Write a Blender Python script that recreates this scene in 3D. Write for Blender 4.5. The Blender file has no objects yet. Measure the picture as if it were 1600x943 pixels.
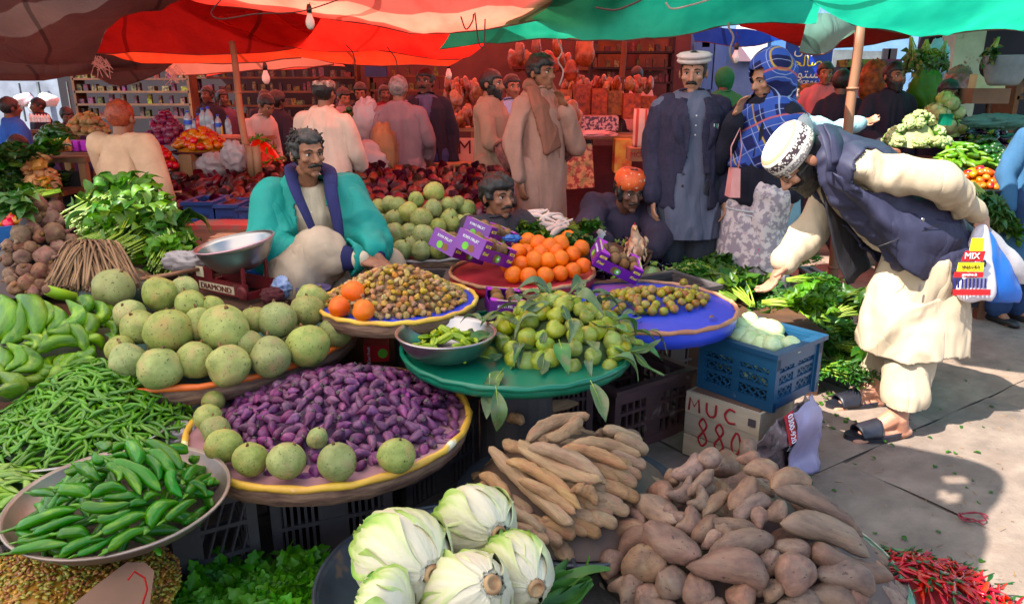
import bpy,math,random
import numpy as np
from mathutils import Vector,Matrix,Euler
random.seed(7);RNG=np.random.default_rng(11)
PI=math.pi;R=math.radians
SC=bpy.context.scene;COL=SC.collection
# ---- camera, sky, sun, exposure
FPX=1130.0;CAMZ=1.48;PIT=math.atan(331.5/FPX)
cam=bpy.data.cameras.new('camera');camo=bpy.data.objects.new('camera',cam);COL.objects.link(camo)
cam.sensor_width=36;cam.lens=FPX/1600*36;cam.clip_start=0.05;cam.clip_end=500
camo.location=(0,0,CAMZ);camo.rotation_euler=(PI/2-PIT,0,0);SC.camera=camo
SUN_EL=50.0;SUN_AZ=236.0
sd=Vector((math.sin(R(SUN_AZ))*math.cos(R(SUN_EL)),math.cos(R(SUN_AZ))*math.cos(R(SUN_EL)),math.sin(R(SUN_EL))))
world=bpy.data.worlds.new('World');SC.world=world;world.use_nodes=True
wn=world.node_tree.nodes;wl=world.node_tree.links
bg=wn['Background'];sky=wn.new('ShaderNodeTexSky');sky.sky_type='NISHITA';sky.sun_disc=False
sky.sun_elevation=R(SUN_EL);sky.sun_rotation=R(SUN_AZ);wl.new(sky.outputs[0],bg.inputs[0]);bg.inputs[1].default_value=0.15
sl=bpy.data.lights.new('sun','SUN');sl.energy=5.0;sl.angle=R(0.5);sl.color=(1,.95,.87)
so=bpy.data.objects.new('sun',sl);COL.objects.link(so);so.rotation_euler=sd.to_track_quat('Z','Y').to_euler();so.location=(-6,-4,9)
SC.view_settings.view_transform='Standard';SC.view_settings.look='None';SC.view_settings.gamma=1
SC.view_settings.exposure=1.4
SC.cycles.max_bounces=7;SC.cycles.diffuse_bounces=4;SC.cycles.glossy_bounces=2;SC.cycles.transmission_bounces=4
SC.cycles.transparent_max_bounces=6;SC.cycles.use_denoising=True;SC.cycles.caustics_reflective=False;SC.cycles.caustics_refractive=False
SC.cycles.sample_clamp_indirect=8
# ---- helpers: pixel of the photograph -> point in the place
def ray(px,py):
 a=(px-800)/FPX;b=(471.5-py)/FPX
 return Vector((a,math.cos(PIT)+b*math.sin(PIT),-math.sin(PIT)+b*math.cos(PIT)))
def P(px,py,z):
 d=ray(px,py);t=(z-CAMZ)/d.z
 return Vector((d.x*t,d.y*t,z))
def D(px,py,y):
 d=ray(px,py);t=y/d.y
 return Vector((d.x*t,y,CAMZ+d.z*t))
def S(r,g,b):
 f=lambda c:(c/255/12.92)if c<=10 else (((c/255)+.055)/1.055)**2.4
 return (f(r),f(g),f(b),1)
def _h(i,j,k):
 n=(i*374761393+j*668265263+k*1274126177)&0xffffffff
 n=((n^(n>>13))*1103515245)&0xffffffff
 n=(n^(n>>16))&0xffffffff
 return n/4294967295.0
def vn(p):
 p=np.asarray(p,float);i=np.floor(p).astype(np.int64);f=p-i;f=f*f*(3-2*f);o=0
 for a in (0,1):
  for b in (0,1):
   for c in (0,1):
    w=(f[:,0]if a else 1-f[:,0])*(f[:,1]if b else 1-f[:,1])*(f[:,2]if c else 1-f[:,2])
    o=o+w*_h(i[:,0]+a,i[:,1]+b,i[:,2]+c)
 return o*2-1
def fbm(p,n=3):
 p=np.asarray(p,float);return sum(vn(p*2**k+17.3*k)/2**k for k in range(n))
 # ---- materials
MATS={}
def mat(name,c1,c2=None,sc=6,rough=.6,bump=0,bsc=30,spots=None,metal=0,var=(0,.1,.15),transl=0,c3=None,stretch=(1,1,1),coat=0,spec=.5,sss=0,lo=.35,hi=.65,shadow_trans=0,alpha=1,trans=0,stripes=None,gen=False,wr=0,wsc=7):
 if name in MATS:return MATS[name]
 m=bpy.data.materials.new(name);m.use_nodes=True;N=m.node_tree.nodes;L=m.node_tree.links
 b=N['Principled BSDF'];b.inputs['Roughness'].default_value=rough;b.inputs['Metallic'].default_value=metal
 b.inputs['Specular IOR Level'].default_value=spec
 if coat:b.inputs['Coat Weight'].default_value=coat;b.inputs['Coat Roughness'].default_value=.15
 if trans:b.inputs['Transmission Weight'].default_value=trans
 if alpha<1:b.inputs['Alpha'].default_value=alpha
 tc=N.new('ShaderNodeTexCoord');mp=N.new('ShaderNodeMapping');oi=N.new('ShaderNodeObjectInfo')
 L.new(tc.outputs['Generated' if gen else 'Object'],mp.inputs[0]);mp.inputs['Scale'].default_value=stretch
 mu=N.new('ShaderNodeMath');mu.operation='MULTIPLY';mu.inputs[1].default_value=37.0;L.new(oi.outputs['Random'],mu.inputs[0]);L.new(mu.outputs[0],mp.inputs['Location'])
 def noise(scale,det=4,r=.6):
  n=N.new('ShaderNodeTexNoise');n.inputs['Scale'].default_value=scale;n.inputs['Detail'].default_value=det;n.inputs['Roughness'].default_value=r
  L.new(mp.outputs[0],n.inputs['Vector']);return n.outputs['Fac']
 col=None
 def mix(fac,a,c):
  x=N.new('ShaderNodeMix');x.data_type='RGBA'
  L.new(fac,x.inputs[0])
  for k,v in ((6,a),(7,c)):
   if hasattr(v,'links')or isinstance(v,bpy.types.NodeSocket):L.new(v,x.inputs[k])
   else :x.inputs[k].default_value=v
  return x.outputs[2]
 def ramp(f,lo,hi):
  r=N.new('ShaderNodeMapRange');r.inputs[1].default_value=lo;r.inputs[2].default_value=hi;L.new(f,r.inputs[0]);return r.outputs[0]
 if c2 is None:c2=tuple(min(1,x*.72)for x in c1[:3])+(1,)
 col=mix(ramp(noise(sc),lo,hi),c1,c2)
 if c3:col=mix(ramp(noise(sc*.45+1.1,3),.5,.72),col,c3)
 if stripes:
  w=N.new('ShaderNodeTexWave');w.bands_direction=stripes[2]if len(stripes)>2 else 'X';w.inputs['Scale'].default_value=stripes[1];w.inputs['Distortion'].default_value=stripes[3]if len(stripes)>3 else .4
  L.new(tc.outputs['Object'],w.inputs['Vector']);sl_=stripes[4]if len(stripes)>4 else .7;col=mix(ramp(w.outputs['Fac'],sl_,sl_+(.2 if sl_<.9 else .002)),col,stripes[0])
 if spots:
  sp=ramp(noise(spots[1],3,.7),spots[2],spots[2]+.06);col=mix(sp,col,spots[0])
 hs=N.new('ShaderNodeHueSaturation');L.new(col,hs.inputs['Color'])
 def rr(k,amt,base):
  a=N.new('ShaderNodeMath');a.operation='MULTIPLY';a.inputs[1].default_value=k;L.new(oi.outputs['Random'],a.inputs[0])
  f=N.new('ShaderNodeMath');f.operation='FRACT';L.new(a.outputs[0],f.inputs[0])
  g=N.new('ShaderNodeMapRange');g.inputs[3].default_value=base-amt;g.inputs[4].default_value=base+amt;L.new(f.outputs[0],g.inputs[0]);return g.outputs[0]
 if var[0]:L.new(rr(13.7,var[0],.5),hs.inputs['Hue'])
 if var[1]:L.new(rr(7.3,var[1],1.14),hs.inputs['Saturation'])
 if var[2]:L.new(rr(3.1,var[2],1),hs.inputs['Value'])
 col=hs.outputs[0];L.new(col,b.inputs['Base Color'])
 if bump:
  bp=N.new('ShaderNodeBump');bp.inputs['Strength'].default_value=min(1,bump);bp.inputs['Distance'].default_value=.006;L.new(noise(bsc,5),bp.inputs['Height']);L.new(bp.outputs[0],b.inputs['Normal'])
 if wr:
  m2=N.new('ShaderNodeMapping');m2.inputs['Scale'].default_value=(1,1,.3);L.new(tc.outputs['Object'],m2.inputs[0]);n2=N.new('ShaderNodeTexNoise');n2.inputs['Scale'].default_value=wsc;n2.inputs['Detail'].default_value=2.5;n2.inputs['Distortion'].default_value=1.2;L.new(m2.outputs[0],n2.inputs['Vector'])
  sb=N.new('ShaderNodeMath');sb.operation='SUBTRACT';sb.inputs[1].default_value=.5;L.new(n2.outputs[0],sb.inputs[0]);ab=N.new('ShaderNodeMath');ab.operation='ABSOLUTE';L.new(sb.outputs[0],ab.inputs[0]);pw=N.new('ShaderNodeMath');pw.operation='POWER';pw.inputs[1].default_value=.6;L.new(ab.outputs[0],pw.inputs[0])
  b2=N.new('ShaderNodeBump');b2.inputs['Strength'].default_value=1;b2.inputs['Distance'].default_value=wr;L.new(pw.outputs[0],b2.inputs['Height'])
  if bump:L.new(bp.outputs[0],b2.inputs['Normal'])
  L.new(b2.outputs[0],b.inputs['Normal'])
 if sss:b.inputs['Subsurface Weight'].default_value=sss;b.inputs['Subsurface Radius'].default_value=(.02,.008,.005)
 if transl:
  out=N['Material Output'];t=N.new('ShaderNodeBsdfTranslucent');L.new(col,t.inputs[0])
  ms=N.new('ShaderNodeMixShader');ms.inputs[0].default_value=transl;L.new(b.outputs[0],ms.inputs[1]);L.new(t.outputs[0],ms.inputs[2]);L.new(ms.outputs[0],out.inputs[0])
 MATS[name]=m;return m
 # ---- mesh collector
class MB:
 def __init__(s):s.v=[];s.f=[];s.m=[];s.n=0
 def add(s,v,f,mi=0):
  v=np.asarray(v,float);s.v.append(v);n=s.n
  s.f+=[tuple(i+n for i in q)for q in f];s.m+=[mi]*len(f);s.n+=len(v);return s
 def box(s,c,d,rot=None,mi=0,tap=1.0):
  x,y,z=[k/2 for k in d]
  v=np.array([(-x,-y,-z),(x,-y,-z),(x,y,-z),(-x,y,-z),(-x*tap,-y*tap,z),(x*tap,-y*tap,z),(x*tap,y*tap,z),(-x*tap,y*tap,z)])
  if rot is not None:v=v@np.array(rot.to_matrix()if isinstance(rot,Euler)else rot).T
  return s.add(v+np.array(c),[(0,3,2,1),(4,5,6,7),(0,1,5,4),(1,2,6,5),(2,3,7,6),(3,0,4,7)],mi)
 def bar(s,a,b,w,h=None,mi=0,up=(0,0,1)):
  a=Vector(a);b=Vector(b);h=h or w;d=b-a;q=d.to_track_quat('X','Z').to_matrix()
  return s.box((a+b)/2,(d.length,w,h),q,mi)
 def tube(s,path,rad,seg=8,mi=0,cap=True,sx=1.0,sy=1.0):
  p=[Vector(x)for x in path];n=len(p)
  if not hasattr(rad,'__len__'):rad=[rad]*n
  V=[];up=None
  for i in range(n):
   t=(p[min(i+1,n-1)]-p[max(i-1,0)]).normalized()
   if up is None:up=Vector((0,0,1))if abs(t.z)<.9 else Vector((1,0,0))
   u=t.cross(up).normalized();w=u.cross(t).normalized();up=w
   for k in range(seg):
    a=2*PI*k/seg;V.append(p[i]+u*(math.cos(a)*rad[i]*sx)+w*(math.sin(a)*rad[i]*sy))
  F=[(i*seg+k,i*seg+(k+1)%seg,(i+1)*seg+(k+1)%seg,(i+1)*seg+k)for i in range(n-1)for k in range(seg)]
  if cap:F+=[tuple(range(seg))[::-1],tuple((n-1)*seg+k for k in range(seg))]
  return s.add(V,F,mi)
 def lathe(s,prof,seg=24,c=(0,0,0),mi=0,cap=True,rot=None,rx=1,ry=1):
  a=np.arange(seg)*2*PI/seg;V=np.concatenate([np.stack([np.cos(a)*r*rx,np.sin(a)*r*ry,np.full(seg,z)],1)for r,z in prof])
  if rot is not None:V=V@np.array(rot).T
  n=len(prof)
  F=[(i*seg+k,i*seg+(k+1)%seg,(i+1)*seg+(k+1)%seg,(i+1)*seg+k)for i in range(n-1)for k in range(seg)]
  if cap:F+=[tuple(range(seg))[::-1],tuple((n-1)*seg+k for k in range(seg))]
  return s.add(V+np.array(c),F,mi)
 def ell(s,c,r,rot=None,seg=14,rings=8,mi=0):
  c=np.array(c);r=np.array(r if hasattr(r,'__len__')else (r,r,r),float)
  V=[(0,0,1)]
  for i in range(1,rings):
   t=PI*i/rings
   for k in range(seg):a=2*PI*k/seg;V.append((math.sin(t)*math.cos(a),math.sin(t)*math.sin(a),math.cos(t)))
  V.append((0,0,-1));V=np.array(V)*r
  if rot is not None:V=V@np.array(rot).T
  F=[(0,1+k,1+(k+1)%seg)for k in range(seg)]
  for i in range(rings-2):
   a=1+i*seg;F+=[(a+k,a+seg+k,a+seg+(k+1)%seg,a+(k+1)%seg)for k in range(seg)]
  l=1+(rings-1)*seg;a=l-seg;F+=[(l,a+(k+1)%seg,a+k)for k in range(seg)]
  return s.add(V+c,F,mi)
 def cap(s,a,b,ra,rb,seg=12,flat=1.0,axis=None,mi=0):
  a=Vector(a);b=Vector(b);d=b-a;L=max(d.length,1e-5);t=d/L
  up=Vector(axis)if axis is not None else (Vector((0,0,1))if abs(t.z)<.9 else Vector((0,1,0)))
  u=t.cross(up).normalized();w=u.cross(t).normalized()
  rings=[(-.95,.3),(-.7,.72),(0,1)]
  V=[];pr=[(-ra*.98,ra*.2),(-ra*.7,ra*.71),(0,ra),(L,rb),(L+rb*.7,rb*.71),(L+rb*.98,rb*.2)]
  for z,r in pr:
   for k in range(seg):
    q=2*PI*k/seg;V.append(a+t*z+u*(math.cos(q)*r)+w*(math.sin(q)*r*flat))
  n=len(pr);F=[(i*seg+k,i*seg+(k+1)%seg,(i+1)*seg+(k+1)%seg,(i+1)*seg+k)for i in range(n-1)for k in range(seg)]
  F+=[tuple(range(seg))[::-1],tuple((n-1)*seg+k for k in range(seg))]
  return s.add(V,F,mi)
 def loft(s,secs,seg=24,mi=0,power=2.0):
  V=[]
  for c,rx,ry,xd,yd in secs:
   c=Vector(c);xd=Vector(xd);yd=Vector(yd)
   for k in range(seg):
    a=2*PI*k/seg;ca,sa=math.cos(a),math.sin(a);e=2/power
    V.append(c+xd*(rx*math.copysign(abs(ca)**e,ca))+yd*(ry*math.copysign(abs(sa)**e,sa)))
  n=len(secs);F=[(i*seg+k,i*seg+(k+1)%seg,(i+1)*seg+(k+1)%seg,(i+1)*seg+k)for i in range(n-1)for k in range(seg)]
  F+=[tuple(range(seg))[::-1],tuple((n-1)*seg+k for k in range(seg))]
  return s.add(V,F,mi)
 def arr(s):return np.concatenate(s.v)
 def mesh(s,name,mats=(),smooth=True,jit=None):
  V=s.arr()
  if jit:V=V+np.stack([fbm(V*jit[1]+k*31.7)for k in range(3)],1)*jit[0]
  me=bpy.data.meshes.new(name);me.from_pydata(V.tolist(),[],s.f)
  for m in mats:me.materials.append(m)
  if len(mats)>1:me.polygons.foreach_set('material_index',s.m)
  if smooth:me.polygons.foreach_set('use_smooth',[True]*len(me.polygons))
  me.update();return me
def ob(name,me,parent=None,loc=(0,0,0),rot=(0,0,0),scale=None,autos=None):
 o=bpy.data.objects.new(name,me);COL.objects.link(o);o.parent=parent;o.location=loc
 if isinstance(rot,Matrix):o.rotation_euler=rot.to_euler()
 else :o.rotation_euler=rot
 if scale is not None:o.scale=(scale,)*3 if not hasattr(scale,'__len__')else scale
 return o
def mk(name,mb,m,parent=None,smooth=False,**k):
 return ob(name,mb.mesh(name,m if isinstance(m,(list,tuple))else [m],smooth),parent,**k)
def tag(o,label,cat,group=None):
 o['label']=label;o['category']=cat
 if group:o['group']=group
 return o
def kind(o,k):o['kind']=k;return o
def proj(p):
 q=Vector(p)-Vector((0,0,CAMZ));d=q.y*math.cos(PIT)-q.z*math.sin(PIT);return 800+FPX*q.x/d,471.5-FPX*(q.y*math.sin(PIT)+q.z*math.cos(PIT))/d
def disc(xc,hw,ybot,z):
 y=P(xc,ybot,z).y;r=.3
 for _ in range(12):c=Vector((ray(xc,ybot).x/ray(xc,ybot).y*(y+r),y+r,z));r=hw*((c-Vector((0,0,CAMZ))).dot(Vector((0,math.cos(PIT),-math.sin(PIT))))/FPX)
 k=P(xc,0,0)if False else None;u=(xc-800)/FPX*((c.y)*math.cos(PIT)+(CAMZ-z)*math.sin(PIT));return Vector((u,c.y,z)),r
def autolabel(objs,desc,where,per=9):
 q=sorted(((proj(o.location)[1],i)for i,o in enumerate(objs)));n=max(1,math.ceil(len(q)/per))
 for r in range(n):
  row=[objs[i]for _,i in q[r*per:(r+1)*per]];row.sort(key=lambda o:proj(o.location)[0]);rn='farthest row' if r==0 else 'nearest row' if r==n-1 else ORD[r+1]+' row'
  for j,o in enumerate(row):o['label']=f'{desc}, {ordl(j, len(row))} in the {rn} {where}'
def thing(name,label,cat,loc=(0,0,0),rot=(0,0,0),group=None):
 return tag(ob(name,None,None,loc,rot),label,cat,group)
def dup(root,loc,rot,label=None,group=None,scale=None):
 r=root.copy();COL.objects.link(r);r.location=loc;r.rotation_euler=rot.to_euler()if isinstance(rot,Matrix)else rot
 if scale is not None:r.scale=(scale,)*3 if not hasattr(scale,'__len__')else scale
 if label:r['label']=label
 if group:r['group']=group
 for ch in list(root.children):
  c=ch.copy();COL.objects.link(c);c.parent=r
  for g in ch.children:d=g.copy();COL.objects.link(d);d.parent=c
 return r
def grid_mesh(name,G,mats,smooth=True,holes=None):
 n,m=G.shape[:2];F=[(i*m+j,i*m+j+1,(i+1)*m+j+1,(i+1)*m+j)for i in range(n-1)for j in range(m-1)if holes is None or not holes[i,j]]
 me=bpy.data.meshes.new(name);me.from_pydata(G.reshape(-1,3).tolist(),[],F)
 for q in mats:me.materials.append(q)
 if smooth:me.polygons.foreach_set('use_smooth',[True]*len(me.polygons))
 return me
ORD=['','first','second','third','fourth','fifth','sixth','seventh','eighth','ninth','tenth','eleventh','twelfth','thirteenth','fourteenth']
def ordl(j,n):
 if n==1:return 'alone'
 if j==0:return 'leftmost'
 if j==n-1:return 'rightmost'
 return ORD[j+1]+' from left'
 # ---- colours of the goods
M={}
M['melon']=mat('pale_green_rind',S(152,156,100),S(122,130,78),sc=3.2,rough=.5,bump=.35,bsc=14,spots=(S(66,50,32),15,.61),var=(.014,.12,.14),c3=S(158,140,98),spec=.3)
M['melon_red']=M['melon']
M['nub']=mat('dry_stalk',S(126,92,60),S(80,58,40),sc=9,rough=.8)
M['orange']=mat('orange_peel',S(236,112,14),S(226,92,8),sc=3,rough=.38,bump=.35,bsc=46,var=(.006,.05,.08),spec=.4)
M['purple']=mat('purple_skin',S(120,70,104),S(72,42,70),sc=2.2,rough=.42,bump=.15,bsc=12,var=(.022,.2,.3),c3=S(140,90,116),spots=(S(150,120,120),9,.7),spec=.3)
M['calyx']=mat('grey_calyx',S(112,100,92),S(70,60,62),sc=8,rough=.85)
M['nut']=mat('pale_husk',S(196,156,108),S(138,98,62),sc=3,rough=.6,bump=.4,bsc=12,var=(.03,.2,.28),c3=S(150,140,70))
M['chili']=mat('green_chilli_skin',S(50,118,22),S(28,84,16),sc=2,rough=.3,var=(.012,.1,.22),spec=.4,c3=S(96,140,48))
M['bean']=mat('green_bean_skin',S(92,136,46),S(68,110,34),sc=2,rough=.4,var=(.015,.12,.22))
M['flatbean']=mat('broad_bean_skin',S(136,166,84),S(104,140,60),sc=2,rough=.4,var=(.015,.12,.2))
M['plantain']=mat('green_banana_skin',S(92,134,36),S(58,96,26),sc=1.6,rough=.42,spots=(S(58,60,32),5,.66),var=(.014,.1,.16),c3=S(128,154,54))
M['tip']=mat('dark_tip',S(66,56,38),S(40,34,26),rough=.85)
M['yam']=mat('tan_root_skin',S(176,144,112),S(142,112,86),sc=2.4,rough=.8,bump=.8,bsc=12,spots=(S(98,70,52),8,.66),var=(.008,.12,.16),c3=S(166,122,100))
M['sweet']=mat('sweet_potato_skin',S(142,112,94),S(106,84,72),sc=2.6,rough=.7,bump=.45,bsc=14,spots=(S(70,50,42),7,.63),var=(.01,.12,.22),c3=S(140,118,98))
M['guava']=mat('guava_skin',S(156,164,82),S(116,136,60),sc=2,rough=.32,spots=(S(112,82,40),6,.68),var=(.02,.12,.14),c3=S(178,160,80),spec=.4)
M['leaf_grey']=mat('dull_leaf',S(100,126,82),S(74,100,62),sc=3,rough=.45,var=(.04,.25,.3),c3=S(120,112,84),transl=.2)
M['plum']=mat('plum_skin',S(156,150,64),S(140,92,60),sc=1.6,rough=.32,var=(.03,.12,.16),spots=(S(96,60,40),5,.7),spec=.5)
M['kiwi']=mat('kiwi_skin',S(134,98,66),S(106,74,50),sc=3,rough=.75,bump=.2,bsc=40,var=(.01,.1,.14))
M['star']=mat('starfruit_skin',S(166,182,60),S(118,146,40),sc=2,rough=.35,var=(.02,.1,.2))
M['radish']=mat('white_radish',S(226,206,196),S(206,180,170),sc=3,rough=.45,var=(0,.1,.08))
M['herb']=mat('herb_leaf',S(70,116,44),S(46,86,30),sc=4,rough=.5,var=(.015,.15,.25),transl=.25)
M['herb2']=mat('light_leaf',S(96,138,54),S(64,106,38),sc=4,rough=.5,var=(.015,.15,.2),transl=.25)
M['parsley']=mat('bright_leaf',S(112,178,60),S(76,144,42),sc=4,rough=.5,var=(.01,.1,.2),transl=.3)
M['spinach']=mat('broad_leaf',S(56,96,40),S(38,72,28),sc=2,rough=.4,var=(.02,.15,.25),transl=.2,spec=.5,c3=S(104,124,54))
M['stem']=mat('leaf_stalk',S(156,176,92),S(122,152,66),sc=3,rough=.45,var=(.01,.1,.15))
M['redchili']=mat('red_chilli_skin',S(190,22,22),S(150,12,18),sc=2,rough=.22,var=(.008,.08,.25),spec=.6)
M['eggplant']=mat('aubergine_skin',S(44,22,48),S(22,12,28),sc=2,rough=.18,var=(.02,.2,.3),spec=.6)
M['tomato']=mat('tomato_skin',S(196,48,28),S(170,56,26),sc=1.4,rough=.22,var=(.02,.08,.15),spec=.6)
M['tomato2']=mat('mixed_tomato_skin',S(200,70,44),S(176,120,54),sc=1.2,rough=.25,var=(.035,.1,.15),spec=.6)
M['potato']=mat('potato_skin',S(176,140,98),S(140,106,70),sc=3,rough=.7,bump=.2,var=(.01,.1,.15))
M['onion']=mat('onion_skin',S(134,60,88),S(98,40,66),sc=2,rough=.35,var=(.02,.15,.2),stretch=(1,1,.2))
M['beet']=mat('earthy_beet_skin',S(134,104,82),S(92,66,54),sc=2.4,rough=.75,bump=.5,bsc=9,var=(.012,.15,.22),c3=S(112,66,62),spots=(S(56,40,34),7,.62))
M['caul']=mat('cauliflower_curd',S(176,178,134),S(140,146,96),sc=9,rough=.7,bump=.9,bsc=20,var=(.01,.1,.1))
M['cabbage']=mat('cabbage_leaf',S(166,184,120),S(134,152,94),sc=2.5,rough=.5,bump=.4,bsc=5,var=(.015,.15,.15),c3=S(176,130,104))
M['gourd']=mat('white_gourd_skin',S(196,208,162),S(176,190,140),sc=3,rough=.4,spots=(S(70,66,46),13,.69),var=(.006,.08,.06))
M['pumpkin']=mat('dark_pumpkin_rind',S(56,64,44),S(36,44,32),sc=3,rough=.45,spots=(S(150,150,84),22,.64),bump=.3,bsc=10,var=(0,0,0))
M['cuc']=mat('dark_pepper_skin',S(44,82,34),S(28,58,26),sc=2,rough=.3,var=(.01,.1,.2))
M['straw']=mat('dry_straw',S(166,134,98),S(118,90,64),sc=6,rough=.8,var=(.01,.1,.15),stretch=(1,1,1))
M['garlicbulb']=mat('ginger_skin',S(206,150,104),S(176,120,80),sc=3,rough=.6,var=(.01,.1,.1))
def spin(prof,seg=14,n=14,bend=0,ns=0,nf=2.0,sect=None,seed=0,bendz=0,pole=True):
 """unit solid of revolution along X: length 1, greatest width 1"""
 V=[];
 for i in range(n+1):
  t=i/n;r=max(prof(t)*.5,.002)
  for k in range(seg):
   a=2*PI*k/seg;q=r*(sect(a)if sect else 1)
   V.append((t-.5,math.cos(a)*q+bend*(4*t*(1-t)-.6),math.sin(a)*q+bendz*math.sin(PI*2*t)))
 V=np.array(V)
 if ns:
  o=np.stack([fbm(V*np.array([nf*1.6,nf,nf])+seed*9.1+k*5,2)for k in range(3)],1);o[:,0]*=.35;V=V+o*ns
 F=[(i*seg+k,(i+1)*seg+k,(i+1)*seg+(k+1)%seg,i*seg+(k+1)%seg)for i in range(n)for k in range(seg)]
 F+=[tuple(range(seg)),tuple(n*seg+k for k in range(seg))[::-1]]
 return V,F
def sph(t,e=.5):return 2*math.sqrt(max(t*(1-t),0))
def itemmesh(name,mats,parts,smooth=True):
 b=MB()
 for V,F,mi in parts:b.add(V,F,mi)
 return b.mesh(name,mats,smooth)
IT={}
def zup(V):V=np.array(V);return np.stack([-V[:,2],V[:,1],V[:,0]],1)
def melon_prof(t):
 return sph(t)*(1-.03*math.sin(PI*t))+.02
IT['melon']=[]
for k in range(6):
 pt=[0,.0,.22,0,.13,.05][k]
 pr=(lambda pt:lambda t:sph(min(1,t))**(1.0)if t<.5 else max(sph(t)*(1-pt*(t-.5)*2),0))(pt)
 V,F=spin(pr,24,18,ns=[.03,.05,.03,.06,.03,.045][k],nf=1.6,seed=k);V=zup(V);V[:,2]*=[.95,1,1.04,.92,1,.97][k]
 b=MB();b.add(V,F,0);b.tube([(0,0,V[:,2].max()-.03),(.01,.01,V[:,2].max()+.03),(.03,0,V[:,2].max()+[.05,.09,.1,.04,.07,.03][k])],[.055,.035,.028],7,1)
 IT['melon'].append(b.mesh('melon',[M['melon'],M['nub']]))
IT['orange']=[]
for k in range(3):
 V,F=spin(sph,20,14,ns=.035,nf=1.5,seed=k);b=MB();b.add(zup(V),F);b.lathe([(.06,.455),(.045,.475),(.015,.472)],7,mi=1);IT['orange'].append(b.mesh('orange',[M['orange'],M['cuc']]))
def fig_prof(t):
 return (sph(t/.72)*1.0 if t<.36 else (math.cos((t-.36)/.64*PI/2)**1.15*.9+.1*(1-t)))
IT['purple']=[]
for k in range(6):
 V,F=spin(fig_prof,10,10,bend=[0,.12,.06,-.1,.16,0][k],ns=.09,nf=1.6,seed=k+3)
 b=MB();b.add(V,F);b.lathe([(.2,-.05),(.23,.0),(.16,.03),(.08,-.01)],8,c=(-.5,V[:10,1].mean(),0),mi=1,rot=Matrix.Rotation(-PI/2,3,'Y'));IT['purple'].append(b.mesh('purple_fruit',[M['purple'],M['calyx']]))
IT['nut']=[]
for k in range(4):
 V,F=spin(lambda t:sph(t)**.8 if t<.6 else sph(t),8,6,ns=.14,nf=2,sect=lambda a:1+.12*math.cos(a*4),seed=k);IT['nut'].append(itemmesh('husk_berry',[M['nut']],[(V,F,0)]))
def chili_prof(t):return min(1,.6+t*3.5)*(1-max(0,t-.45)**2.2*2.6)if t<.98 else .1
IT['chili']=[];IT['chilistem']=[]
for k in range(5):
 bd=[.25,-.2,.15,.45,.05][k]
 V,F=spin(chili_prof,10,12,bend=bd,ns=.16,nf=1.3,seed=k*2);IT['chili'].append(itemmesh('chilli',[M['chili']],[(V,F,0)]))
 b=MB();y0=V[:10,1].mean();b.tube([(-.49,y0,0),(-.53,y0-.05*bd,0),(-.6,y0-.35*bd,.1),(-.66,y0-.6*bd,.25)],[.26,.16,.1,.12],6);IT['chilistem'].append(b.mesh('stalk',[M['bean']]))
IT['bean']=[]
for k in range(6):
 V,F=spin(lambda t:min(1,8*t+.2,7*(1-t)+.12),6,9,bend=[1.5,-2.5,.6,3.5,-1,5][k],bendz=[.5,0,1,0,-1,.6][k],ns=.12,nf=1.2,seed=k);IT['bean'].append(itemmesh('green_bean',[M['bean']],[(V,F,0)]))
IT['flatbean']=[]
for k in range(4):
 V,F=spin(lambda t:min(1,5*t+.1,4*(1-t)+.1),8,8,bend=[.3,-.4,.6,.1][k],ns=.12,nf=1.2,seed=k);V[:,2]*=.35;IT['flatbean'].append(itemmesh('broad_bean',[M['flatbean']],[(V,F,0)]))
IT['plantain']=[]
for k in range(4):
 pr=lambda t:min(1,.34+t*3.0,.34+(1-t)*3.4)if t<.97 else .28
 V,F=spin(pr,15,16,bend=[.7,.9,.5,1.05][k],ns=.05,nf=1.4,sect=lambda a:1+.07*math.cos(a*5),seed=k)
 b=MB();b.add(V,F);y=V[-15:,1].mean();b.ell((.5,y,0),(.02,.12,.12),seg=8,rings=4,mi=1);IT['plantain'].append(b.mesh('banana',[M['plantain'],M['tip']]))
IT['yam']=[]
for k in range(7):
 pr=(lambda k:lambda t:max(.05,(1-abs(2*t-1)**7)**.5*(1-.22*abs(t-(.35,.6)[k%2]))))(k)
 V,F=spin(pr,14,26,bend=[.25,-.35,.1,.5,-.15,.6,-.5][k],bendz=[.1,-.15,.05,.1,-.1,.2,0][k],ns=.1,nf=1.35,seed=k*3)
 nz=fbm(V*np.array([14,2.2,2.2])+k,2)[:,None];c=V.copy();c[:,0]=0;V=V+c*nz*.16;IT['yam'].append(itemmesh('yam',[M['yam']],[(V,F,0)]))
IT['yamend']=[]
for k in range(3):V,F=spin(lambda t:max(.05,(1-abs(2*t-1)**5)**.5),14,16,bend=.05*k,ns=.05,nf=1.2,seed=k+60);IT['yamend'].append(itemmesh('yam',[M['yam']],[(V,F,0)]))
IT['sweet']=[]
for k in range(8):
 e=[.5,.42,.6,.5,.62,.42,.55,.5][k];sk=[.5,.42,.55,.45,.5,.6,.38,.5][k]
 pr=(lambda e,sk:lambda t:max(.04,(1-abs(2*t**(math.log(.5)/math.log(sk))-1)**(2.0+1.6*(.62-e)*5))**.62))(e,sk)
 V,F=spin(pr,16,20,bend=[.12,-.3,.1,.45,0,.2,-.15,.65][k],ns=.1,nf=1.3,seed=k*5)
 V=V+np.stack([0*V[:,0],V[:,1],V[:,2]],1)*(fbm(V*np.array([7,2.5,2.5])+k*3,2)*.07+fbm(V*np.array([22,6,6])+k,2)*.03)[:,None];IT['sweet'].append(itemmesh('sweet_potato',[M['sweet']],[(V,F,0)]))
IT['guava']=[]
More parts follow.
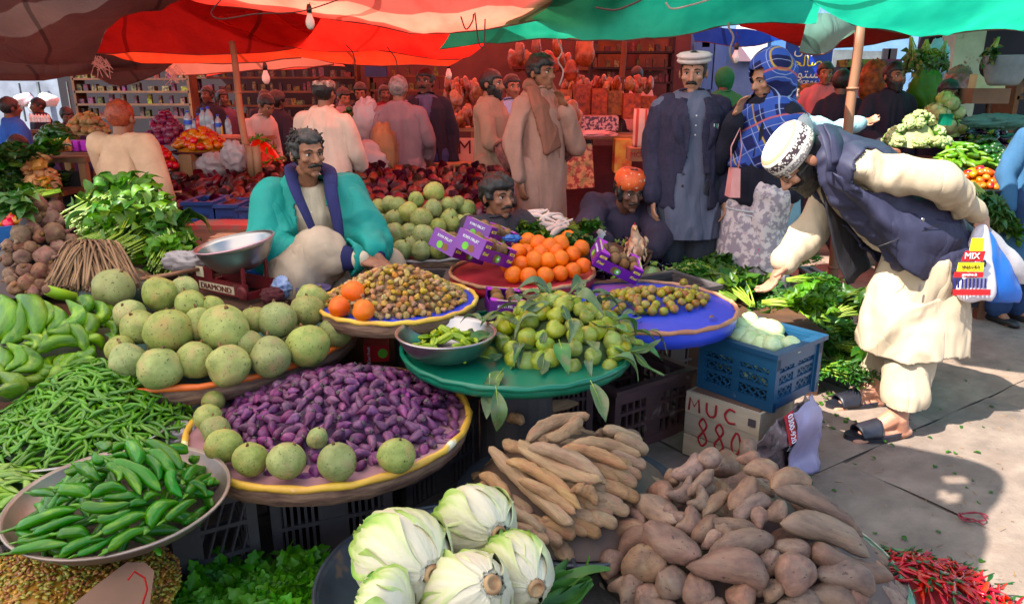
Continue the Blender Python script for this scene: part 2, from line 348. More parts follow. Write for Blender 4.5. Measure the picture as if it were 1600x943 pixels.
for k in range(4):
 V,F=spin(lambda t:sph(t**.82),18,12,ns=.09,nf=1.5,seed=k+5);b=MB();b.add(zup(V),F);b.lathe([(.1,-.5),(.11,-.525),(.05,-.51)],8,mi=1);IT['guava'].append(b.mesh('guava',[M['guava'],M['tip']]))
def mk_round(key,name,m,n=3,seg=14,rg=10,ns=.05,sq=1.0,nf=1.6):
 IT[key]=[]
 for k in range(n):
  V,F=spin(sph,seg,rg,ns=ns,nf=nf,seed=k+7);V=zup(V);V[:,2]*=sq;IT[key].append(itemmesh(name,[M[m]],[(V,F,0)]))
mk_round('plum','plum','plum',4);mk_round('kiwi','kiwi','kiwi',3,sq=.85);mk_round('tomato','tomato','tomato',3,12,8,.06,.85)
mk_round('tomato2','tomato','tomato2',3,12,8,.06,.85);mk_round('potato','potato','potato',4,12,8,.16,.8);mk_round('gourd','round_gourd','gourd',4,18,12,.06,.92)
mk_round('ginger','ginger_root','garlicbulb',3,14,10,.38,.8,2.4);mk_round('greenmango','green_mango','cuc',3,12,8,.1,.8)
IT['onion']=[];IT['beet']=[]
for k in range(4):
 V,F=spin(lambda t:sph(t)*(.95 if t<.75 else 1)+(.06 if t>.97 else 0),14,12,ns=.07,nf=1.5,seed=k);V=zup(V);V[:,2]*=.85
 b=MB();b.add(V,F);b.tube([(0,0,.36),(.02,0,.5),(.04,.02,.6)],[.14,.05,.03],6);IT['onion'].append(b.mesh('onion',[M['onion']]))
 V,F=spin(sph,18,14,ns=.12,nf=1.6,seed=k+30);V=zup(V);b=MB();b.add(V,F);b.tube([(0,0,-.42),(.03,0,-.6),(.12,.03,-.8),(.16,.02,-.95)],[.16,.09,.04,.015],7)
 b.tube([(0,0,.4),(0,.02,.52),(.03,0,.6)],[.2,.15,.12],8,1);IT['beet'].append(b.mesh('beetroot',[M['beet'],M['nub']]))
IT['star']=[]
for k in range(3):
 V,F=spin(lambda t:sph(t)**.8,20,10,ns=.06,bend=.1,sect=lambda a:.55+.45*abs(math.cos(a*2.5))**2.2,seed=k);IT['star'].append(itemmesh('starfruit',[M['star']],[(V,F,0)]))
IT['radish']=[]
for k in range(4):
 V,F=spin(lambda t:min(1,.5+t*2)*(1-.75*max(0,t-.4)/.6),12,14,bend=[.3,-.3,.5,0][k],ns=.1,nf=1.3,seed=k);IT['radish'].append(itemmesh('white_radish',[M['radish']],[(V,F,0)]))
IT['redchili']=[]
for k in range(5):
 V,F=spin(lambda t:min(1,.5+t*2)*(1-.85*max(0,t-.3)/.7),7,10,bend=[.9,-1.4,.4,2,0][k],ns=.2,nf=1.3,seed=k)
 b=MB();b.add(V,F);y=V[:7,1].mean();b.tube([(-.49,y,0),(-.56,y,.1),(-.68,y+.2,.4)],[.3,.16,.1],5,1);IT['redchili'].append(b.mesh('red_chilli',[M['redchili'],M['cuc']]))
IT['eggplant']=[]
for k in range(4):
 V,F=spin(lambda t:min(1,.6+t*1.4,.3+(1-t)*4),12,12,bend=[.4,-.4,.7,.1][k],ns=.06,nf=1.3,seed=k)
 b=MB();b.add(V,F);y=V[:12,1].mean();b.tube([(-.44,y,0),(-.5,y,0),(-.6,y-.1,.2),(-.66,y-.3,.4)],[.42,.3,.12,.1],7,1);IT['eggplant'].append(b.mesh('aubergine',[M['eggplant'],M['stem']]))
IT['caul']=[]
for k in range(3):
 b=MB();rr=random.Random(k)
 for q in range(46):
  a=rr.random()*2*PI;t=math.acos(1-rr.random()*1.25);r=.36;b.ell((r*math.sin(t)*math.cos(a),r*math.sin(t)*math.sin(a),r*math.cos(t)*.8),rr.uniform(.1,.15),seg=7,rings=5)
 for q in range(6):
  a=q*PI/3;b.loft([((math.cos(a)*(.3+.16*u),math.sin(a)*(.3+.16*u),-.25+.42*u),.26*math.sin(PI*min(1,u*.7+.2))+.02,.015,(-math.sin(a),math.cos(a),0),(math.cos(a),math.sin(a),.3))for u in (0,.35,.7,1)],8,1)
 IT['caul'].append(b.mesh('cauliflower',[M['caul'],M['herb2']],jit=(.02,6)))
IT['cabbage']=[]
def cab_leaf(b,a0,tilt,rad,mi=0,n=7):
 V=[]
 for i in range(n):
  t=-1+2*i/(n-1)
  for j in range(n):
   s=-1+2*j/(n-1);lon=a0+t*1.05*(1-.15*s);lat=.05+s*.95;r=rad*(1+.035*math.sin(9*lon+s*4))*(1+.10*max(0,abs(t)-.6)+.16*max(0,s-.6));V.append((r*math.cos(lat)*math.cos(lon),r*math.cos(lat)*math.sin(lon),r*math.sin(lat)*.88))
 b.add(V,[(i*n+j,i*n+j+1,(i+1)*n+j+1,(i+1)*n+j)for i in range(n-1)for j in range(n-1)],mi)
for k in range(3):
 b=MB();b.ell((0,0,0),(.46,.46,.42),seg=16,rings=10)
 for q in range(6):cab_leaf(b,q*1.05+k,0,.475+.018*(q%3))
 IT['cabbage'].append(b.mesh('cabbage',[M['cabbage']],jit=(.03,3)))
def leafshape(L=1,w=.4,nx=7,curl=.15,fold=.12,lobes=0,rr=random):
 V=[];ph=rr.random()*6;tw=rr.uniform(-.25,.25)
 for i in range(nx+1):
  t=i/nx;ww=w*.5*(math.sin(PI*min(1,t*.96+.03)**.8))*(1+(.28*math.cos(t*lobes*2*PI)if lobes else 0))+.004
  z=curl*math.sin(PI*t)*L-curl*.8*t*t*L
  for s in (-1,-.5,0,.5,1):
   V.append((t*L,s*ww,z+fold*abs(s)*ww*2+.03*L*math.sin(t*9+ph+s*2)*abs(s)+tw*s*ww*t))
 F=[(i*5+j,(i+1)*5+j,(i+1)*5+j+1,i*5+j+1)for i in range(nx)for j in range(4)]
 return np.array(V),F
IT['leaf']=[]
for k in range(4):
 V,F=leafshape(1,.42,8,[.2,-.1,.3,.05][k],[.2,.1,.3,.25][k]);b=MB();b.add(V,F);b.tube([(-.12,0,0),(.3,0,.02+V[2+5*2,2]),(.62,0,V[2+5*5,2]+.006)],[.014,.012,.006],4,1);IT['leaf'].append(b.mesh('leaf',[M['leaf_grey'],M['stem']]))
def herb(name,m,ns=46,lf=7,ls=.12,spread=.32,broad=.5,stemr=.008,seed=0,lobes=0,nx=3,droop=.2,leafstart=.35):
 rr=random.Random(seed);b=MB()
 for i in range(ns):
  a=rr.uniform(-1,1)*spread;e=rr.uniform(0,1)*spread*.8;L=rr.uniform(.7,1.05)
  d=Vector((math.cos(a),math.sin(a),math.sin(e))).normalized();o=Vector((0,rr.uniform(-.04,.04),rr.uniform(0,.06)))
  f=lambda t:o+d*(t*L)+Vector((0,0,-droop*t*t*L))
  b.tube([f(0),f(.4),f(.8)],[stemr,stemr*.8,stemr*.5],4,1,cap=True)
  for q in range(lf):
   t=rr.uniform(leafstart,1);p=f(t);V,F=leafshape(ls*rr.uniform(.7,1.3),ls*broad,nx,rr.uniform(-.2,.3),.2,lobes,rr)
   Rm=np.array(Euler((rr.uniform(-.9,.9),rr.uniform(-.7,.5),math.atan2(d.y,d.x)+rr.uniform(-1.4,1.4))).to_matrix());b.add(V@Rm.T+np.array(p),F,0)
 return b.mesh(name,[m,M['stem']])
IT['dill']=[herb('herb_bunch',M['herb'],60,9,.09,.34,.28,seed=k)for k in range(3)]
IT['lightbunch']=[herb('leafy_bunch',M['herb2'],34,6,.2,.3,.6,seed=k+9,leafstart=.5,stemr=.012)for k in range(2)]
IT['spin']=[herb('leafy_bunch',M['spinach'],26,4,.3,.42,.6,seed=k+19,leafstart=.5,stemr=.012,nx=5)for k in range(3)]
IT['parsley']=[herb('parsley_bunch',M['parsley'],30,8,.2,.5,.75,seed=k+29,lobes=3,nx=10,leafstart=.4,droop=.35)for k in range(2)]
# ---- heaps
class Dome:
 def __init__(s,c,rx,ry,h,pw=2.0,rot=0,tilt=(0,0)):
  s.c=Vector(c);s.rx=rx;s.ry=ry;s.h=h;s.pw=pw;s.r=rot;s.t=tilt
 def rho(s,x,y):
  dx=x-s.c.x;dy=y-s.c.y;a=math.cos(s.r)*dx+math.sin(s.r)*dy;b=-math.sin(s.r)*dx+math.cos(s.r)*dy
  return math.hypot(a/s.rx,b/s.ry)
 def z(s,x,y):
  r=s.rho(x,y);base=s.c.z+s.t[0]*(x-s.c.x)+s.t[1]*(y-s.c.y)
  return base+s.h*(1-min(r,1.0)**s.pw)-max(0,r-1)*.0
 def nrm(s,x,y):
  e=.01;return Vector(((s.z(x-e,y)-s.z(x+e,y))/(2*e),(s.z(x,y-e)-s.z(x,y+e))/(2*e),1)).normalized()
 def hit(s,px,py,dz=0):
  d=ray(px,py);o=Vector((0,0,CAMZ));t=.6
  while t<14:
   p=o+d*t
   if p.z<=s.z(p.x,p.y)+dz:return p
   t+=.006
  return o+d*(s.c.y/d.y)
FW=Vector((0,math.cos(PIT),-math.sin(PIT)))
def ppx(p):return (Vector(p)-Vector((0,0,CAMZ))).dot(FW)/FPX
def nm_rot(n,yaw,j=0):
 q=Vector((0,0,1)).rotation_difference(n).to_matrix();return q@Euler((random.uniform(-j,j),random.uniform(-j,j),yaw)).to_matrix()
def rows_place(key,dome,rows,desc,cat,group,where,rownames=None,sink=.35,tilt=.5,name=None,lay=None):
 """rows from the back/top to the front/bottom of the heap; each entry (px, py, diameter in px)"""
 nr=len(rows);out=[]
 for i,row in enumerate(rows):
  row=sorted(row);rn=rownames[i]if rownames else ('top row' if i==0 else 'bottom row' if i==nr-1 else ORD[i+1]+' row from the top')
  for j,(px,py,dp)in enumerate(row):
   p=dome.hit(px,py);s=dp*ppx(p);c=dome.hit(px,py,s*.46);s=dp*ppx(c)
   me=random.choice(IT[key]);o=ob(name or me.name,me,None,c,Euler((random.uniform(-tilt,tilt),random.uniform(-tilt,tilt),random.uniform(0,6.28))).to_matrix(),s)
   tag(o,f'{desc}, {ordl(j, len(row))} in the {rn} {where}',cat,group);out.append(o)
 return out
def seg_place(key,dome,segs,name,label,cat,group,sink=.3,lift=0,seedflip=True):
 """long things given by their two ends and width in the photograph"""
 out=[]
 for q in segs:
  x1,y1,x2,y2,w=q[:5];l2=q[5]if len(q)>5 else 0
  a=dome.hit(x1,y1);dz=w*ppx(a)*.42;a=dome.hit(x1,y1,dz);b=dome.hit(x2,y2,dz);L=(b-a).length
  Lmax=math.hypot(x2-x1,y2-y1)*ppx((a+b)/2)*1.35
  if L>Lmax:
   m=(a+b)/2;a=m+(a-m)*(Lmax/L);b=m+(b-m)*(Lmax/L);L=Lmax
  c=(a+b)/2;s=w*ppx(c);vd=(Vector((0,0,CAMZ))-c).normalized();c=c-vd*(s*(sink-.2))+vd*l2
  x=(b-a).normalized();z=vd-x*vd.dot(x);z.normalize();y=z.cross(x)
  Rm=Matrix((x,y,z)).transposed()@Matrix.Rotation(random.uniform(-.6,.6),3,'X')
  me=random.choice(IT[key]);s*=1.12 if key=='sweet' else .86 if key in ('chili','yam')else 1;o=ob(name,me,None,c,Rm,(L,s,s));
  if label:tag(o,label,cat,group)
  out.append(o)
 return out
def poisson(dome,n,cand=14,rmax=.97,seed=0,bias=None):
 rr=random.Random(seed);pts=[]
 for i in range(n):
  best=None;bd=-1
  for _ in range(cand):
   r=math.sqrt(rr.random())*rmax;a=rr.random()*2*PI;u,v=r*math.cos(a),r*math.sin(a)
   d=min([(u-p[0])**2+(v-p[1])**2 for p in pts]or [9])
   if d>bd:bd=d;best=(u,v)
  pts.append(best)
 o=[]
 for u,v in pts:
  a=u*dome.rx;b=v*dome.ry;o.append((dome.c.x+math.cos(dome.r)*a-math.sin(dome.r)*b,dome.c.y+math.sin(dome.r)*a+math.cos(dome.r)*b))
 return o
def fill(key,dome,n,size,name,label,cat,group,long=None,sink=.2,seed=0,rmax=.97,tilt=.35,yaw=None,stuff=0,stuffname=None,stufflabel=None,vary=.15,layers=1,cand=10,parent=None):
 """n single things lying on the heap, and below and between them 'stuff' more joined in one mesh"""
 rr=random.Random(seed);random.seed(seed+5)
 def one(x,y,dz):
  s=size*rr.uniform(1-vary,1+vary);n_=dome.nrm(x,y);n2=Vector((n_.x*.8,n_.y*.8,1)).normalized()
  p=Vector((x,y,dome.z(x,y)))+n_*(-dz-size*sink*(1 if not long else (long/size)));
  yw=rr.uniform(0,2*PI)if yaw is None else yaw+rr.gauss(0,.35)
  Rm=nm_rot(n2,yw,tilt if not long else tilt);me=rr.choice(IT[key]);sc=(s,)*3 if not long else (s,long*rr.uniform(.85,1.15),long*rr.uniform(.85,1.15))
  return me,p,Rm,sc
 out=[]
 for x,y in poisson(dome,n,cand,rmax,seed):
  me,p,Rm,sc=one(x,y,0);o=ob(name,me,parent,p,Rm,sc)
  if parent is None:tag(o,label,cat,group)
  out.append(o)
 if stuff:
  b=MB();ms={};mats=[]
  for x,y in poisson(dome,stuff,2,rmax,seed+1):
   me,p,Rm,sc=one(x,y,(long or size)*rr.uniform(.35,1.1));
   if me not in ms:
    V=np.empty(len(me.vertices)*3);me.vertices.foreach_get('co',V);ms[me]=(V.reshape(-1,3),[tuple(q.vertices)for q in me.polygons])
   V,F=ms[me];b.add((V*np.array(sc))@np.array(Rm).T+np.array(p),F)
  o=ob(stuffname or name+'_heap',b.mesh('heap',[IT[key][0].materials[0]]),parent);kind(o,'stuff')
  if parent is None:tag(o,stufflabel or label,cat)
 return out
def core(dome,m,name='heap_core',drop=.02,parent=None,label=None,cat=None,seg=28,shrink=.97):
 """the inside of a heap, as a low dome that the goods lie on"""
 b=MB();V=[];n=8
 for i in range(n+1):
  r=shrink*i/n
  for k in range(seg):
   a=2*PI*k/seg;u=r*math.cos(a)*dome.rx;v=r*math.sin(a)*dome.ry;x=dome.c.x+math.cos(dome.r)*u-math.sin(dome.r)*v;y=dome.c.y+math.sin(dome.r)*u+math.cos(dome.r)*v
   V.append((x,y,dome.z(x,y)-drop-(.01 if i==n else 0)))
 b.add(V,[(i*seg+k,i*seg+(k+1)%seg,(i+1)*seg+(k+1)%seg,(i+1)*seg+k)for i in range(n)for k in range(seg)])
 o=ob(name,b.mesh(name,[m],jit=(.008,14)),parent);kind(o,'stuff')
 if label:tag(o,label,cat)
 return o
 # ---- the setting
m_ground=mat('worn_concrete',S(150,132,118),S(112,98,88),sc=7,rough=.9,bump=.7,bsc=70,spots=(S(92,78,70),13,.69),var=(.0,.08,.1),c3=S(124,106,94),lo=.3,hi=.7)
m_joint=mat('dirt_in_joints',S(92,74,60),S(66,52,44),sc=20,rough=.95,bump=.5)
b=MB();b.box((0,20,-.085),(160,160,.1));g=kind(mk('ground',b,m_joint),'structure')
slabs=[]
SL=[MB().box((0,0,0),(1,1,.05)).mesh('paving_slab',[m_ground],False)]
def slab_mesh(seed):
 n=12;G=np.zeros((n,n,3));u=np.linspace(-.5,.5,n);G[...,0]=u[None,:];G[...,1]=u[:,None]
 p=G.reshape(-1,3)*4+seed*7;G[...,2]=fbm(p).reshape(n,n)*.004
 e=np.maximum(abs(G[...,0]),abs(G[...,1]));G[...,2]-=np.where(e>.49,.012,0)
 j=fbm(p*2.2+3).reshape(n,n)*.008*np.where(e>.49,1,0);G[...,0]+=j;G[...,1]+=j
 return grid_mesh('paving_slab',G,[m_ground])
SM=[slab_mesh(k)for k in range(4)]
ang=R(33);ca,sa=math.cos(ang),math.sin(ang)
for i in range(-7,9):
 for j in range(0,13):
  x0=i*1.22+(j%2)*.5;y0=j*.92;X=ca*x0-sa*y0+2.2;Y=sa*x0+ca*y0-.6
  if not (-1.0<X<6.5 and 1.2<Y<8.5):continue
  o=ob('paving_slab',random.choice(SM),g,(X,Y,random.uniform(.0,.004)),(0,0,ang),(1.212,.912,1));kind(o,'structure')
b=MB();n=60;G=np.zeros((n,n,3));G[...,0]=np.linspace(-14,14,n)[None,:];G[...,1]=np.linspace(1,22,n)[:,None];G[...,2]=-.018+fbm(G.reshape(-1,3)*.9).reshape(n,n)*.004
o=ob('lane',grid_mesh('lane',G,[mat('trodden_dirt',S(108,92,80),S(78,66,58),sc=5,rough=.95,bump=.6,bsc=40,var=(0,0,0))]));kind(o,'structure')
# ---- cloth awnings
def cmr(p0,p1,p2,p3,t):
 return .5*((2*p1)+(-p0+p2)*t+(2*p0-5*p1+4*p2-p3)*t*t+(-p0+3*p1-3*p2+p3)*t**3)
def upsample(A,k):
 A=np.asarray(A,float);n=len(A);E=np.concatenate([[2*A[0]-A[1]],A,[2*A[-1]-A[-2]]]);out=[]
 for i in range(n-1):
  for j in range(k):out.append(cmr(E[i],E[i+1],E[i+2],E[i+3],j/k))
 out.append(A[-1]);return np.array(out)
def tarp(name,label,rows,m,k=10,wr=.03,world=False,holes=(),edge=.02,dirn=0,parent=None,cat='awning'):
 A=np.array([[list(D(*q))if not world else list(q)for q in r]for r in rows])
 A=upsample(A,k);A=np.swapaxes(upsample(np.swapaxes(A,0,1),k),0,1);n,mm=A.shape[:2]
 p=A.reshape(-1,3);st=np.array([1,.5,1])if dirn==0 else np.array([.5,1.3,1])
 w=fbm(p*st*1.6,3)*wr+np.abs(fbm(p*st*np.array([4.5,1.5,3])+9,2))*wr*.55
 A=A.copy();A[...,2]+=w.reshape(n,mm)
 e=fbm(p*3.1+40).reshape(n,mm);A[-1,:,2]+=e[-1]*edge;A[:,0,0]+=e[:,0]*edge;A[:,-1,0]+=e[:,-1]*edge
 H=np.zeros((n,mm),bool)
 if len(holes):
  for i in range(n-1):
   for j in range(mm-1):
    c=A[i,j]
    for hx,hy,ra,rb,an in holes:
     dx,dy=c[0]-hx,c[1]-hy;u=math.cos(an)*dx+math.sin(an)*dy;v=-math.sin(an)*dx+math.cos(an)*dy
     if (u/ra)**2+(v/rb)**2<1:H[i,j]=True
 o=ob(name,grid_mesh(name,A,[m],holes=H),parent)
 if parent is None:tag(o,label,cat)
 if not world:b=MB();b.tube([Vector(q)for q in A[-1,::3]],.0055,5);mk('hem_cord',b,mc_cord,o,True)
 return o
mc_cord=mat('hem_cord',S(120,70,60),S(84,50,46),var=(0,0,0))
def cloth(name,c1,c2,tr=.6,c3=None,sc=2):return mat(name,c1,c2,sc=sc,rough=.8,bump=.25,bsc=60,wr=.03,wsc=3,var=(0,0,0),transl=tr,c3=c3,spec=.2,stretch=(1,.4,1),stripes=(tuple(x*.45 for x in c1[:3])+(1,),.55,'DIAGONAL',.6,.996))  # c3 patches stand for sun through single cloth against darker doubled layers
mc_red=cloth('bright_red_cloth',S(238,80,62),S(224,58,48),.7,c3=S(200,46,40))
mc_salmon=cloth('salmon_cloth',S(240,142,116),S(232,118,96),.7,c3=S(236,100,80))
mc_orange=cloth('orange_hem_cloth',S(244,122,70),S(236,100,60),.7)
mc_dred=cloth('dark_red_cloth',S(142,34,30),S(112,26,26),.45)
mc_brown=cloth('brown_cloth',S(82,70,66),S(62,53,53),.4,sc=1.5)
mc_green=cloth('green_cloth',S(40,190,148),S(20,160,124),.68,c3=S(14,134,108))
mc_gdk=cloth('grey_green_cloth',S(110,156,140),S(84,130,118),.5)
mc_beige=cloth('beige_cloth',S(222,204,176),S(200,176,150),.6)
mc_white=cloth('undyed_cloth',S(246,234,224),S(238,224,212),.8)
mc_roof=cloth('salmon_red_cloth',S(250,122,104),S(242,100,86),.92)  # roof colour lightened so more pinkish light falls on the far stalls
mc_groof=cloth('deep_green_cloth',S(40,150,116),S(30,126,98),.6)
mc_hem=cloth('red_binding',S(190,40,36),S(160,30,30),.4)
tarp('cloth_awning','large brown grey cloth awning hanging over the left corner of the market',
[[(-330,-330,3.4),(-60,-310,3.4),(150,-250,3.8),(330,-160,4.4)],[(-330,-60,4.6),(-60,-50,4.7),(130,-40,5.0),(300,-20,5.4)],[(-330,50,5.4),(-60,55,5.5),(100,60,5.6),(182,42,6.2)],[(-330,92,6.0),(-60,92,6.0),(60,93,6.0),(146,92,6.3)]],mc_brown,wr=.045)
tarp('cloth_awning','drooping grey brown cloth awning below the large brown one at the far left',
[[(-330,80,6.4),(-40,86,6.4),(80,88,6.5),(150,84,6.7),(270,98,7.0)],[(-330,112,6.4),(-40,114,6.4),(80,114,6.5),(160,104,6.7),(262,102,7.0)],[(-330,126,6.5),(-40,128,6.5),(60,129,6.6),(130,116,6.8),(262,104,7.0)]],mc_brown,wr=.03)
tarp('cloth_awning','small grey cloth swag hanging under the dark red awning',
[[(120,88,7.0),(190,92,7.0),(270,99,7.1)],[(130,104,7.0),(190,122,7.0),(262,106,7.1)],[(145,116,7.0),(190,135,7.05),(258,110,7.1)]],mc_brown,wr=.015)
tarp('cloth_awning','dark red arched cloth awning behind the pole at the left',
[[(205,-60,5.5),(290,-60,5.6),(400,-50,5.8),(520,-20,6.0)],[(186,22,6.1),(262,10,6.1),(370,18,6.2),(500,40,6.4)],[(160,60,6.5),(250,52,6.5),(370,58,6.6),(470,68,6.8)],[(146,84,6.7),(250,84,6.8),(370,84,6.9),(458,80,7.0)]],mc_dred,wr=.03)
tarp('cloth_awning','glowing orange cloth hem stretched below the dark red awning',
[[(144,80,6.72),(250,82,6.85),(370,83,7.0),(460,76,7.1)],[(142,90,6.75),(250,93,6.85),(370,93,7.0),(460,86,7.1)],[(150,96,6.8),(250,100,6.9),(370,98,7.0),(470,92,7.1)]],mc_orange,wr=.008)
tarp('cloth_awning','bright red cloth awning sagging across the middle of the market',
[[(255,-30,6.0),(400,-20,6.0),(560,0,6.2),(760,10,6.3)],[(300,18,6.2),(420,30,6.3),(580,40,6.5),(770,52,6.6)],[(380,55,6.6),(460,66,6.7),(600,74,6.9),(745,80,6.9)],[(440,74,6.9),(500,82,6.9),(610,84,7.1),(720,92,7.0)]],mc_red,wr=.03)
tarp('cloth_awning','orange cloth strip hanging lowest under the bright red awning',
[[(440,72,7.0),(520,76,7.1),(620,80,7.2),(735,76,7.1)],[(450,84,7.0),(530,92,7.1),(620,96,7.2),(722,92,7.1)],[(470,91,7.1),(550,101,7.2),(640,103,7.2),(700,104,7.1)]],mc_orange,wr=.01)
tarp('cloth_awning','pale salmon cloth awning glowing above the bright red one',
[[(260,-180,4.2),(520,-180,4.2),(800,-160,4.2),(1040,-110,4.4)],[(270,-70,4.8),(520,-60,4.8),(800,-50,4.8),(1010,-40,4.8)],[(275,-20,5.2),(520,18,5.2),(760,22,5.2),(950,4,5.1)],[(330,8,5.6),(540,40,5.6),(740,50,5.5),(900,24,5.3)]],mc_salmon,wr=.04)
tarp('cloth_awning','long green cloth awning pointing to a tip over the middle of the market',
[[(700,50,5.8),(800,18,5.3),(900,-20,4.9),(1010,-60,4.6),(1130,-90,4.3),(1300,-120,4.0)],[(694,66,5.9),(800,42,5.5),(900,20,5.1),(1010,0,4.85),(1140,-10,4.6),(1290,-16,4.4)],[(688,77,6.0),(800,68,5.7),(900,61,5.4),(1010,54,5.1),(1140,44,4.95),(1275,34,4.8)]],mc_green,wr=.035)
tarp('cloth_awning','bright green cloth awning sagging over the upper right corner',
[[(1180,-420,2.6),(1330,-420,2.5),(1480,-420,2.5),(1640,-420,2.5),(1900,-400,2.5)],[(1215,-120,3.3),(1330,-110,3.3),(1480,-100,3.3),(1640,-100,3.3),(1900,-100,3.3)],[(1240,-8,3.9),(1340,20,3.9),(1480,34,3.9),(1620,30,3.9),(1900,20,3.9)],[(1238,2,4.0),(1345,38,4.1),(1480,60,4.1),(1620,54,4.1),(1900,50,4.1)]],mc_green,wr=.04)
tarp('cloth_rag','grey green rag bundled over the bamboo pole at the right',[[(1262,16,4.9),(1300,22,4.9),(1348,36,5.0)],[(1256,42,4.9),(1296,46,4.85),(1336,48,5.0)],[(1250,76,4.9),(1290,78,4.9),(1316,60,5.0)]],mc_gdk,wr=.05,edge=.03,cat='rag')
tarp('cloth_awning','dark red cloth awning edge behind the bamboo pole at the right',[[(1150,20,6.0),(1250,24,6.1),(1340,20,6.1),(1460,30,6.0)],[(1160,46,6.4),(1250,58,6.4),(1340,58,6.4),(1440,44,6.2)],[(1190,50,6.7),(1250,72,6.6),(1330,76,6.6),(1420,60,6.4)]],mc_dred,wr=.03)
tarp('cloth_awning','small blue sheet awning far behind the standing man in the woollen cap',[[(1080,40,9.5),(1150,44,9.5),(1230,50,9.5)],[(1085,64,9.6),(1150,70,9.6),(1225,60,9.6)]],cloth('blue_sheet',S(40,96,206),S(30,80,190),.6),wr=.03)
tarp('cloth_awning','beige cloth awning lit by the sun far behind the left pole',[[(240,92,8.4),(330,90,8.4),(420,88,8.5),(520,92,8.6)],[(250,106,8.4),(330,104,8.4),(420,100,8.5),(520,98,8.6)],[(268,118,8.4),(330,118,8.4),(420,110,8.5),(520,104,8.6)]],mc_beige,wr=.02)
tarp('cloth_awning','low pale red awning behind the hanging bulb at the left',[[(330,96,8.9),(420,94,9.0),(520,92,9.0)],[(322,120,9.0),(420,112,9.1),(540,104,9.1)]],mc_salmon,wr=.02)
tarp('cloth_awning','wide red cloth roof over the far stalls',[[(-5.2,5.2,2.4),(-2.5,5.2,2.4),(.5,5.4,2.4),(2.4,5.3,2.4)],[(-5.2,7.4,2.55),(-2.5,7.4,2.5),(.5,7.4,2.5),(2.6,7.4,2.55)],[(-5.4,9.4,2.7),(-2.5,9.4,2.6),(.5,9.4,2.6),(2.8,9.4,2.7)],[(-5.8,12,2.9),(-2.5,12,2.8),(.5,12,2.8),(3.4,12,2.9)],[(-6.4,13.6,3.1),(-2.5,13.6,3),(.5,13.6,3),(2.6,13.6,3.1)]],mc_roof,wr=.05,world=True)
tarp('cloth_awning','brown cloth roof over the stalls at the far left',[[(-9.5,4.2,2.5),(-7,4.2,2.5),(-5.0,4.4,2.5)],[(-9.5,6.8,2.6),(-7,6.8,2.6),(-5.1,6.8,2.6)],[(-9.5,9.2,2.8),(-7,9.2,2.8),(-5.3,9.2,2.8)]],mc_brown,wr=.05,world=True)
tarp('cloth_awning','green cloth roof over the vegetable shop at the right',[[(2.1,4.9,2.3),(3.4,4.6,2.3),(5.6,4.6,2.4)],[(2.5,6.6,2.45),(3.6,6.6,2.5),(6,6.6,2.5)],[(2.8,9.2,2.9),(3.8,9.2,2.9),(6,9.2,3.0)]],mc_groof,wr=.05,world=True)
HOLES=[(-3.15,3.0,.5,.16,.3),(-2.45,1.9,.12,.06,.5)]  # gaps cut in the unseen front awning where sun patches should land
for gx,gy,ra,rb,an in ((1480,664,.13,.05,0),(1545,645,.14,.02,0),(1440,690,.16,.022,-.1),(1520,712,.14,.025,-.2),(1385,640,.1,.02,0),(1478,757,.05,.03,.3),(1466,784,.04,.03,0),(1560,600,.2,.05,0),(1330,560,.08,.04,.2)):
 q=P(gx,gy,0)+sd*(2.45/sd.z);HOLES.append((q.x,q.y,ra,rb,an))
tarp('cloth_awning','undyed cloth awning stretched above the front stalls',[[(-5.4,y,2.5),(-2.7,y,2.42),(x*.5-.6,y,2.42),(x,y,2.5)]for y,x in ((-1.6,-.3),(.4,-.35),(1.0,-.1),(1.45,.2),(1.85,-.36),(2.4,-.4),(2.9,-.3),(3.4,.6),(3.9,1.3),(5.0,1.4))],mc_white,wr=.04,world=True,k=16,holes=HOLES)
m_bam=mat('bamboo',S(160,112,78),S(120,82,58),sc=5,rough=.6,var=(0,0,0),stretch=(1,1,.2),bump=.2)
m_wood=mat('weathered_wood',S(166,132,98),S(118,90,66),sc=4,rough=.8,bump=.5,bsc=14,stretch=(1,1,.15),var=(.01,.1,.15))
m_dwood=mat('dark_wood',S(104,70,50),S(70,48,38),sc=4,rough=.8,bump=.4,bsc=12,var=(.01,.1,.15))
def pole(label,px1,py1,d1,px2,zb,d2,r,m=m_bam,cat='pole'):
 a=D(px1,py1,d1);dd=ray(px2,300);bb=Vector((dd.x/dd.y*d2,d2,zb));L=(a-bb).length
 b=MB();n=14;path=[bb.lerp(a,i/n)+Vector((math.sin(i*1.1)*.006,0,0))for i in range(n+1)]
 b.tube([p-bb for p in path],[r*(1.0-.15*i/n)for i in range(n+1)],10)
 for i in (2,5,8,11):b.tube([path[i]-bb-Vector((0,0,.008)),path[i]-bb+Vector((0,0,.008))],r*1.12,10)
 o=tag(mk('bamboo_pole',b,m,None,True),label,cat);o.location=bb;return o
pole('knotty bamboo pole holding the dark red awning at the left',362,66,6.3,398,.0,5.4,.03)
pole('thick bamboo pole with the rag and a hand on it at the right',1344,36,5.0,1318,0,5.0,.036)
pole('thin red brown pole in front of the snack shop',976,56,8.4,958,0,8.2,.035,m_dwood)
pole('dark square pole at the vegetable shop on the right',1556,60,5.9,1540,0,6.0,.02,m_dwood)
m_glass=mat('bulb_glass',S(236,232,224),S(220,216,210),rough=.25,var=(0,0,0));m_blk=mat('black_plastic',S(34,32,32),S(24,22,24),rough=.5,var=(0,0,0));m_wire=mat('dusty_wire',S(74,50,46),S(50,36,36),rough=.7,var=(0,0,0))
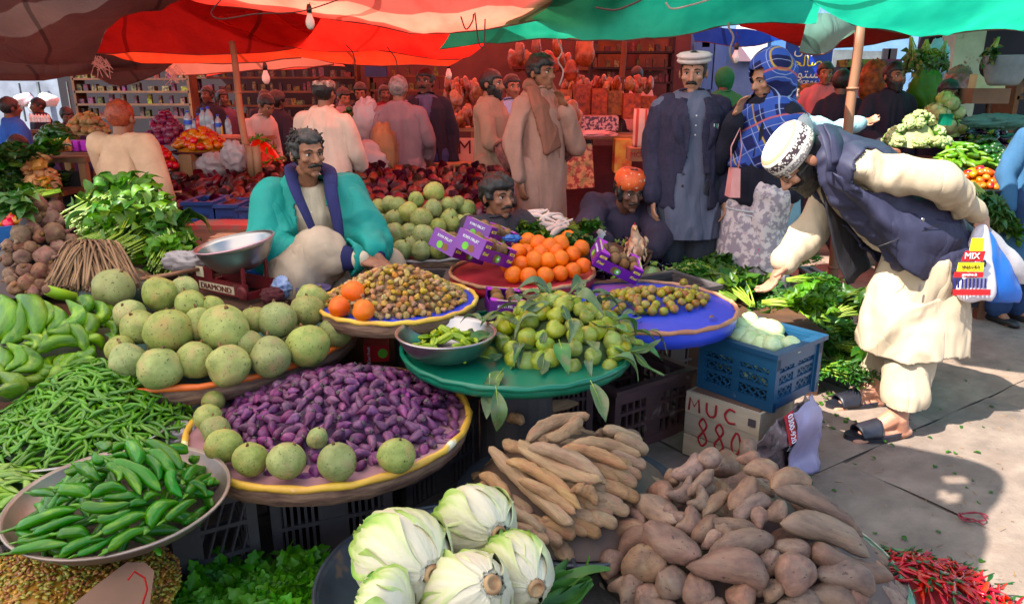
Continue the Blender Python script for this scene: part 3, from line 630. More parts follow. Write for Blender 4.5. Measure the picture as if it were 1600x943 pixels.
def bulb(px,py,d,s,label,cordtop):
 p=D(px,py,d);t=thing('light_bulb',label,'light bulb',p);k=s
 b=MB();b.lathe([(0.001,-.075*k),(.018*k,-.07*k),(.03*k,-.045*k),(.03*k,-.02*k),(.018*k,.012*k),(.013*k,.03*k)],14);mk('glass_bulb',b,m_glass,t,True)
 b=MB();b.lathe([(.017*k,.03*k),(.019*k,.06*k),(.012*k,.085*k)],12);mk('socket',b,m_blk,t,True)
 b=MB();q=D(cordtop[0],cordtop[1],d)-p;b.tube([(0,0,.08*k),Vector((0.01,0,.08*k)).lerp(q,.5)+Vector((.01,0,0)),q],.003,5);mk('cord',b,m_wire,t,True)
bulb(484,28,5.2,1.0,'unlit light bulb hanging near the top left of the salmon awning',(482,-6));bulb(415,116,7.4,1.25,'unlit light bulb hanging beside the left bamboo pole',(414,88))
bulb(701,112,7.4,1.0,'small unlit light bulb hanging behind the jacketed man',(700,96));bulb(1150,84,6.0,.95,'unlit light bulb hanging above the woman in the plaid shawl',(1150,50))
def strand(pts,d,r,label,m=m_wire):
 c=[D(px,py,d)for px,py in pts];A=upsample([list(x)for x in c],5);b=MB();b.tube([x for x in A],r,5)
 tag(mk('wire',b,m,None,True),label,'wire')
m_str=mat('pale_string',S(196,170,160),S(150,120,112),rough=.8,var=(0,0,0))
strand([(1148,2),(1146,20),(1138,40),(1146,58),(1140,80),(1146,98)],4.9,.007,'frayed pale cord dangling above the woman in plaid',m_str)
strand([(870,60),(878,80),(872,95),(880,112),(874,134)],5.3,.006,'frayed pale cord dangling from the green awning by the young man',m_str)
strand([(720,26),(728,46),(738,34),(740,22)],5.0,.005,'looped red cord under the salmon awning');strand([(742,20),(748,66),(756,72),(758,30)],5.0,.005,'longer looped cord left of the green awning')
strand([(345,0),(330,20),(346,30),(400,22),(470,18),(540,-4)],4.6,.004,'thin cord strung below the salmon awning');strand([(930,12),(960,16),(985,8),(1010,-4)],4.5,.006,'dark red cord tied under the green awning')
strand([(540,70),(552,84),(556,112)],6.8,.005,'short cord hanging from the orange strip');strand([(605,74),(618,92),(622,116)],6.8,.005,'cord hanging above the grey haired man')
strand([(1040,4),(1050,14),(1080,8),(1120,-4)],4.5,.005,'pale cord crossing the green awning',m_str)
b=MB();rr=random.Random(4)
for i in range(26):
 a=Vector(D(152+rr.uniform(-4,14),90+rr.uniform(-3,5),6.6));b.tube([a,a+Vector((rr.uniform(-.05,.05),0,-.05)),a+Vector((rr.uniform(-.09,.09),0,-rr.uniform(.06,.16)))],.003,4)
tag(mk('frayed_rope',b,m_str,None),'frayed white rope ends at the corner of the dark red awning','rope')
b=MB()
for i in range(22):
 a=Vector(D(268+rr.uniform(-6,8),104+rr.uniform(-3,5),7.1));b.tube([a,a+Vector((rr.uniform(-.05,.05),0,-.05)),a+Vector((rr.uniform(-.09,.09),0,-rr.uniform(.06,.16)))],.003,4)
tag(mk('frayed_rope',b,m_str,None),'frayed white rope ends where the grey swag meets the beige awning','rope')
# ---- buildings and shop walls
m_wall=mat('peeling_whitewash',S(150,158,172),S(116,122,134),sc=2,rough=.9,bump=.3,spots=(S(120,104,92),3,.66),var=(0,0,0))
m_bwall=mat('blue_grey_wall',S(120,160,196),S(92,132,172),sc=1.6,rough=.85,bump=.2,var=(0,0,0),spots=(S(150,170,190),3,.62))
m_dark=mat('dark_shade_tone',S(40,34,40),S(28,24,30),sc=1.5,rough=.9,bump=.2,var=(0,0,0));m_rwall=mat('dull_red_wall',S(96,62,60),S(70,44,46),sc=1.6,rough=.9,bump=.3,var=(0,0,0),spots=(S(160,130,120),3,.66))  # m_dark puts the shade of the shop interior into the wall colour
def wallbox(name,label,x0,x1,y,z1,m,th=.25,cat='building',z0=0):
 t=thing(name,label,cat,((x0+x1)/2,y,z0));b=MB();b.box((0,th/2,z1/2),(x1-x0,th,z1));mk('wall',b,m,t);return t
def X(px,y):return ray(px,140).x/ray(px,140).y*y
w1=wallbox('plaster_building','peeling whitewashed building standing in the light at the far left',X(-260,14),X(92,14),14,3.6,m_wall)
w2=wallbox('shop_building','open shop, wall coloured as shade, with crowded shelves behind the left stalls',X(92,13),X(560,13),13,3.4,m_dark)
w3=wallbox('shop_building','dark red walled snack shop behind the standing shoppers',X(560,12.6),X(1075,12.6),12.6,3.4,m_rwall)
w4=wallbox('blue_building','pale blue shuttered building behind the woman in plaid',X(1075,13),X(1440,13),13,3.8,m_bwall)
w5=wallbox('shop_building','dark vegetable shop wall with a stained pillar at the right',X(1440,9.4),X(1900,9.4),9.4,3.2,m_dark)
m_pil=mat('stained_plaster',S(176,176,156),S(150,146,126),sc=3,rough=.9,spots=(S(120,62,44),4,.6),var=(0,0,0))
b=MB();b.box((X(1500,9)-w5.location.x,-.3,1.6),(.34,.3,3.2));mk('pillar',b,m_pil,w5)
def panel(parent,px0,py0,px1,py1,y,m,name='shutter',th=.05):
 a=D(px0,py0,y);c=D(px1,py1,y);l=parent.location;b=MB();b.box(((a.x+c.x)/2-l.x,y-l.y,(a.z+c.z)/2-l.z),(abs(c.x-a.x),th,abs(a.z-c.z)));return mk(name,b,m,parent)
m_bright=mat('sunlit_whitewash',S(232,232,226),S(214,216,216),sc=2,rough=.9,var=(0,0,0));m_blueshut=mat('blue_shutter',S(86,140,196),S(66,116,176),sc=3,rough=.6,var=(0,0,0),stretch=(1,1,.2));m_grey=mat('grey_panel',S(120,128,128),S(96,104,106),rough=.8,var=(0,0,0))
for q in [(1086,66,1112,140),(1116,62,1130,150),(1206,62,1222,150),(1228,60,1240,150)]:panel(w4,*q,12.9,m_blueshut)
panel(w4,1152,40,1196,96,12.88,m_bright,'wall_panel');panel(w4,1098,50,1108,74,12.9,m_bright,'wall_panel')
for q in [(1302,78,1335,130),(1345,80,1372,130)]:panel(w4,*q,12.9,m_grey,'window')
for q in [(1380,76,1384,130),(1388,76,1394,130)]:panel(w4,*q,12.85,m_dark,'window_bar')
panel(w5,1505,90,1530,118,9.3,m_grey,'board');panel(w5,1500,62,1530,88,9.32,mat('brown_board',S(120,104,74),S(96,84,62),rough=.8),'board')
for q in [(935,60,978,108),(905,70,930,110),(1000,60,1040,110)]:panel(w3,*q,12.5,m_dwood,'shutter')
for q in [(104,128,112,170),(30,130,40,190),(60,128,66,180)]:panel(w1 if q[0]<90 else w2,*q,13.9 if q[0]<90 else 12.9,m_grey,'window_bar')
def text(s,m,parent,loc,rot,size,name='lettering',ext=.001,align='CENTER',shear=0,sx=1,off=0):
 c=bpy.data.curves.new(name,'FONT');c.body=s;c.size=size;c.extrude=ext;c.align_x=align;c.align_y='CENTER';c.shear=shear;c.offset=off
 c.materials.append(m);tmp=bpy.data.objects.new('t',c);COL.objects.link(tmp);me=bpy.data.meshes.new_from_object(tmp.evaluated_get(bpy.context.evaluated_depsgraph_get()));bpy.data.objects.remove(tmp)
 me.name=name;o=ob(name,me,parent,loc,rot,(sx,1,1));return o
m_sign=mat('blue_sign_print',S(20,62,190),S(14,50,170),rough=.4,var=(0,0,0));m_ycol=mat('yellow_print',S(240,220,60),S(236,214,50),rough=.5,var=(0,0,0));m_wcol=mat('white_print',S(236,236,240),S(230,230,236),rough=.5,var=(0,0,0))
p=D(1262,100,8.2);sg=thing('shop_sign','blue shop sign with yellow and white Urdu lettering','sign',p,(0,0,0))
b=MB();b.box((0,0,0),(.50,.03,.44));mk('sign_board',b,m_sign,sg)
text('\ufeb3\ufe92\ufef4\ufee6'[::-1],m_wcol,sg,(0,-.02,.15),(PI/2,0,0),.15)
text('\ufee3\ufebc\ufe8e\ufedf\ufea4\ufeea'[::-1],m_ycol,sg,(0,-.02,.02),(PI/2,0,0),.15)
text('\ufe8d\ufeb3\ufe98\ufeee\ufead'[::-1],m_wcol,sg,(0,-.02,-.1),(PI/2,0,0),.15)
text('SHOP # 6',m_wcol,sg,(0,-.02,-.19),(PI/2,0,0),.055)
# ---- crates, trays and bowls
m_crate=mat('black_crate_plastic',S(84,76,76),S(58,52,54),sc=4,rough=.6,bump=.3,bsc=18,var=(.01,.1,.15),spots=(S(104,88,80),6,.66));m_bcrate=mat('blue_crate_plastic',S(26,80,112),S(16,60,90),sc=3,rough=.45,var=(0,0,0),spots=(S(120,140,140),12,.7))
m_rcrate=mat('brown_crate_plastic',S(98,66,62),S(70,48,48),sc=4,rough=.6,bump=.3,var=(0,0,.05),spots=(S(130,110,100),6,.64));m_navy=mat('navy_crate_plastic',S(40,60,110),S(28,44,86),rough=.5,var=(0,.1,.1))
m_steel=mat('stainless_steel',S(170,168,166),S(150,148,148),sc=3,rough=.34,metal=1,var=(0,0,0),bump=.04,bsc=8);m_oldsteel=mat('worn_steel',S(158,142,130),S(128,112,102),sc=5,rough=.38,metal=.7,var=(0,0,0),spots=(S(110,90,76),5,.66))
m_dbowl=mat('dark_enamel',S(84,88,94),S(60,62,68),sc=5,rough=.45,metal=.3,var=(0,0,0),spots=(S(120,100,84),7,.64))
def crate(name,label,pa,pb,depth,h,m,group=None,z=0,slats=14,rails=2,diag=False,lattice=False,lid=False,cat='crate',tilt=0):
 """open plastic crate: front bottom edge runs from pa to pb, box goes away from the camera"""
 pa=Vector(pa);pb=Vector(pb);L=(pb-pa).length;yaw=math.atan2(pb.y-pa.y,pb.x-pa.x)
 c=(pa+pb)/2+Vector((-math.sin(yaw),math.cos(yaw),0))*depth/2;t=thing(name,label,cat,(c.x,c.y,z+pa.z),(tilt,0,yaw),group);T=.022
 def side(w,pos,rz,nsl,name='side_wall'):
  b=MB();Rz=Euler((0,0,rz)).to_matrix();A=lambda x,z_,dx,dz,dy=T:b.box(Vector(pos)+Rz@Vector((x,0,z_)),(dx,dy,dz),Rz)
  A(0,.02,w,.04);A(0,h-.045,w,.05,T*1.3);
  for r in range(rails):A(0,.04+(h-.09)*(r+1)/(rails+1),w-.03,.014,T*.9)
  for sx in (-1,1):A(sx*(w/2-.015),h/2,.03,h-.02,T*1.2)
  A(0,h*.5,w*(.1 if lattice else .2)if w>.3 else .025,h-.08,T*.7)
  n=nsl
  for k in range(1,n):
   x=-w/2+w*k/n
   if diag or lattice:
    for q in range(rails+1):
     z0=.04+(h-.09)*q/(rails+1);z1=.04+(h-.09)*(q+1)/(rails+1)
     for sg in ((1,-1)if lattice else ((1,)if (k+q)%2 else (1,))):
      a=Vector(pos)+Rz@Vector((x-sg*w/n*.5*(1.6 if lattice else 1),0,z0));c2=Vector(pos)+Rz@Vector((x+sg*w/n*.5*(1.6 if lattice else 1),0,z1));b.bar(a,c2,.008 if lattice else .016,.006)
   else :A(x,h/2,.009,h-.08,T*.55)
  mk(name,b,m,t)
 side(L,(0,-depth/2+T,0),0,slats);side(L,(0,depth/2-T,0),0,max(4,slats//2));ns=max(5,int(slats*depth/L));side(depth-2*T,(-L/2+T,0,0),PI/2,ns);side(depth-2*T,(L/2-T,0,0),PI/2,ns)
 b=MB();b.box((0,0,.008),(L-.06,depth-.06,.014));mk('base',b,m,t)
 b=MB()
 for sx,sy,dx,dy in ((0,-1,L+.02,.035),(0,1,L+.02,.035),(-1,0,.035,depth-.05),(1,0,.035,depth-.05)):b.box((sx*(L/2-.008),sy*(depth/2-.008),h-.008),(dx,dy,.02))
 mk('rim',b,m,t)
 if lid:
  b=MB();n=16
  for k in range(n+1):b.box((-L/2+.02+(L-.04)*k/n,0,h+.004),(.012,depth-.03,.008))
  for k in range(9):b.box((0,-depth/2+.02+(depth-.04)*k/8,h+.0035),(L-.03,.012,.0075))
  mk('bottom_grille',b,m,t)
 return t
def tray(name,label,c,r,h,ms,mr,cat='tray',rim=.012,flange=0,group=None,skirt=True,ms2=None):
 """flat round board or basket: top surface, wrapped side, padded rim"""
 t=thing(name,label,cat,c,(0,0,0),group)
 b=MB();b.lathe([(r*.99,-.012),(r*.99,0)],56);mk('board',b,ms,t)
 if skirt:
  b=MB();a=np.arange(56)*2*PI/56;V=[]
  for i,(k,z)in enumerate([(1.0,0.002),(1.006,-h*.4),(.985,-h),(.9,-h)]):
   for q in a:V.append((math.cos(q)*r*k*(1+.006*math.sin(q*23+i)),math.sin(q)*r*k*(1+.006*math.sin(q*23+i)),z))
  b.add(V,[(i*56+k,i*56+(k+1)%56,(i+1)*56+(k+1)%56,(i+1)*56+k)for i in range(3)for k in range(56)]);mk('side',b,ms2 or mr,t,True)
 b=MB();n=72;path=[(math.cos(2*PI*k/n)*r*(1+.004*math.sin(k*2.3)),math.sin(2*PI*k/n)*r*(1+.004*math.sin(k*2.3)),rim*.6+.002*math.sin(k*1.7))for k in range(n+1)];b.tube(path,[rim*(1+.14*math.sin(k*1.9))for k in range(n+1)],7,cap=False);mk('rim',b,mr,t,True)
 return t
def bowl(name,label,c,r,h,m,cat='bowl',rot=(0,0,0),group=None,lip=.008,fl=.55,mrim=None):
 t=thing(name,label,cat,c,rot,group);pr=[]
 for i in range(11):u=i/10;pr.append((fl*r+(r-fl*r)*math.sin(u*PI/2)if False else r*(fl+(1-fl)*u**.6)if i else .001,-h+h*u**1.7 if i else -h))
 b=MB();prof=[(.001,-h)]+[(r*(fl*.9+(1-fl*.9)*(u/10)**.62),-h+h*(u/10)**1.5)for u in range(0,11)];inner=[(rr_-.003,z+.004)for rr_,z in prof[::-1]];inner[-1]=(.001,-h+.004)
 b.lathe(prof+inner,48,cap=False);mk('shell',b,m,t,True)
 b=MB();n=60;b.tube([(math.cos(2*PI*k/n)*r,math.sin(2*PI*k/n)*r,0)for k in range(n+1)],lip*.5,7,cap=False);mk('rim',b,mrim or m,t,True)
 return t
mp=lambda n,a,b_,**k:mat(n,a,b_,var=(0,0,0),**k)
m_yrim=mp('yellow_rim_tape',S(232,186,60),S(206,150,60),sc=7,rough=.5,spots=(S(236,226,190),9,.6));m_orim=mp('orange_rim_tape',S(236,116,40),S(216,96,36),sc=6,rough=.45);m_wick=mp('brown_wickerwork',S(150,116,90),S(96,66,56),sc=12,rough=.85,bump=.9,bsc=24,stretch=(1,1,6))
m_pinkcl=mp('dusty_pink_sheet',S(176,128,132),S(150,104,110),sc=5,rough=.7);m_blue=mp('royal_blue_sheet',S(46,72,200),S(32,54,176),sc=3,rough=.4,bump=.2,bsc=9,spots=(S(120,130,200),16,.72));m_redsheet=mp('crimson_sheet',S(180,38,50),S(150,28,42),sc=4,rough=.5,bump=.3,bsc=10)
m_greensheet=mp('green_enamel',S(16,118,88),S(12,100,74),sc=4,rough=.28,spots=(S(150,180,150),14,.72));m_tan=mp('tan_cane_rim',S(196,140,100),S(160,104,76),sc=12,rough=.6,bump=.5);m_teal=mp('dark_teal_sheet',S(44,84,78),S(34,66,64),rough=.6)
def pc(px,py,z):return P(px,py,z)
# ---- purple fruit basket
cP,rP=disc(520,212,768,.45)
tray('basket','round wicker basket with yellow rim holding the purple fruit',cP,rP,.05,m_pinkcl,m_yrim,'basket',.011,ms2=m_wick)
dP=Dome(cP+Vector((.02,.03,0)),rP*.93,rP*.9,.135,1.7)
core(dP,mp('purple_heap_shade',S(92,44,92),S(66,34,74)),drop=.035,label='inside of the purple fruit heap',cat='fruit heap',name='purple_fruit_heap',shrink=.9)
fill('purple',dP,300,.058,'purple_fruit','small purple pear shaped fruit in the heap on the yellow rimmed basket','fruit','purple fruit heaped on the yellow rimmed basket',long=.031,seed=3,sink=.15,tilt=.7,rmax=.99,stuff=260,stuffname='purple_fruit_heap',stufflabel='lower layer of the purple fruit heap',vary=.2)
dM=Dome(cP,rP*1.0,rP,.09,1.6)
rows_place('melon',dM,[[(333,626,36),(496,684,34)],[(325,652,44),(337,672,46)],[(350,696,56),(391,716,56),(448,719,60),(527,721,62),(620,711,58)]],'pale melon','melon','melons along the front of the purple fruit basket','of the purple fruit basket',['back row','middle row','front row'],sink=.15)
# ---- melon tray
cMt,rM=disc(322,234,613,.55)
tray('tray','round tray with orange rim under the large pale green melons',cMt,rM,.06,m_teal,m_orim,'tray',.011,ms2=m_wick)
dMt=Dome(cMt+Vector((.0,.03,0)),rM*1.0,rM*1.0,.2,1.9)
rows_place('melon',dMt,[[(177,450,64),(250,458,56),(287,452,44),(487,468,52)],[(202,492,50),(299,477,50),(331,480,40),(397,500,46),(480,486,54)],[(219,511,58),(264,517,72),(312,506,54),(351,512,76),(433,500,62),(537,503,54)],[(188,545,46),(306,562,62),(388,540,48),(524,519,54)],[(200,564,60),(249,576,72),(358,571,66),(422,557,66),(480,540,70)]],
'large green melon','melon','melons on the orange rimmed tray','on the orange rimmed tray',['topmost row','second row','middle row','fourth row','front row'],sink=.4)
for k,(x,y,d)in enumerate([(230,545,60),(330,540,60),(450,530,56),(280,545,50),(400,560,50),(350,560,40)]):
 p=dMt.hit(x,y)+Vector((0,.14,-.03));tag(ob('melon',random.choice(IT['melon']),None,p,(k,k,0),d*ppx(p)),'pale green melon mostly hidden inside the heap on the orange rimmed tray','melon','melons inside the orange rimmed tray heap')
 # ---- nut tray and three oranges
cN,rN=disc(622,122,508,.68)
tray('tray','blue lined tray with yellow rim holding the pale husk berries',cN,rN,.05,m_blue,m_yrim,'tray',.009,ms2=m_wick)
dN=Dome(cN+Vector((-.01,.02,0)),rN*.92,rN*.88,.135,1.5)
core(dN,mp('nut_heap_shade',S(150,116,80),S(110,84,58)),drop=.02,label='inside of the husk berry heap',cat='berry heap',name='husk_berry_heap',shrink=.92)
fill('nut',dN,300,.030,'husk_berry','small dried pale husk berry in the heap on the yellow rimmed blue tray','berry','husk berries heaped on the blue tray',long=.024,seed=5,sink=.05,tilt=.9,stuff=260,stuffname='husk_berry_heap',stufflabel='lower layer of the husk berry heap',vary=.25)
dO=Dome(cN,rN,rN,.05,1)
rows_place('orange',dO,[[(552,457,37)],[(530,479,34),(568,485,35)]],'bright orange','orange','three oranges beside the husk berries','of three beside the husk berries',['upper place','lower row'],sink=.2)
# ---- green table with guavas, steel bowl with starfruit
cG,rG=disc(808,178,611,.58)
tray('round_table','round green enamel table top under guavas and a steel bowl',cG,rG,.03,m_greensheet,m_greensheet,'table',.01)
b=MB();b.lathe([(rG*.35,-.52),(rG*.3,-.03)],20);o=mk('table_stand',b,m_crate);o.parent=[x for x in bpy.data.objects if x.name.startswith('round_table')][0]
dG=Dome(pc(873,535,.58),rG*.72,rG*.68,.17,1.7)
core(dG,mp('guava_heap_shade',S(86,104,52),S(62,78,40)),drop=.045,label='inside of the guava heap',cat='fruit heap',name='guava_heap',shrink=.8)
fill('guava',dG,84,.064,'guava','yellow green guava in the leafy heap on the green table','guava','guavas heaped on the green table',seed=9,sink=.12,tilt=1.2,rmax=1.0,vary=.14)
random.seed(4)
def leaves(dome,n,L,label,group,key='leaf',lift=.02,rmax=1.0,seed=1,name='leaf'):
 rr=random.Random(seed)
 for x,y in poisson(dome,n,6,rmax,seed):
  nn=dome.nrm(x,y);p=Vector((x,y,dome.z(x,y)+lift));a=math.atan2(y-dome.c.y,x-dome.c.x)+rr.uniform(-1,1)
  Rm=Euler((rr.uniform(-.5,.5),rr.uniform(-.2,.7),a)).to_matrix();s=L*rr.uniform(.7,1.3)
  tag(ob(name,rr.choice(IT[key]),None,p,Rm,(s,s*rr.uniform(.8,1.1),s)),label,'leaf',group)
leaves(dG,70,.1,'dull green leaf attached among the guavas on the green table','leaves among the guavas',lift=.028,seed=5,rmax=1.02)
for (x,y,a,pitch)in [(765,590,-1.7,1.1),(775,610,-1.4,1.3),(785,580,-2,.6),(925,600,-1.2,.7),(985,535,-.3,.4),(990,550,-.5,.6),(760,560,3,.2),(980,500,.1,-.1)]:
 p=pc(x,y,.6);tag(ob('leaf',random.choice(IT['leaf']),None,p,(0,pitch,a),(.13,.12,.13)),'dull green leaf drooping over the edge of the green table','leaf','leaves drooping over the green table edge')
cB,rB=disc(697,78,545,.68)
bowl('bowl','polished steel bowl of starfruit on the green table',cB,rB,.085,m_steel)
dB=Dome(cB+Vector((.0,0,-.055)),rB*.66,rB*.6,.06,1.6);fill('star',dB,34,.062,'starfruit','green ribbed starfruit piled in the polished steel bowl','starfruit','starfruit in the steel bowl',long=.03,seed=2,sink=0,tilt=.5,rmax=1)
p=pc(752,500,.70);tag(ob('leaf',IT['leaf'][0],None,p,(0.2,.1,2.6),(.09,.1,.09)),'grey green leaf lying over the right rim of the steel bowl','leaf')
# ---- blue tray with plums
cBl,rBl=disc(1004,142,523,.62)
tray('tray','large royal blue round tray with cane rim holding loose plums',cBl,rBl,.06,m_blue,m_tan,'tray',.009,ms2=m_blue)
dPl=Dome(pc(1016,475,.622),.25,.15,.045,1.5,rot=.2)
fill('plum',dPl,78,.037,'plum','small green and red plum in the scatter on the royal blue tray','plum','plums on the royal blue tray',seed=12,sink=-.35,tilt=1,rmax=1.0,vary=.12)
for x,y in ((1068,441),(1085,450),(1091,463)):
 p=pc(x,y,.64);tag(ob('plum',IT['plum'][0],None,p,(1,0,0),.037),'green plum lying apart at the far right edge of the scatter','plum','plums lying apart on the blue tray')
p=pc(1108,496,.63);b=MB();b.add(*leafshape(.03,.02,4));tag(mk('dry_husk',b,M['straw'],loc=p),'dry husk scrap on the right side of the royal blue tray','husk')
# ---- red tray with oranges
cR,rR=disc(816,112,455,.67)
tray('tray','round crimson tray with cane rim holding the orange pyramid',cR,rR,.045,m_redsheet,m_tan,'tray',.009,ms2=m_redsheet)
dR=Dome(pc(853,422,.67),.23,.2,.12,1.3)
rows_place('orange',dR,[[(825,376,26),(841,380,27),(859,385,28),(876,380,27),(888,371,24)],[(810,393,27),(835,406,29),(857,407,27),(876,404,27),(895,397,26),(908,388,27)],[(793,412,27),(814,413,27),(911,415,26),(845,395,27),(868,393,26)],[(802,429,28),(826,431,28),(852,430,28),(875,427,26),(895,422,26)]],
'orange','orange','oranges piled on the crimson tray','of the pyramid on the crimson tray',['top row','second row','third row','front row'],sink=.35)
for k in range(14):
 a=k*.9;p=dR.c+Vector((math.cos(a)*.1,math.sin(a)*.09+.03,.035+.04*(k%2)));tag(ob('orange',IT['orange'][k%3],None,p,(k,0,0),.074),'orange hidden inside the pyramid on the crimson tray','orange','oranges inside the pyramid')
 # ---- back melons
cBm,rBm=disc(660,108,410,.62)
tray('tray','round tray with white rim under the far heap of melons',cBm,rBm,.05,m_teal,mp('pale_rim',S(196,190,184),S(160,150,146)),'tray',.008,ms2=m_wick)
dBm=Dome(cBm+Vector((0,.04,0)),rBm*1.02,rBm*1.1,.33,1.5)
rows_place('melon',dBm,[[(678,300,34),(650,312,26),(700,321,27)],[(567,321,25),(591,324,28),(609,318,26),(622,321,28),(677,326,30),(715,317,25),(729,326,30)],[(570,336,26),(594,346,26),(616,342,30),(639,331,33),(658,341,35),(702,340,30),(750,340,26),(731,346,28)],[(591,361,26),(616,365,35),(639,362,28),(661,367,35),(684,354,29),(706,350,27),(718,347,26)],[(604,387,28),(628,390,33),(643,380,25),(658,391,33),(685,390,30),(706,375,28)]],
'flecked melon','melon','melons heaped behind the seated vendor','of the heap beside the vendor',['peak row','second row','middle row','fourth row','bottom row'],sink=.45)
for k in range(14):
 a=k*.85;p=dBm.c+Vector((math.cos(a)*.17,math.sin(a)*.14-.02,.08+.1*(k%2)));tag(ob('melon',IT['melon'][k%6],None,p,(k,0,0),.11),'melon inside the far heap beside the seated vendor','melon','melons inside the far heap')
 # ---- yams
cY=pc(893,770,.24);dY=Dome(cY,.40,.40,.26,1.7)
bowl('tray','dark steel tray under the heap of long yams',cY+Vector((0,-.0,-.0)),.37,.05,m_dbowl,'tray')
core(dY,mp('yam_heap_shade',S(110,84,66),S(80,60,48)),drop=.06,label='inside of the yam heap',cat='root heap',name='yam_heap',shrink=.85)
yl='long tan yam in the stack on the dark steel tray';yg='long tan yams stacked on the dark steel tray'
ysegs=[(785,668,899,624,25),(819,684,917,643,26),(857,687,911,655,25),(905,674,1018,684,25),(889,690,1000,705,23),(880,697,981,726,23),(829,694,949,747,29),(803,696,934,756,31),(798,716,911,788,26),(813,748,902,800,22),(766,700,893,822,27),(895,760,937,782,25),(757,735,800,795,24),(748,752,790,800,22),(785,690,830,705,22),(780,650,840,660,20),(790,790,850,830,22),(800,820,860,846,22)]
ends=[(1012,706),(1000,716),(988,730),(1010,729),(1003,744),(983,746),(995,759),(970,752),(966,767),(985,772),(948,767),(955,787),(938,797),(925,777),(960,802),(975,790),(930,812),(946,817),(915,800),(903,817),(920,832),(900,837),(880,847),(888,827),(868,832),(856,847),(848,830),(832,806),(818,826),(1004,690),(940,835),(965,820),(985,800),(1000,780)]
random.seed(8);o1=seg_place('yam',dY,[(q[0],q[1],q[2],q[3],q[4],.035)for q in ysegs],'yam',yl,'yam',yg,sink=.2)
o2=seg_place('yamend',dY,[(x-42-random.uniform(0,20),y-20-random.uniform(-4,10),x,y,22+random.uniform(-2,3))for x,y in ends],'yam','blunt yam end showing in the right side of the yam stack','yam','yam ends at the right of the stack',sink=.55);autolabel(o1,'long tan yam','of the stack');fill('yam',Dome(cY+Vector((0,0,-.02)),.29,.30,.2,1.7),44,.24,'yam','tan yam in the lower layers of the stack','yam','yams in the lower layers',long=.05,seed=31,sink=.1,tilt=.15,yaw=-.75,rmax=.95);autolabel(o2,'yam end','right in the yam stack')
# ---- sweet potatoes
cS=pc(1165,880,.14);dS=Dome(cS,.48,.44,.31,1.9)
bowl('tray','steel tray under the heap of sweet potatoes',cS+Vector((0,0,.0)),.44,.06,m_steel,'tray')
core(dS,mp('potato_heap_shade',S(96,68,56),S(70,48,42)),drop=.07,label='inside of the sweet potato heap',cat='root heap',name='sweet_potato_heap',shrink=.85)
ssegs=[(1150,686,1103,775,36,.03),(1120,703,1094,730,29),(1098,716,1054,747,28),(1117,733,1078,772,22),(1085,751,1046,782,25),(1045,733,1058,762,21),(1016,755,1052,788,28),(1166,724,1222,748,29),(1183,746,1145,794,32),(1136,768,1095,810,21),(1200,775,1145,808,27),(1102,766,1084,798,29),(992,778,1066,820,36),(954,794,1022,818,26),(1092,797,1062,833,32),(1122,804,1084,846,28),(1110,817,1188,828,25),(1176,817,1202,800,26),(928,841,1022,826,32),(967,852,1025,840,34),(1011,828,1098,872,48,.03),(1094,855,1132,835,23),(1107,858,1205,837,40,.02),(1072,880,1200,896,48,.03),(975,887,1045,876,48,.02),(948,902,967,860,33),(932,868,952,851,25),(968,900,998,940,46),(1022,918,1072,902,50,.01),(988,940,1037,922,40),(1068,933,1117,915,46),(1135,918,1178,948,44),(1186,866,1218,888,36),(1172,903,1208,920,32),(1203,757,1264,748,36),(1235,767,1278,770,25),(1215,756,1350,832,28,.03),(1224,806,1358,860,38,.03),(1256,794,1322,803,22),(1196,798,1230,807,33),(1208,856,1272,862,32),(1268,863,1392,906,36,.02),(1273,890,1363,914,40,.02),(1222,920,1262,872,52,.02),(1188,870,1224,887,33),(1256,922,1332,947,38),(1194,903,1214,938,36),(1318,926,1352,942,32),(1213,938,1282,948,36),(1000,950,1060,960,44),(1090,948,1140,965,44),(1160,960,1230,975,44),(1040,800,1075,815,26),(1150,836,1110,820,24),(1150,715,1190,722,22),(1160,700,1180,712,24),(1230,735,1250,745,24)]
random.seed(5);o1=seg_place('sweet',dS,ssegs,'sweet_potato','earthy brown sweet potato in the heap at the lower right','sweet potato','sweet potatoes heaped at the lower right',sink=.12);autolabel(o1,'sweet potato','of the lower right heap')
fill('sweet',Dome(cS+Vector((0,.0,-.03)),.41,.40,.26,1.9),100,.14,'sweet_potato','earthy brown sweet potato in the lower layer of the heap at the lower right','sweet potato','sweet potatoes under the top layer',long=.062,seed=21,sink=.1,tilt=.4)
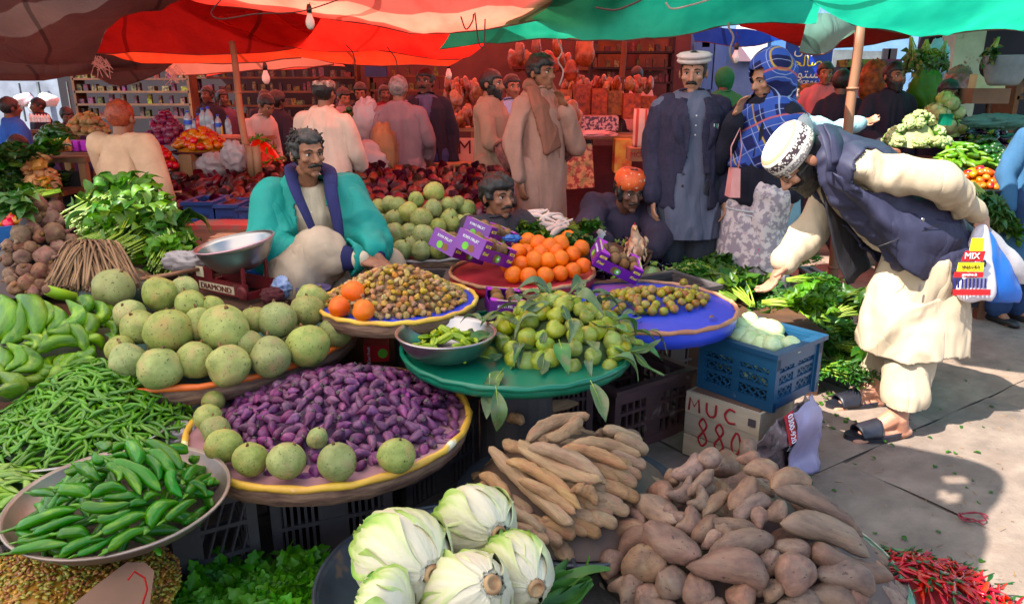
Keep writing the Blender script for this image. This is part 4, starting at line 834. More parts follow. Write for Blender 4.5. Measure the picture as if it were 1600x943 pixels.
# ---- chillies, beans, broad beans
cC,rC=disc(190,158,872,.50)
bowl('tray','wide shallow steel tray of big green chillies',cC,rC,.05,m_oldsteel,'tray',rot=(.02,.03,0),fl=.8)
dC=Dome(cC+Vector((-.01,0,-.01)),rC*.97,rC*.95,.13,1.9)
cs5=[(85,560,380,460,74),(170,590,420,500,62),(290,590,440,590,78),(75,680,345,640,62),(290,690,510,610,62),(390,705,585,598,46),(530,655,745,560,66),(500,585,735,485,72),(485,540,645,490,56),(405,475,640,458,66),(505,415,705,410,54),(578,238,805,385,78),(585,260,705,405,60),(640,135,705,265,88),(735,148,905,285,84),(740,190,875,305,92),(730,210,792,335,62),(715,540,865,425,84),(806,525,965,418,64),(818,295,882,425,66),(890,335,995,258,62),(895,405,1035,290,54),(930,335,1025,405,52),(388,255,495,325,72),(455,385,625,368,66),(295,368,455,402,84),(138,390,285,402,52),(240,475,300,398,44),(280,445,345,418,42),(80,575,175,625,52),(98,645,272,600,44),(545,185,645,150,54),(830,175,935,192,62),(915,245,1000,220,48),(1015,355,1062,318,38),(630,455,722,440,48),(555,255,602,335,60),(485,155,548,192,64),(455,228,525,242,62),(685,548,795,518,42),(555,210,635,215,36),(660,180,760,130,50),(700,420,790,400,44),(420,330,520,300,50),(220,520,330,540,40)]
random.seed(3);mC=[]
for q in cs5:
 a=seg_place('chili',dC,[(q[0]/3.1425,643+q[1]/3.1425,q[2]/3.1425,643+q[3]/3.1425,q[4]/3.1425,.012 if q[4]>55 else 0)],'green_chilli','large glossy green chilli on the wide steel tray','chilli','big green chillies on the steel tray',sink=.15)[0]
 k=IT['chili'].index(a.data);ob('stalk',IT['chilistem'][k],a);mC.append(a)
autolabel(mC,'large glossy green chilli','of the chilli tray')
fill('chili',Dome(cC+Vector((0,0,-.035)),rC*.84,rC*.82,.13,1.9),90,.105,'green_chilli','green chilli in the lower layer on the wide steel tray','chilli','green chillies under the top layer',long=.026,seed=6,sink=.2,tilt=.3)
cBe,rBe=disc(118,150,738,.47)
bowl('tray','shallow steel tray under the green bean heap',cBe,rBe,.05,m_steel,'tray',fl=.8)
dBe=Dome(cBe+Vector((.03,.08,-.01)),rBe*.96,rBe*.98,.165,1.5)
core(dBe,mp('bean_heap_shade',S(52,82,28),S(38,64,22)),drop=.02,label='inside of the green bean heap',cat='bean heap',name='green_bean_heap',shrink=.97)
fill('bean',dBe,300,.125,'green_bean','thin green bean in the tangled heap on the left steel tray','bean','green beans heaped on the left steel tray',long=.0118,seed=8,sink=-.6,tilt=.22,rmax=1.0,stuff=330,stuffname='green_bean_heap',stufflabel='lower layer of the green bean heap')
cFb=pc(-20,790,.42);rF=105*ppx(cFb)
bowl('tray','steel tray of flat broad beans cut by the left edge',cFb,rF,.05,m_steel,'tray',fl=.8);dF=Dome(cFb,rF*.95,rF*.95,.1,1.6)
core(dF,MATS['bean_heap_shade'],drop=.02,label='inside of the broad bean heap',cat='bean heap',name='broad_bean_heap')
fill('flatbean',dF,150,.085,'broad_bean','flat pale broad bean in the heap at the left edge','bean','broad beans at the left edge',long=.02,seed=8,sink=-.2,tilt=.3,rmax=1.0)
# ---- seeds at the lower left
cSe=pc(75,935,.30);dSe=Dome(cSe,.30,.26,.09,1.7)
mk_round('seed','seed','nut',1)
m_seed=mat('amber_seed',S(196,148,44),S(156,104,34),sc=30,rough=.35,var=(0,0,0),c3=S(150,150,60));V,F=spin(sph,8,6);IT['seed']=[]
for k,cc in enumerate([m_seed,mat('green_gold_seed',S(168,156,62),S(130,124,40),rough=.35,var=(0,0,0)),mat('brown_seed',S(160,96,36),S(124,70,30),rough=.35,var=(0,0,0))]):IT['seed'].append(itemmesh('seed',[cc],[(zup(V)*np.array([1,.62,.45]),F,0)]))
core(dSe,m_seed,drop=.006,label='amber seed heap at the lower left corner',cat='seed heap',name='seed_heap')
for k in range(3):
 b=MB();me=IT['seed'][k];V0=np.array([tuple(v.co)for v in me.vertices]);F0=[tuple(q.vertices)for q in me.polygons];rr=random.Random(k)
 for i in range(1300):
  r=math.sqrt(rr.random())*1.0;a=rr.random()*2*PI;x=dSe.c.x+r*math.cos(a)*dSe.rx;y=dSe.c.y+r*math.sin(a)*dSe.ry;s=.0135*rr.uniform(.8,1.25);Rm=np.array(Euler((rr.uniform(-.6,.6),rr.uniform(-.6,.6),rr.uniform(0,6.3))).to_matrix());b.add((V0*s)@Rm.T+np.array((x,y,dSe.z(x,y)+rr.uniform(-.003,.008))),F0)
 tag(kind(ob('seed_heap',b.mesh('seeds',[me.materials[0]])),'stuff'),'small amber and green seeds heaped at the lower left corner','seed heap')
b=MB();b.box((0,0,0),(.5,.42,.30));o=mk('sack',b,mp('blue_sack_cloth',S(30,60,130),S(22,44,104),rough=.7,bump=.3),None,loc=(cSe.x-.1,cSe.y-.03,.15));tag(o,'blue cloth covered stand under the amber seeds','stand')
m_card=mp('brown_cardboard',S(126,90,68),S(104,74,56),sc=3,rough=.8);b=MB()
V=[]
for z in (0,.004):
 for x,y in [(-.09,-.06),(.085,-.06),(.09,.03),(.07,.05),(.035,.055),(-.02,.015),(-.09,-.045)]:V.append((x,y,z))
b.add(V,[tuple(range(7))[::-1],tuple(range(7,14))]+[(i,(i+1)%7,7+(i+1)%7,7+i)for i in range(7)])
o=tag(mk('cardboard_flap',b,m_card),'brown cardboard flap with red string by the amber seeds','cardboard');p=pc(165,925,.42);o.location=p;o.rotation_euler=(.55,.1,.35);o.scale=(1.05,1.15,1)
b=MB();b.tube([D(200,905,1.28),D(210,892,1.3),D(226,902,1.3),D(230,920,1.28),D(222,945,1.25)],.0022,5);tag(mk('red_string',b,m_hem if False else MATS['red_binding']),'red string looped beside the cardboard flap','string')
# ---- bananas
cBa,rBa=disc(75,146,616,.56)
bowl('tray','steel tray under the green bananas at the left',cBa,rBa,.06,m_oldsteel,'tray',fl=.8)
dBa=Dome(cBa+Vector((0,.05,0)),rBa,rBa*.95,.24,1.6)
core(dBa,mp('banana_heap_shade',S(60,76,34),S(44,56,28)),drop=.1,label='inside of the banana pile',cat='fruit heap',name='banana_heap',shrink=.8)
bb=[(17,462,-6,540,32),(40,478,14,542,28),(37,458,66,518,30),(58,468,78,510,22),(123,475,104,517,26),(110,498,78,527,22),(138,488,138,527,24),(152,466,153,514,22),(170,472,168,516,20),(127,462,140,486,20),(55,545,127,530,22),(125,530,168,539,18),(5,538,2,588,20),(28,536,23,582,26),(53,545,36,586,26),(20,578,13,626,28),(92,480,84,520,22),(175,520,172,545,16),(80,520,45,545,20),(150,545,120,560,20),(100,500,140,545,20),(-10,560,-20,610,24),(0,430,-20,470,24),(45,520,60,550,20),(165,500,185,530,18)]
random.seed(2);seg_place('plantain',dBa,[(q[0],q[1],q[2],q[3],q[4],.03)for q in bb],'banana','green cooking banana in the pile at the left','banana','green bananas piled at the left',sink=.2);autolabel([x for x in bpy.data.objects if x.get('group')=='green bananas piled at the left'],'green cooking banana','of the left pile')
hb=dBa.hit(97,592);t=thing('banana_hand','bright green hand of bananas spread like a fan with a cut stalk','bananas',hb+Vector((0,-.02,.02)))
b=MB();b.tube([(0,-.02,0),(0,.0,.01),(0,.03,.015)],[.016,.022,.02],12);b.ell((0,-.022,0),(.017,.005,.015),mi=1);mk('stalk',b,[mat('banana_stalk',S(140,172,70),S(118,150,56)),m_card],t,True)
for dx,dy,w in [(-62,8,20),(-38,-14,20),(-27,-34,20),(-4,-42,19),(18,-44,21),(40,-38,19),(64,-18,20),(50,-28,18)]:
 k=ppx(hb);e=Vector((dx*k,-dy*k*.75,-dy*k*.5));c=e*.62;me=random.choice(IT['plantain']);Rm=e.to_track_quat('X','Z').to_matrix();ob('banana',me,t,c,Rm,(e.length*.95,w*k,w*k));b=MB();b.tube([(0,0,0),e*.22],[.006,.008],8);mk('banana_neck',b,MATS['banana_stalk'],t,True)
b=MB();q=dBa.hit(88,458);b.tube([q+Vector((.03,.05,-.03)),q,q+Vector((-.01,-.03,.02))],[.02,.022,.018],10);b.ell(q+Vector((-.011,-.034,.0225)),(.016,.006,.016),mi=1);tag(mk('banana_stalk',b,[MATS['banana_stalk'],m_card],None,True),'thick cut banana stalk standing up from the pile','stalk')
# ---- beetroot
dBt=Dome(D(60,410,3.0)-Vector((0,0,.12)),.30,.24,.40,1.1)
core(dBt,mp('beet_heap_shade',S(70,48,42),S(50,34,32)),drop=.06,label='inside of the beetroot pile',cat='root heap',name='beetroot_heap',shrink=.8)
rows_place('beet',dBt,[[(56,318,30),(87,324,26)],[(54,336,25),(78,340,28),(51,356,21),(90,345,22)],[(84,364,33),(35,367,31),(62,367,22),(108,375,21)],[(14,385,21),(32,386,18),(48,386,21),(91,387,25),(110,392,20)],[(70,401,31),(36,402,27),(99,400,21),(12,405,22)],[(38,422,24),(62,424,27),(84,418,22),(100,420,22),(16,428,20)],[(19,436,20),(43,441,27),(64,445,22),(25,450,22),(54,457,22),(82,440,22)]],
'earthy beetroot','beetroot','beetroots piled at the left','of the pile beside the leafy greens',['topmost row','second row','third row','fourth row','fifth row','sixth row','lowest row'],sink=.3,tilt=1.6)
b=MB();b.box((0,0,0),(.8,.6,.62));o=mk('stand',b,m_dwood,loc=(-2.2,3.2,.31));tag(o,'dark wooden stand under the beetroot and the leafy greens','stand')
for k,(x,y)in enumerate([(20,410),(30,375),(4,420),(95,300),(70,300),(10,445)]):
 p=D(x,y,3.05);tag(ob('beet_leaves',IT['spin'][k%3],None,p,(0,.3,k*1.1),.2),'green leaf tuft sticking out of the beetroot pile','leaves','leaf tufts in the beetroot pile')
 # ---- leafy bundles: cut stalks face the lane
m_cut=mat('cut_stalk_end',S(186,200,130),S(160,180,104),rough=.6,var=(0,0,0))
def bundle(seed,R_=.10,L=.34,n=110):
 rr=random.Random(seed);b=MB()
 for i in range(n):
  r=R_*math.sqrt(rr.random());a=rr.random()*2*PI;y,z=r*math.cos(a)*1.15,r*math.sin(a)*.85;w=rr.uniform(.0035,.0065);e=rr.uniform(-.03,.02);f=rr.uniform(.7,1.3)
  b.tube([(e,y*.9,z*.9),(L*.4,y,z),(L*.75,y*1.2*f,z*1.2*f+.02)],[w,w*.9,w*.6],5,1);b.ell((e,y*.9,z*.9),(.0015,w*.96,w*.96),seg=5,rings=3,mi=2)
 for i in range(70):
  a=rr.random()*2*PI;t=rr.uniform(.35,1.05);V,F=leafshape(rr.uniform(.07,.13),rr.uniform(.5,.7)*.1,5,rr.uniform(-.2,.4),.25,0,rr);r=R_*rr.uniform(.7,1.35)
  Rm=np.array(Euler((rr.uniform(-.8,.8),rr.uniform(-.9,.6),rr.uniform(-1.8,1.8))).to_matrix());b.add(V@Rm.T+np.array((L*t-.04,r*math.cos(a),max(-.06,r*math.sin(a)*.9)+.01)),F,0)
 return b.mesh('leafy_bundle',[M['herb2'],M['stem'],m_cut])
BU=[bundle(k)for k in range(4)]
bl=[(120,318,3.7,1.25,.5,1.0,'topmost left bundle of leafy stalks on the tall pile'),(165,300,3.75,1.5,.35,1.05,'topmost middle bundle of leafy stalks on the tall pile'),(205,315,3.7,1.75,.3,1.0,'topmost right bundle of leafy stalks on the tall pile'),(150,345,3.55,1.4,.3,1.15,'bundle of cut stalks just below the top of the pile'),(195,350,3.5,1.6,.25,1.1,'bundle of cut stalks in the middle of the pile'),(140,380,3.45,1.3,.2,1.0,'bundle of cut stalks at the lower left of the pile'),(235,345,3.6,1.9,.3,1.0,'leafy bundle at the upper right of the pile'),(272,370,3.45,2.15,.3,.9,'leafy bundle at the far right of the pile with white stalks'),(180,385,3.35,1.5,.2,1.0,'bundle of cut stalks at the bottom of the pile'),(255,405,3.25,1.8,.2,.8,'small loose bundle of thin sprigs at the lower right of the pile')]
for k,(x,y,d,yw,pt,s,lb)in enumerate(bl):
 p=D(x,y+(26 if y<360 else 10),d);tag(ob('leafy_bundle',BU[k%4],None,p,Euler((0,-pt*.45,yw)).to_matrix(),s*.84),lb,'greens','bundles of leafy stalks on the tall pile')
rr=random.Random(9);IT['bigleaf']=[]
for k in range(3):
 V,F=leafshape(1,.62,9,.18,.22);b=MB();b.add(V,F);b.tube([(-.35,0,-.05),(0,0,0),(.35,0,V[2+15,2]+.012)],[.025,.022,.01],5,1);IT['bigleaf'].append(b.mesh('leaf',[M['spinach'],M['stem']]))
for k in range(40):
 x,y=rr.uniform(225,300),rr.uniform(330,425)
 if k>30:x,y=rr.uniform(95,260),rr.uniform(305,335)
 p=D(x,y,3.35+(420-y)*.003+.02);s=rr.uniform(.09,.17)
 tag(ob('leaf',IT['bigleaf'][k%3],None,p,(rr.uniform(-.6,.6),rr.uniform(-.2,.9),rr.uniform(-2.6,.2)),s),'broad green leaf hanging from the tall pile of leafy bundles','leaf','broad leaves on the leafy bundle pile')
b=MB();b.box((0,0,0),(.95,.55,.7));tag(mk('stand',b,m_dwood,loc=(-2.0,3.95,.35)),'dark stand hidden behind the tall leafy pile','stand')
# ---- palm fibre broom and the dark pumpkin
pk=D(165,435,2.9);b=MB();V,F=spin(sph,40,18,ns=.03,sect=lambda a:1+.035*math.cos(a*11));V=zup(V)*np.array([.36,.30,.2]);b.add(V,F);tag(mk('pumpkin',b,M['pumpkin'],None,True,loc=pk+Vector((0,.05,-.06))),'dark green speckled pumpkin behind the bananas','pumpkin')
b=MB();rr=random.Random(6)
for i in range(230):
 u=rr.random();a=D(150+rr.uniform(-26,18),378+rr.uniform(-4,10)+abs(rr.gauss(0,3)),3.02+rr.uniform(-.04,.08));ex=70+u*150;e=D(ex,452-abs(ex-150)*.1+rr.uniform(-6,6),2.78+rr.uniform(-.05,.06));m1=a.lerp(e,.45)+Vector((0,0,.05+rr.uniform(0,.03)))
 A=upsample([list(a),list(m1),list(e)],4);b.tube([x for x in A],[.003]*len(A),4,sx=1.6,sy=.5)
tag(mk('fibre_bundle',b,M['straw'],None,True),'dry brown palm fibre strands draped over the dark pumpkin','fibre')
# ---- napa cabbages
tint=None
def attrmat(name,cols,rough=.5,bump=.3):
 m=bpy.data.materials.new(name);m.use_nodes=True;N=m.node_tree.nodes;L=m.node_tree.links;b=N['Principled BSDF'];a=N.new('ShaderNodeAttribute');a.attribute_name='tint'
 r=N.new('ShaderNodeValToRGB');r.color_ramp.elements[0].color=cols[0];r.color_ramp.elements[1].color=cols[-1]
 for i,c in enumerate(cols[1:-1]):e=r.color_ramp.elements.new((i+1)/(len(cols)-1));e.color=c
 L.new(a.outputs['Fac'],r.inputs[0]);L.new(r.outputs[0],b.inputs['Base Color']);b.inputs['Roughness'].default_value=rough
 tc=N.new('ShaderNodeTexCoord');n=N.new('ShaderNodeTexNoise');n.inputs['Scale'].default_value=22;n.inputs['Detail'].default_value=5;mp_=N.new('ShaderNodeMapping');mp_.inputs['Scale'].default_value=(.25,1,1);L.new(tc.outputs['Object'],mp_.inputs[0]);L.new(mp_.outputs[0],n.inputs[0])
 bp=N.new('ShaderNodeBump');bp.inputs['Strength'].default_value=bump;bp.inputs['Distance'].default_value=.01;L.new(n.outputs[0],bp.inputs['Height']);L.new(bp.outputs[0],b.inputs['Normal']);b.inputs['Subsurface Weight'].default_value=0
 return m
m_napa=attrmat('napa_leaf',[S(208,198,168),S(200,202,146),S(158,186,84),S(80,138,34)],.42,.8)
def napa(seed,L=.34,w=.2,layers=13):
 """local X runs from the cut stem (x=0) to the leaf tips (x=L)"""
 rr=random.Random(seed);t=[];me_all=[]
 for q in range(layers+1):
  V=[];T=[];nu,nv=26,27;a0=q*2.4+rr.uniform(-.3,.3);lay=q/layers;span=1.0+.25*rr.random();Lq=L*(.84+.16*rr.random())*(1 if q else .9);ph=rr.random()*6
  for i in range(nu+1):
   u=i/nu;rad=w*.5*(math.sin(PI*min(1,.025+u*.86))**.55)*(.72+.32*lay)
   for j in range(nv):
    v=-1+2*j/(nv-1);ang_=a0+v*span*(.45+.75*math.sin(PI*min(1,u*.75+.12)));ruf=(abs(v)**3*.10+max(0,u-.75)*.5)*math.sin(v*26+ph+u*11)*w*.32+max(0,u-.6)*w*.07*math.sin(v*41+ph*2);ruf*=min(1,u*4)
    rib=.035*w*math.exp(-(v/.22)**2)*(1-u)+.02*w*abs(math.sin(v*15+u*2+ph))*(1-.3*u);r=rad+ruf+rib+w*.05*abs(v)**2*lay
    x=u*Lq*(1-.06*v*v)+w*.12*abs(v)**2*0;V.append((x,r*math.cos(ang_),r*math.sin(ang_)))
    T.append(min(1,max(0,(u-.15)*.9+abs(v)**2*.5-.18+.16*math.sin(v*13+ph)*u+.12*math.sin(v*31+u*9+ph)-.14*math.exp(-(v/.16)**2))))
  F=[(i*nv+j,i*nv+j+1,(i+1)*nv+j+1,(i+1)*nv+j)for i in range(nu)for j in range(nv-1)]
  me=bpy.data.meshes.new('leaf');me.from_pydata(V,[],F);me.materials.append(m_napa);me.polygons.foreach_set('use_smooth',[True]*len(F));at=me.attributes.new('tint','FLOAT','POINT');at.data.foreach_set('value',T);me_all.append(me)
 return me_all
m_butt=mp('cut_stem',S(196,160,110),S(150,104,70),sc=24,rough=.7)
def place_napa(label,head,tip,w,seed):
 a=Vector(head);d=Vector(tip)-a;t=thing('napa_cabbage',label,'cabbage',a,d.to_track_quat('X','Z').to_matrix().to_euler(),'napa cabbages in the dark bowl')
 for me in napa(seed,d.length,w):ob('leaf',me,t)
 b=MB();b.lathe([(.001,.004),(.008,.002),(.012,-.004),(.015,-.008),(.019,-.004),(.026,.012)],20,rot=Matrix.Rotation(PI/2,3,'Y'));mk('cut_stem',b,m_butt,t,True)
 b=MB();b.ell((d.length*.5,0,0),(d.length*.44,w*.36,w*.36));mk('heart',b,mp('pale_heart',S(220,222,180),S(190,206,130)),t,True)
cNa=pc(700,900,.24);bowl('bowl','dark worn bowl holding the napa cabbages',cNa,.345,.12,m_dbowl,lip=.012)
place_napa('large napa cabbage at the left with its cut stem facing right',D(676,896,1.32),D(588,846,1.50),.205,1)
place_napa('upper napa cabbage with its round cut stem facing the viewer',D(780,834,1.52),D(712,806,1.70),.195,2)
place_napa('lower middle napa cabbage partly cut by the bottom edge',D(770,912,1.25),D(690,950,1.40),.18,3)
place_napa('pale smooth napa cabbage at the right of the bowl',D(838,918,1.34),D(782,856,1.54),.15,5)
place_napa('greenish napa cabbage at the bottom left of the bowl',pc(640,965,.44),pc(560,935,.46),.16,6)
# ---- corn cob in husk, parsley, red chillies
b=MB()
for k in range(7):
 V,F=leafshape(.26,.09,9,.06,.35);Rm=np.array(Euler((k*.9,0,0)).to_matrix());V[:,2]+=.018;b.add(V@Rm.T,F)
b.ell((.12,0,0),(.13,.028,.028));p=pc(822,950,.30);tag(mk('corn_cob',b,M['herb2'],None,True,loc=p,rot=(0,-.1,.45),scale=.7),'corn cob in its green husk at the bottom edge beside the cabbages','corn')
b=MB()
for k in range(3):V,F=leafshape(.16,.05,8,.1,.3);Rm=np.array(Euler((k*2,-.3+k*.2,k*.5)).to_matrix());b.add(V@Rm.T,F)
tag(mk('corn_husk',b,M['herb2'],None,True,loc=pc(862,935,.3),rot=(0,-.1,.3)),'loose green husk blade right of the corn cob','husk')
for k,(x,y,a,s)in enumerate([(270,940,.4,.24),(330,915,1.6,.24),(370,930,.5,.26),(420,915,1.0,.25),(450,900,1.4,.22),(300,955,2.6,.25),(400,950,2.2,.25),(480,935,2.4,.25),(350,960,1.0,.26),(245,960,1.8,.24),(510,950,1.6,.22)]):
 tag(ob('parsley_bunch',IT['parsley'][k%2],None,pc(x,y+70,.03),(0,-.45,a),s),'bright green parsley bunch, '+ordl(k,11)+' of those at the bottom edge','parsley','parsley bunches at the bottom edge')
for k,(x,y)in enumerate([(880,885),(890,870),(905,890)]):tag(ob('parsley_bunch',IT['parsley'][k%2],None,pc(x,y,.1),(0,-.2,1.5+k),.16),'dark sprig of parsley between the yams and the sweet potatoes','parsley','sprigs between the root heaps')
cRc=pc(1440,935,.06);dRc=Dome(cRc,.24,.2,.09,1.6);bowl('tray','green rimmed basket under the red chillies',cRc,.235,.05,mp('green_rim_cloth',S(110,140,90),S(84,112,70),bump=.4),'basket',fl=.85,lip=.014)
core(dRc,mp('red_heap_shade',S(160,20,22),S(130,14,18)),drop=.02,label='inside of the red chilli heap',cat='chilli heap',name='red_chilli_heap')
fill('redchili',dRc,240,.085,'red_chilli','thin bright red chilli in the heap at the lower right corner','chilli','red chillies at the lower right corner',long=.0145,seed=4,sink=-.5,tilt=.45,rmax=1.0,vary=.25)
# ---- crates under the trays
cg='black crates stacked under the trays'
crate('crate','black plastic crate under the front of the purple fruit basket',P(432,893,0),P(618,850,0),.40,.38,m_crate,cg,slats=18)
crate('crate','black plastic crate under the right of the purple fruit basket',P(640,815,0),P(752,745,0),.36,.36,m_crate,cg,slats=16)
crate('crate','upturned black crate with grille bottom beside the chilli tray',P(190,985,0),P(415,915,0),.36,.38,m_crate,cg,slats=12,diag=True,lid=True,rails=2)
crate('crate','brown plastic crate under the green table',P(775,728,0),P(925,712,0),.4,.42,m_rcrate,cg,slats=20)
crate('crate','dusty black crate standing right of the brown one',P(960,716,0),P(1078,672,0),.34,.30,m_rcrate,cg,slats=12)
crate('crate','black crate in the shade under the blue tray',P(1000,640,0),P(1112,610,0),.34,.56,m_crate,cg,slats=14)
crate('crate','dark crate deep under the green table',P(860,650,0),P(990,640,0),.3,.52,m_crate,cg,slats=14)
crate('crate','black crate supporting the melon tray',P(300,770,0),P(480,760,0),.5,.47,m_crate,cg,slats=14)
crate('crate','black crate supporting the bean tray',P(10,900,0),P(140,885,0),.4,.4,m_crate,cg,slats=12)
crate('crate','black crate supporting the banana tray',P(60,760,0),P(220,750,0),.5,.48,m_crate,cg,slats=12)
crate('crate','black crate supporting the husk berry tray',P(560,640,0),P(700,640,0),.4,.6,m_crate,cg,slats=12)
crate('crate','black crate supporting the crimson tray',P(740,580,0),P(880,580,0),.4,.6,m_crate,cg,slats=12)
crate('crate','black crate supporting the far melon tray',P(590,560,0),P(720,560,0),.4,.55,m_crate,cg,slats=12)
crate('crate','low black crate under the yam tray',P(820,880,0),P(960,880,0),.4,.17,m_crate,cg,slats=12)
crate('crate','low black crate under the sweet potatoes',P(1080,960,0),P(1260,960,0),.45,.09,m_crate,cg,slats=12,rails=1)
m_rbox=mp('red_carton',S(196,28,34),S(180,22,28),rough=.4)
q=thing('carton','small red kiwi fruit carton in the shade under the steel bowl','carton',P(588,552,.45),(0,0,.15));b=MB();b.box((0,.05,0),(.10,.1,.07));mk('box',b,m_rbox,q);m_kg=mp('kiwi_green_print',S(110,190,40),S(90,170,30));b=MB();b.lathe([(.02,0),(.02,.002)],20,c=(0,0,0),rot=Matrix.Rotation(PI/2,3,'X'));mk('printed_kiwi',b,m_kg,q,loc=(.026,-.001,0));text('Kiwi Fruit',m_wcol,q,(-.03,-.003,-.005),(PI/2,-PI/2,0),.018)
# ---- kiwi cartons
m_kp=mp('purple_carton',S(112,28,140),S(96,22,122),sc=2,rough=.35);m_kpink=mp('magenta_carton_top',S(196,60,204),S(180,50,190),sc=2,rough=.35);m_kin=mp('carton_inside',S(70,30,70),S(50,24,52));m_klab=mp('pale_green_label',S(190,200,110),S(176,186,96));m_wprint=m_wcol
def kiwibox(label,loc,rot,nk=8,s=1.0):
 t=thing('kiwi_carton',label,'carton',loc,rot,'purple kiwi cartons');t.scale=(s,)*3
 L,W,Hh=.24,.15,.085
 b=MB()
 b.box((0,-W/2,Hh*.32),(L,.004,Hh*.64));b.box((0,W/2,Hh*.32),(L,.004,Hh*.64));b.box((0,0,.002),(L,W,.004));mk('body',b,m_kp,t)
 for sx in (-1,1):
  b=MB();b.box((sx*(L/2-.001),0,Hh/2),(.004,W+.004,Hh));b.box((sx*(L/2-.025),-W/2-.001,Hh/2),(.05,.004,Hh));b.box((sx*(L/2-.025),W/2+.001,Hh/2),(.05,.004,Hh));mk('end_panel',b,m_kp,t)
  b=MB();n=12;o_=[];x0=sx*(L/2);V=[]
  for i in range(n+1):
   v=-W/2+W*i/n;dx=.052-.03*math.sqrt(max(0,1-((v)/(W*.34))**2))if abs(v)<W*.34 else .052;V+=[(x0,v,Hh),(x0-sx*dx,v,Hh)]
  V+=[(a,b_,c-.003)for a,b_,c in V];k=2*(n+1);b.add(V,[(2*i,2*i+2,2*i+3,2*i+1)for i in range(n)]+[(k+2*i,k+2*i+1,k+2*i+3,k+2*i+2)for i in range(n)]+[(2*i+1,2*i+3,k+2*i+3,k+2*i+1)for i in range(n)]);mk('top_flap',b,m_kpink,t)
  b=MB();b.box((sx*(L/2-.008),0,Hh+.0015),(.008,W*.7,.001));mk('label_strip',b,m_klab,t)
  text('Kiwi',m_ycol,t,(sx*(L/2-.026),-W/2-.0045,Hh*.36),(PI/2,0,0),.021,shear=.2);b=MB();b.box((sx*(L/2-.026),-W/2-.0045,Hh*.74),(.036,.001,.012));mk('yellow_badge',b,m_ycol,t);text('Fruit',m_kp,t,(sx*(L/2-.026),-W/2-.0055,Hh*.74),(PI/2,0,0),.011)
  text('KIWI FRUIT',m_wprint,t,(sx*(L/2+.0028),0,Hh*.72),(PI/2,0,sx*PI/2),.018);b=MB();b.lathe([(.017,0),(.017,.001)],18,rot=Matrix.Rotation(PI/2,3,'Y'));mk('printed_kiwi',b,m_kg,t,loc=(sx*(L/2+.002),.015,Hh*.3));b=MB();b.lathe([(.017,0),(.017,.001)],18,rot=Matrix.Rotation(PI/2,3,'Y'));mk('printed_kiwi',b,M['kiwi'],t,loc=(sx*(L/2+.0015),-.02,Hh*.3))
 for r_,mm,dx,yy in ((.02,M['kiwi'],-.012,0),(.016,m_kg,.006,-.001),(.006,m_wcol,.006,-.002)):b=MB();b.lathe([(r_,0),(r_,.001)],20,rot=Matrix.Rotation(PI/2,3,'X'));mk('printed_kiwi',b,mm,t,loc=(dx,-W/2-.003+yy,Hh*.3))
 Mx=Euler(rot).to_matrix()if not isinstance(rot,Matrix)else rot
 for i in range(nk):
  x=-.084+.056*(i%4);y=(-.033 if i<4 else .033);p=Vector(loc)+Mx@(Vector((x,y,.058+.008*(i%2)))*s);tag(ob('kiwi',IT['kiwi'][i%3],None,p,(i,i*.5,0),.056*s),'brown kiwi packed in '+('the '+label.split(' ',1)[1]if True else ''),'kiwi','kiwis in the purple cartons')
 return t
kiwibox('purple kiwi carton propped at the far left of the crimson tray',D(712,398,3.28),(.28,.34,.98),8,1.0)
kiwibox('purple kiwi carton leaning in front beside the oranges',D(752,402,3.06),(.28,.36,.98),8,1.0)
kiwibox('purple kiwi carton behind the leaning ones',D(762,378,3.38),(.25,.3,.98),8,1.0)
kiwibox('purple kiwi carton tilted down on the blue tray edge',D(956,418,3.22),(.3,.46,.12),8,.92)
kiwibox('purple kiwi carton lying below the crimson tray',P(787,488,.615),(.1,0,PI/2+.12),8,.9)
# ---- white gourds in the blue crate on the MUC box
pa=P(1088,637,.30);pb=P(1215,700,.30)
bc=P(1092,728,0);
m_boxw=mat('pale_box_wood',S(196,180,156),S(150,132,112),sc=5,rough=.8,bump=.5,bsc=12,stretch=(.15,1,1),var=(0,.1,.12));m_rp=mp('red_paint',S(176,30,40),S(150,24,34),rough=.7)
A0=P(1066,708,0);B0=P(1178,752,0);yaw=math.atan2(B0.y-A0.y,B0.x-A0.x);wL=(B0-A0).length;dep=.30;cc=(A0+B0)/2+Vector((-math.sin(yaw),math.cos(yaw),0))*dep/2
bt=thing('wooden_box','pale wooden box marked MUC 880 in red paint under the blue crate','box',(cc.x,cc.y,0),(0,0,yaw));hB=.29
for i,(z,hh)in enumerate([(.05,.095),(.15,.095),(.243,.09)]):
 for sy,ln in ((-1,wL),(1,wL)):b=MB();b.box((0,sy*(dep/2-.006-.004*(i==2)*0),z),(ln,.012+.004*(i==2),hh));mk('plank',b,m_boxw,bt)
 for sx in (-1,1):b=MB();b.box((sx*(wL/2-.006),0,z),(.012,dep-.026,hh-.003));mk('plank',b,m_boxw,bt)
for sx in (-1,1):
 for sy in (-1,1):b=MB();b.box((sx*(wL/2-.028),sy*(dep/2-.028),hB/2),(.03,.03,hB-.02));mk('corner_post',b,m_boxw,bt)
b=MB();b.box((0,0,hB-.003),(wL-.03,dep-.03,.006));mk('lid',b,m_card,bt)
b=MB();b.box((wL/2-.03,-dep/2-.0075,.245),(.03,.003,.03));mk('metal_strap',b,m_crate,bt)
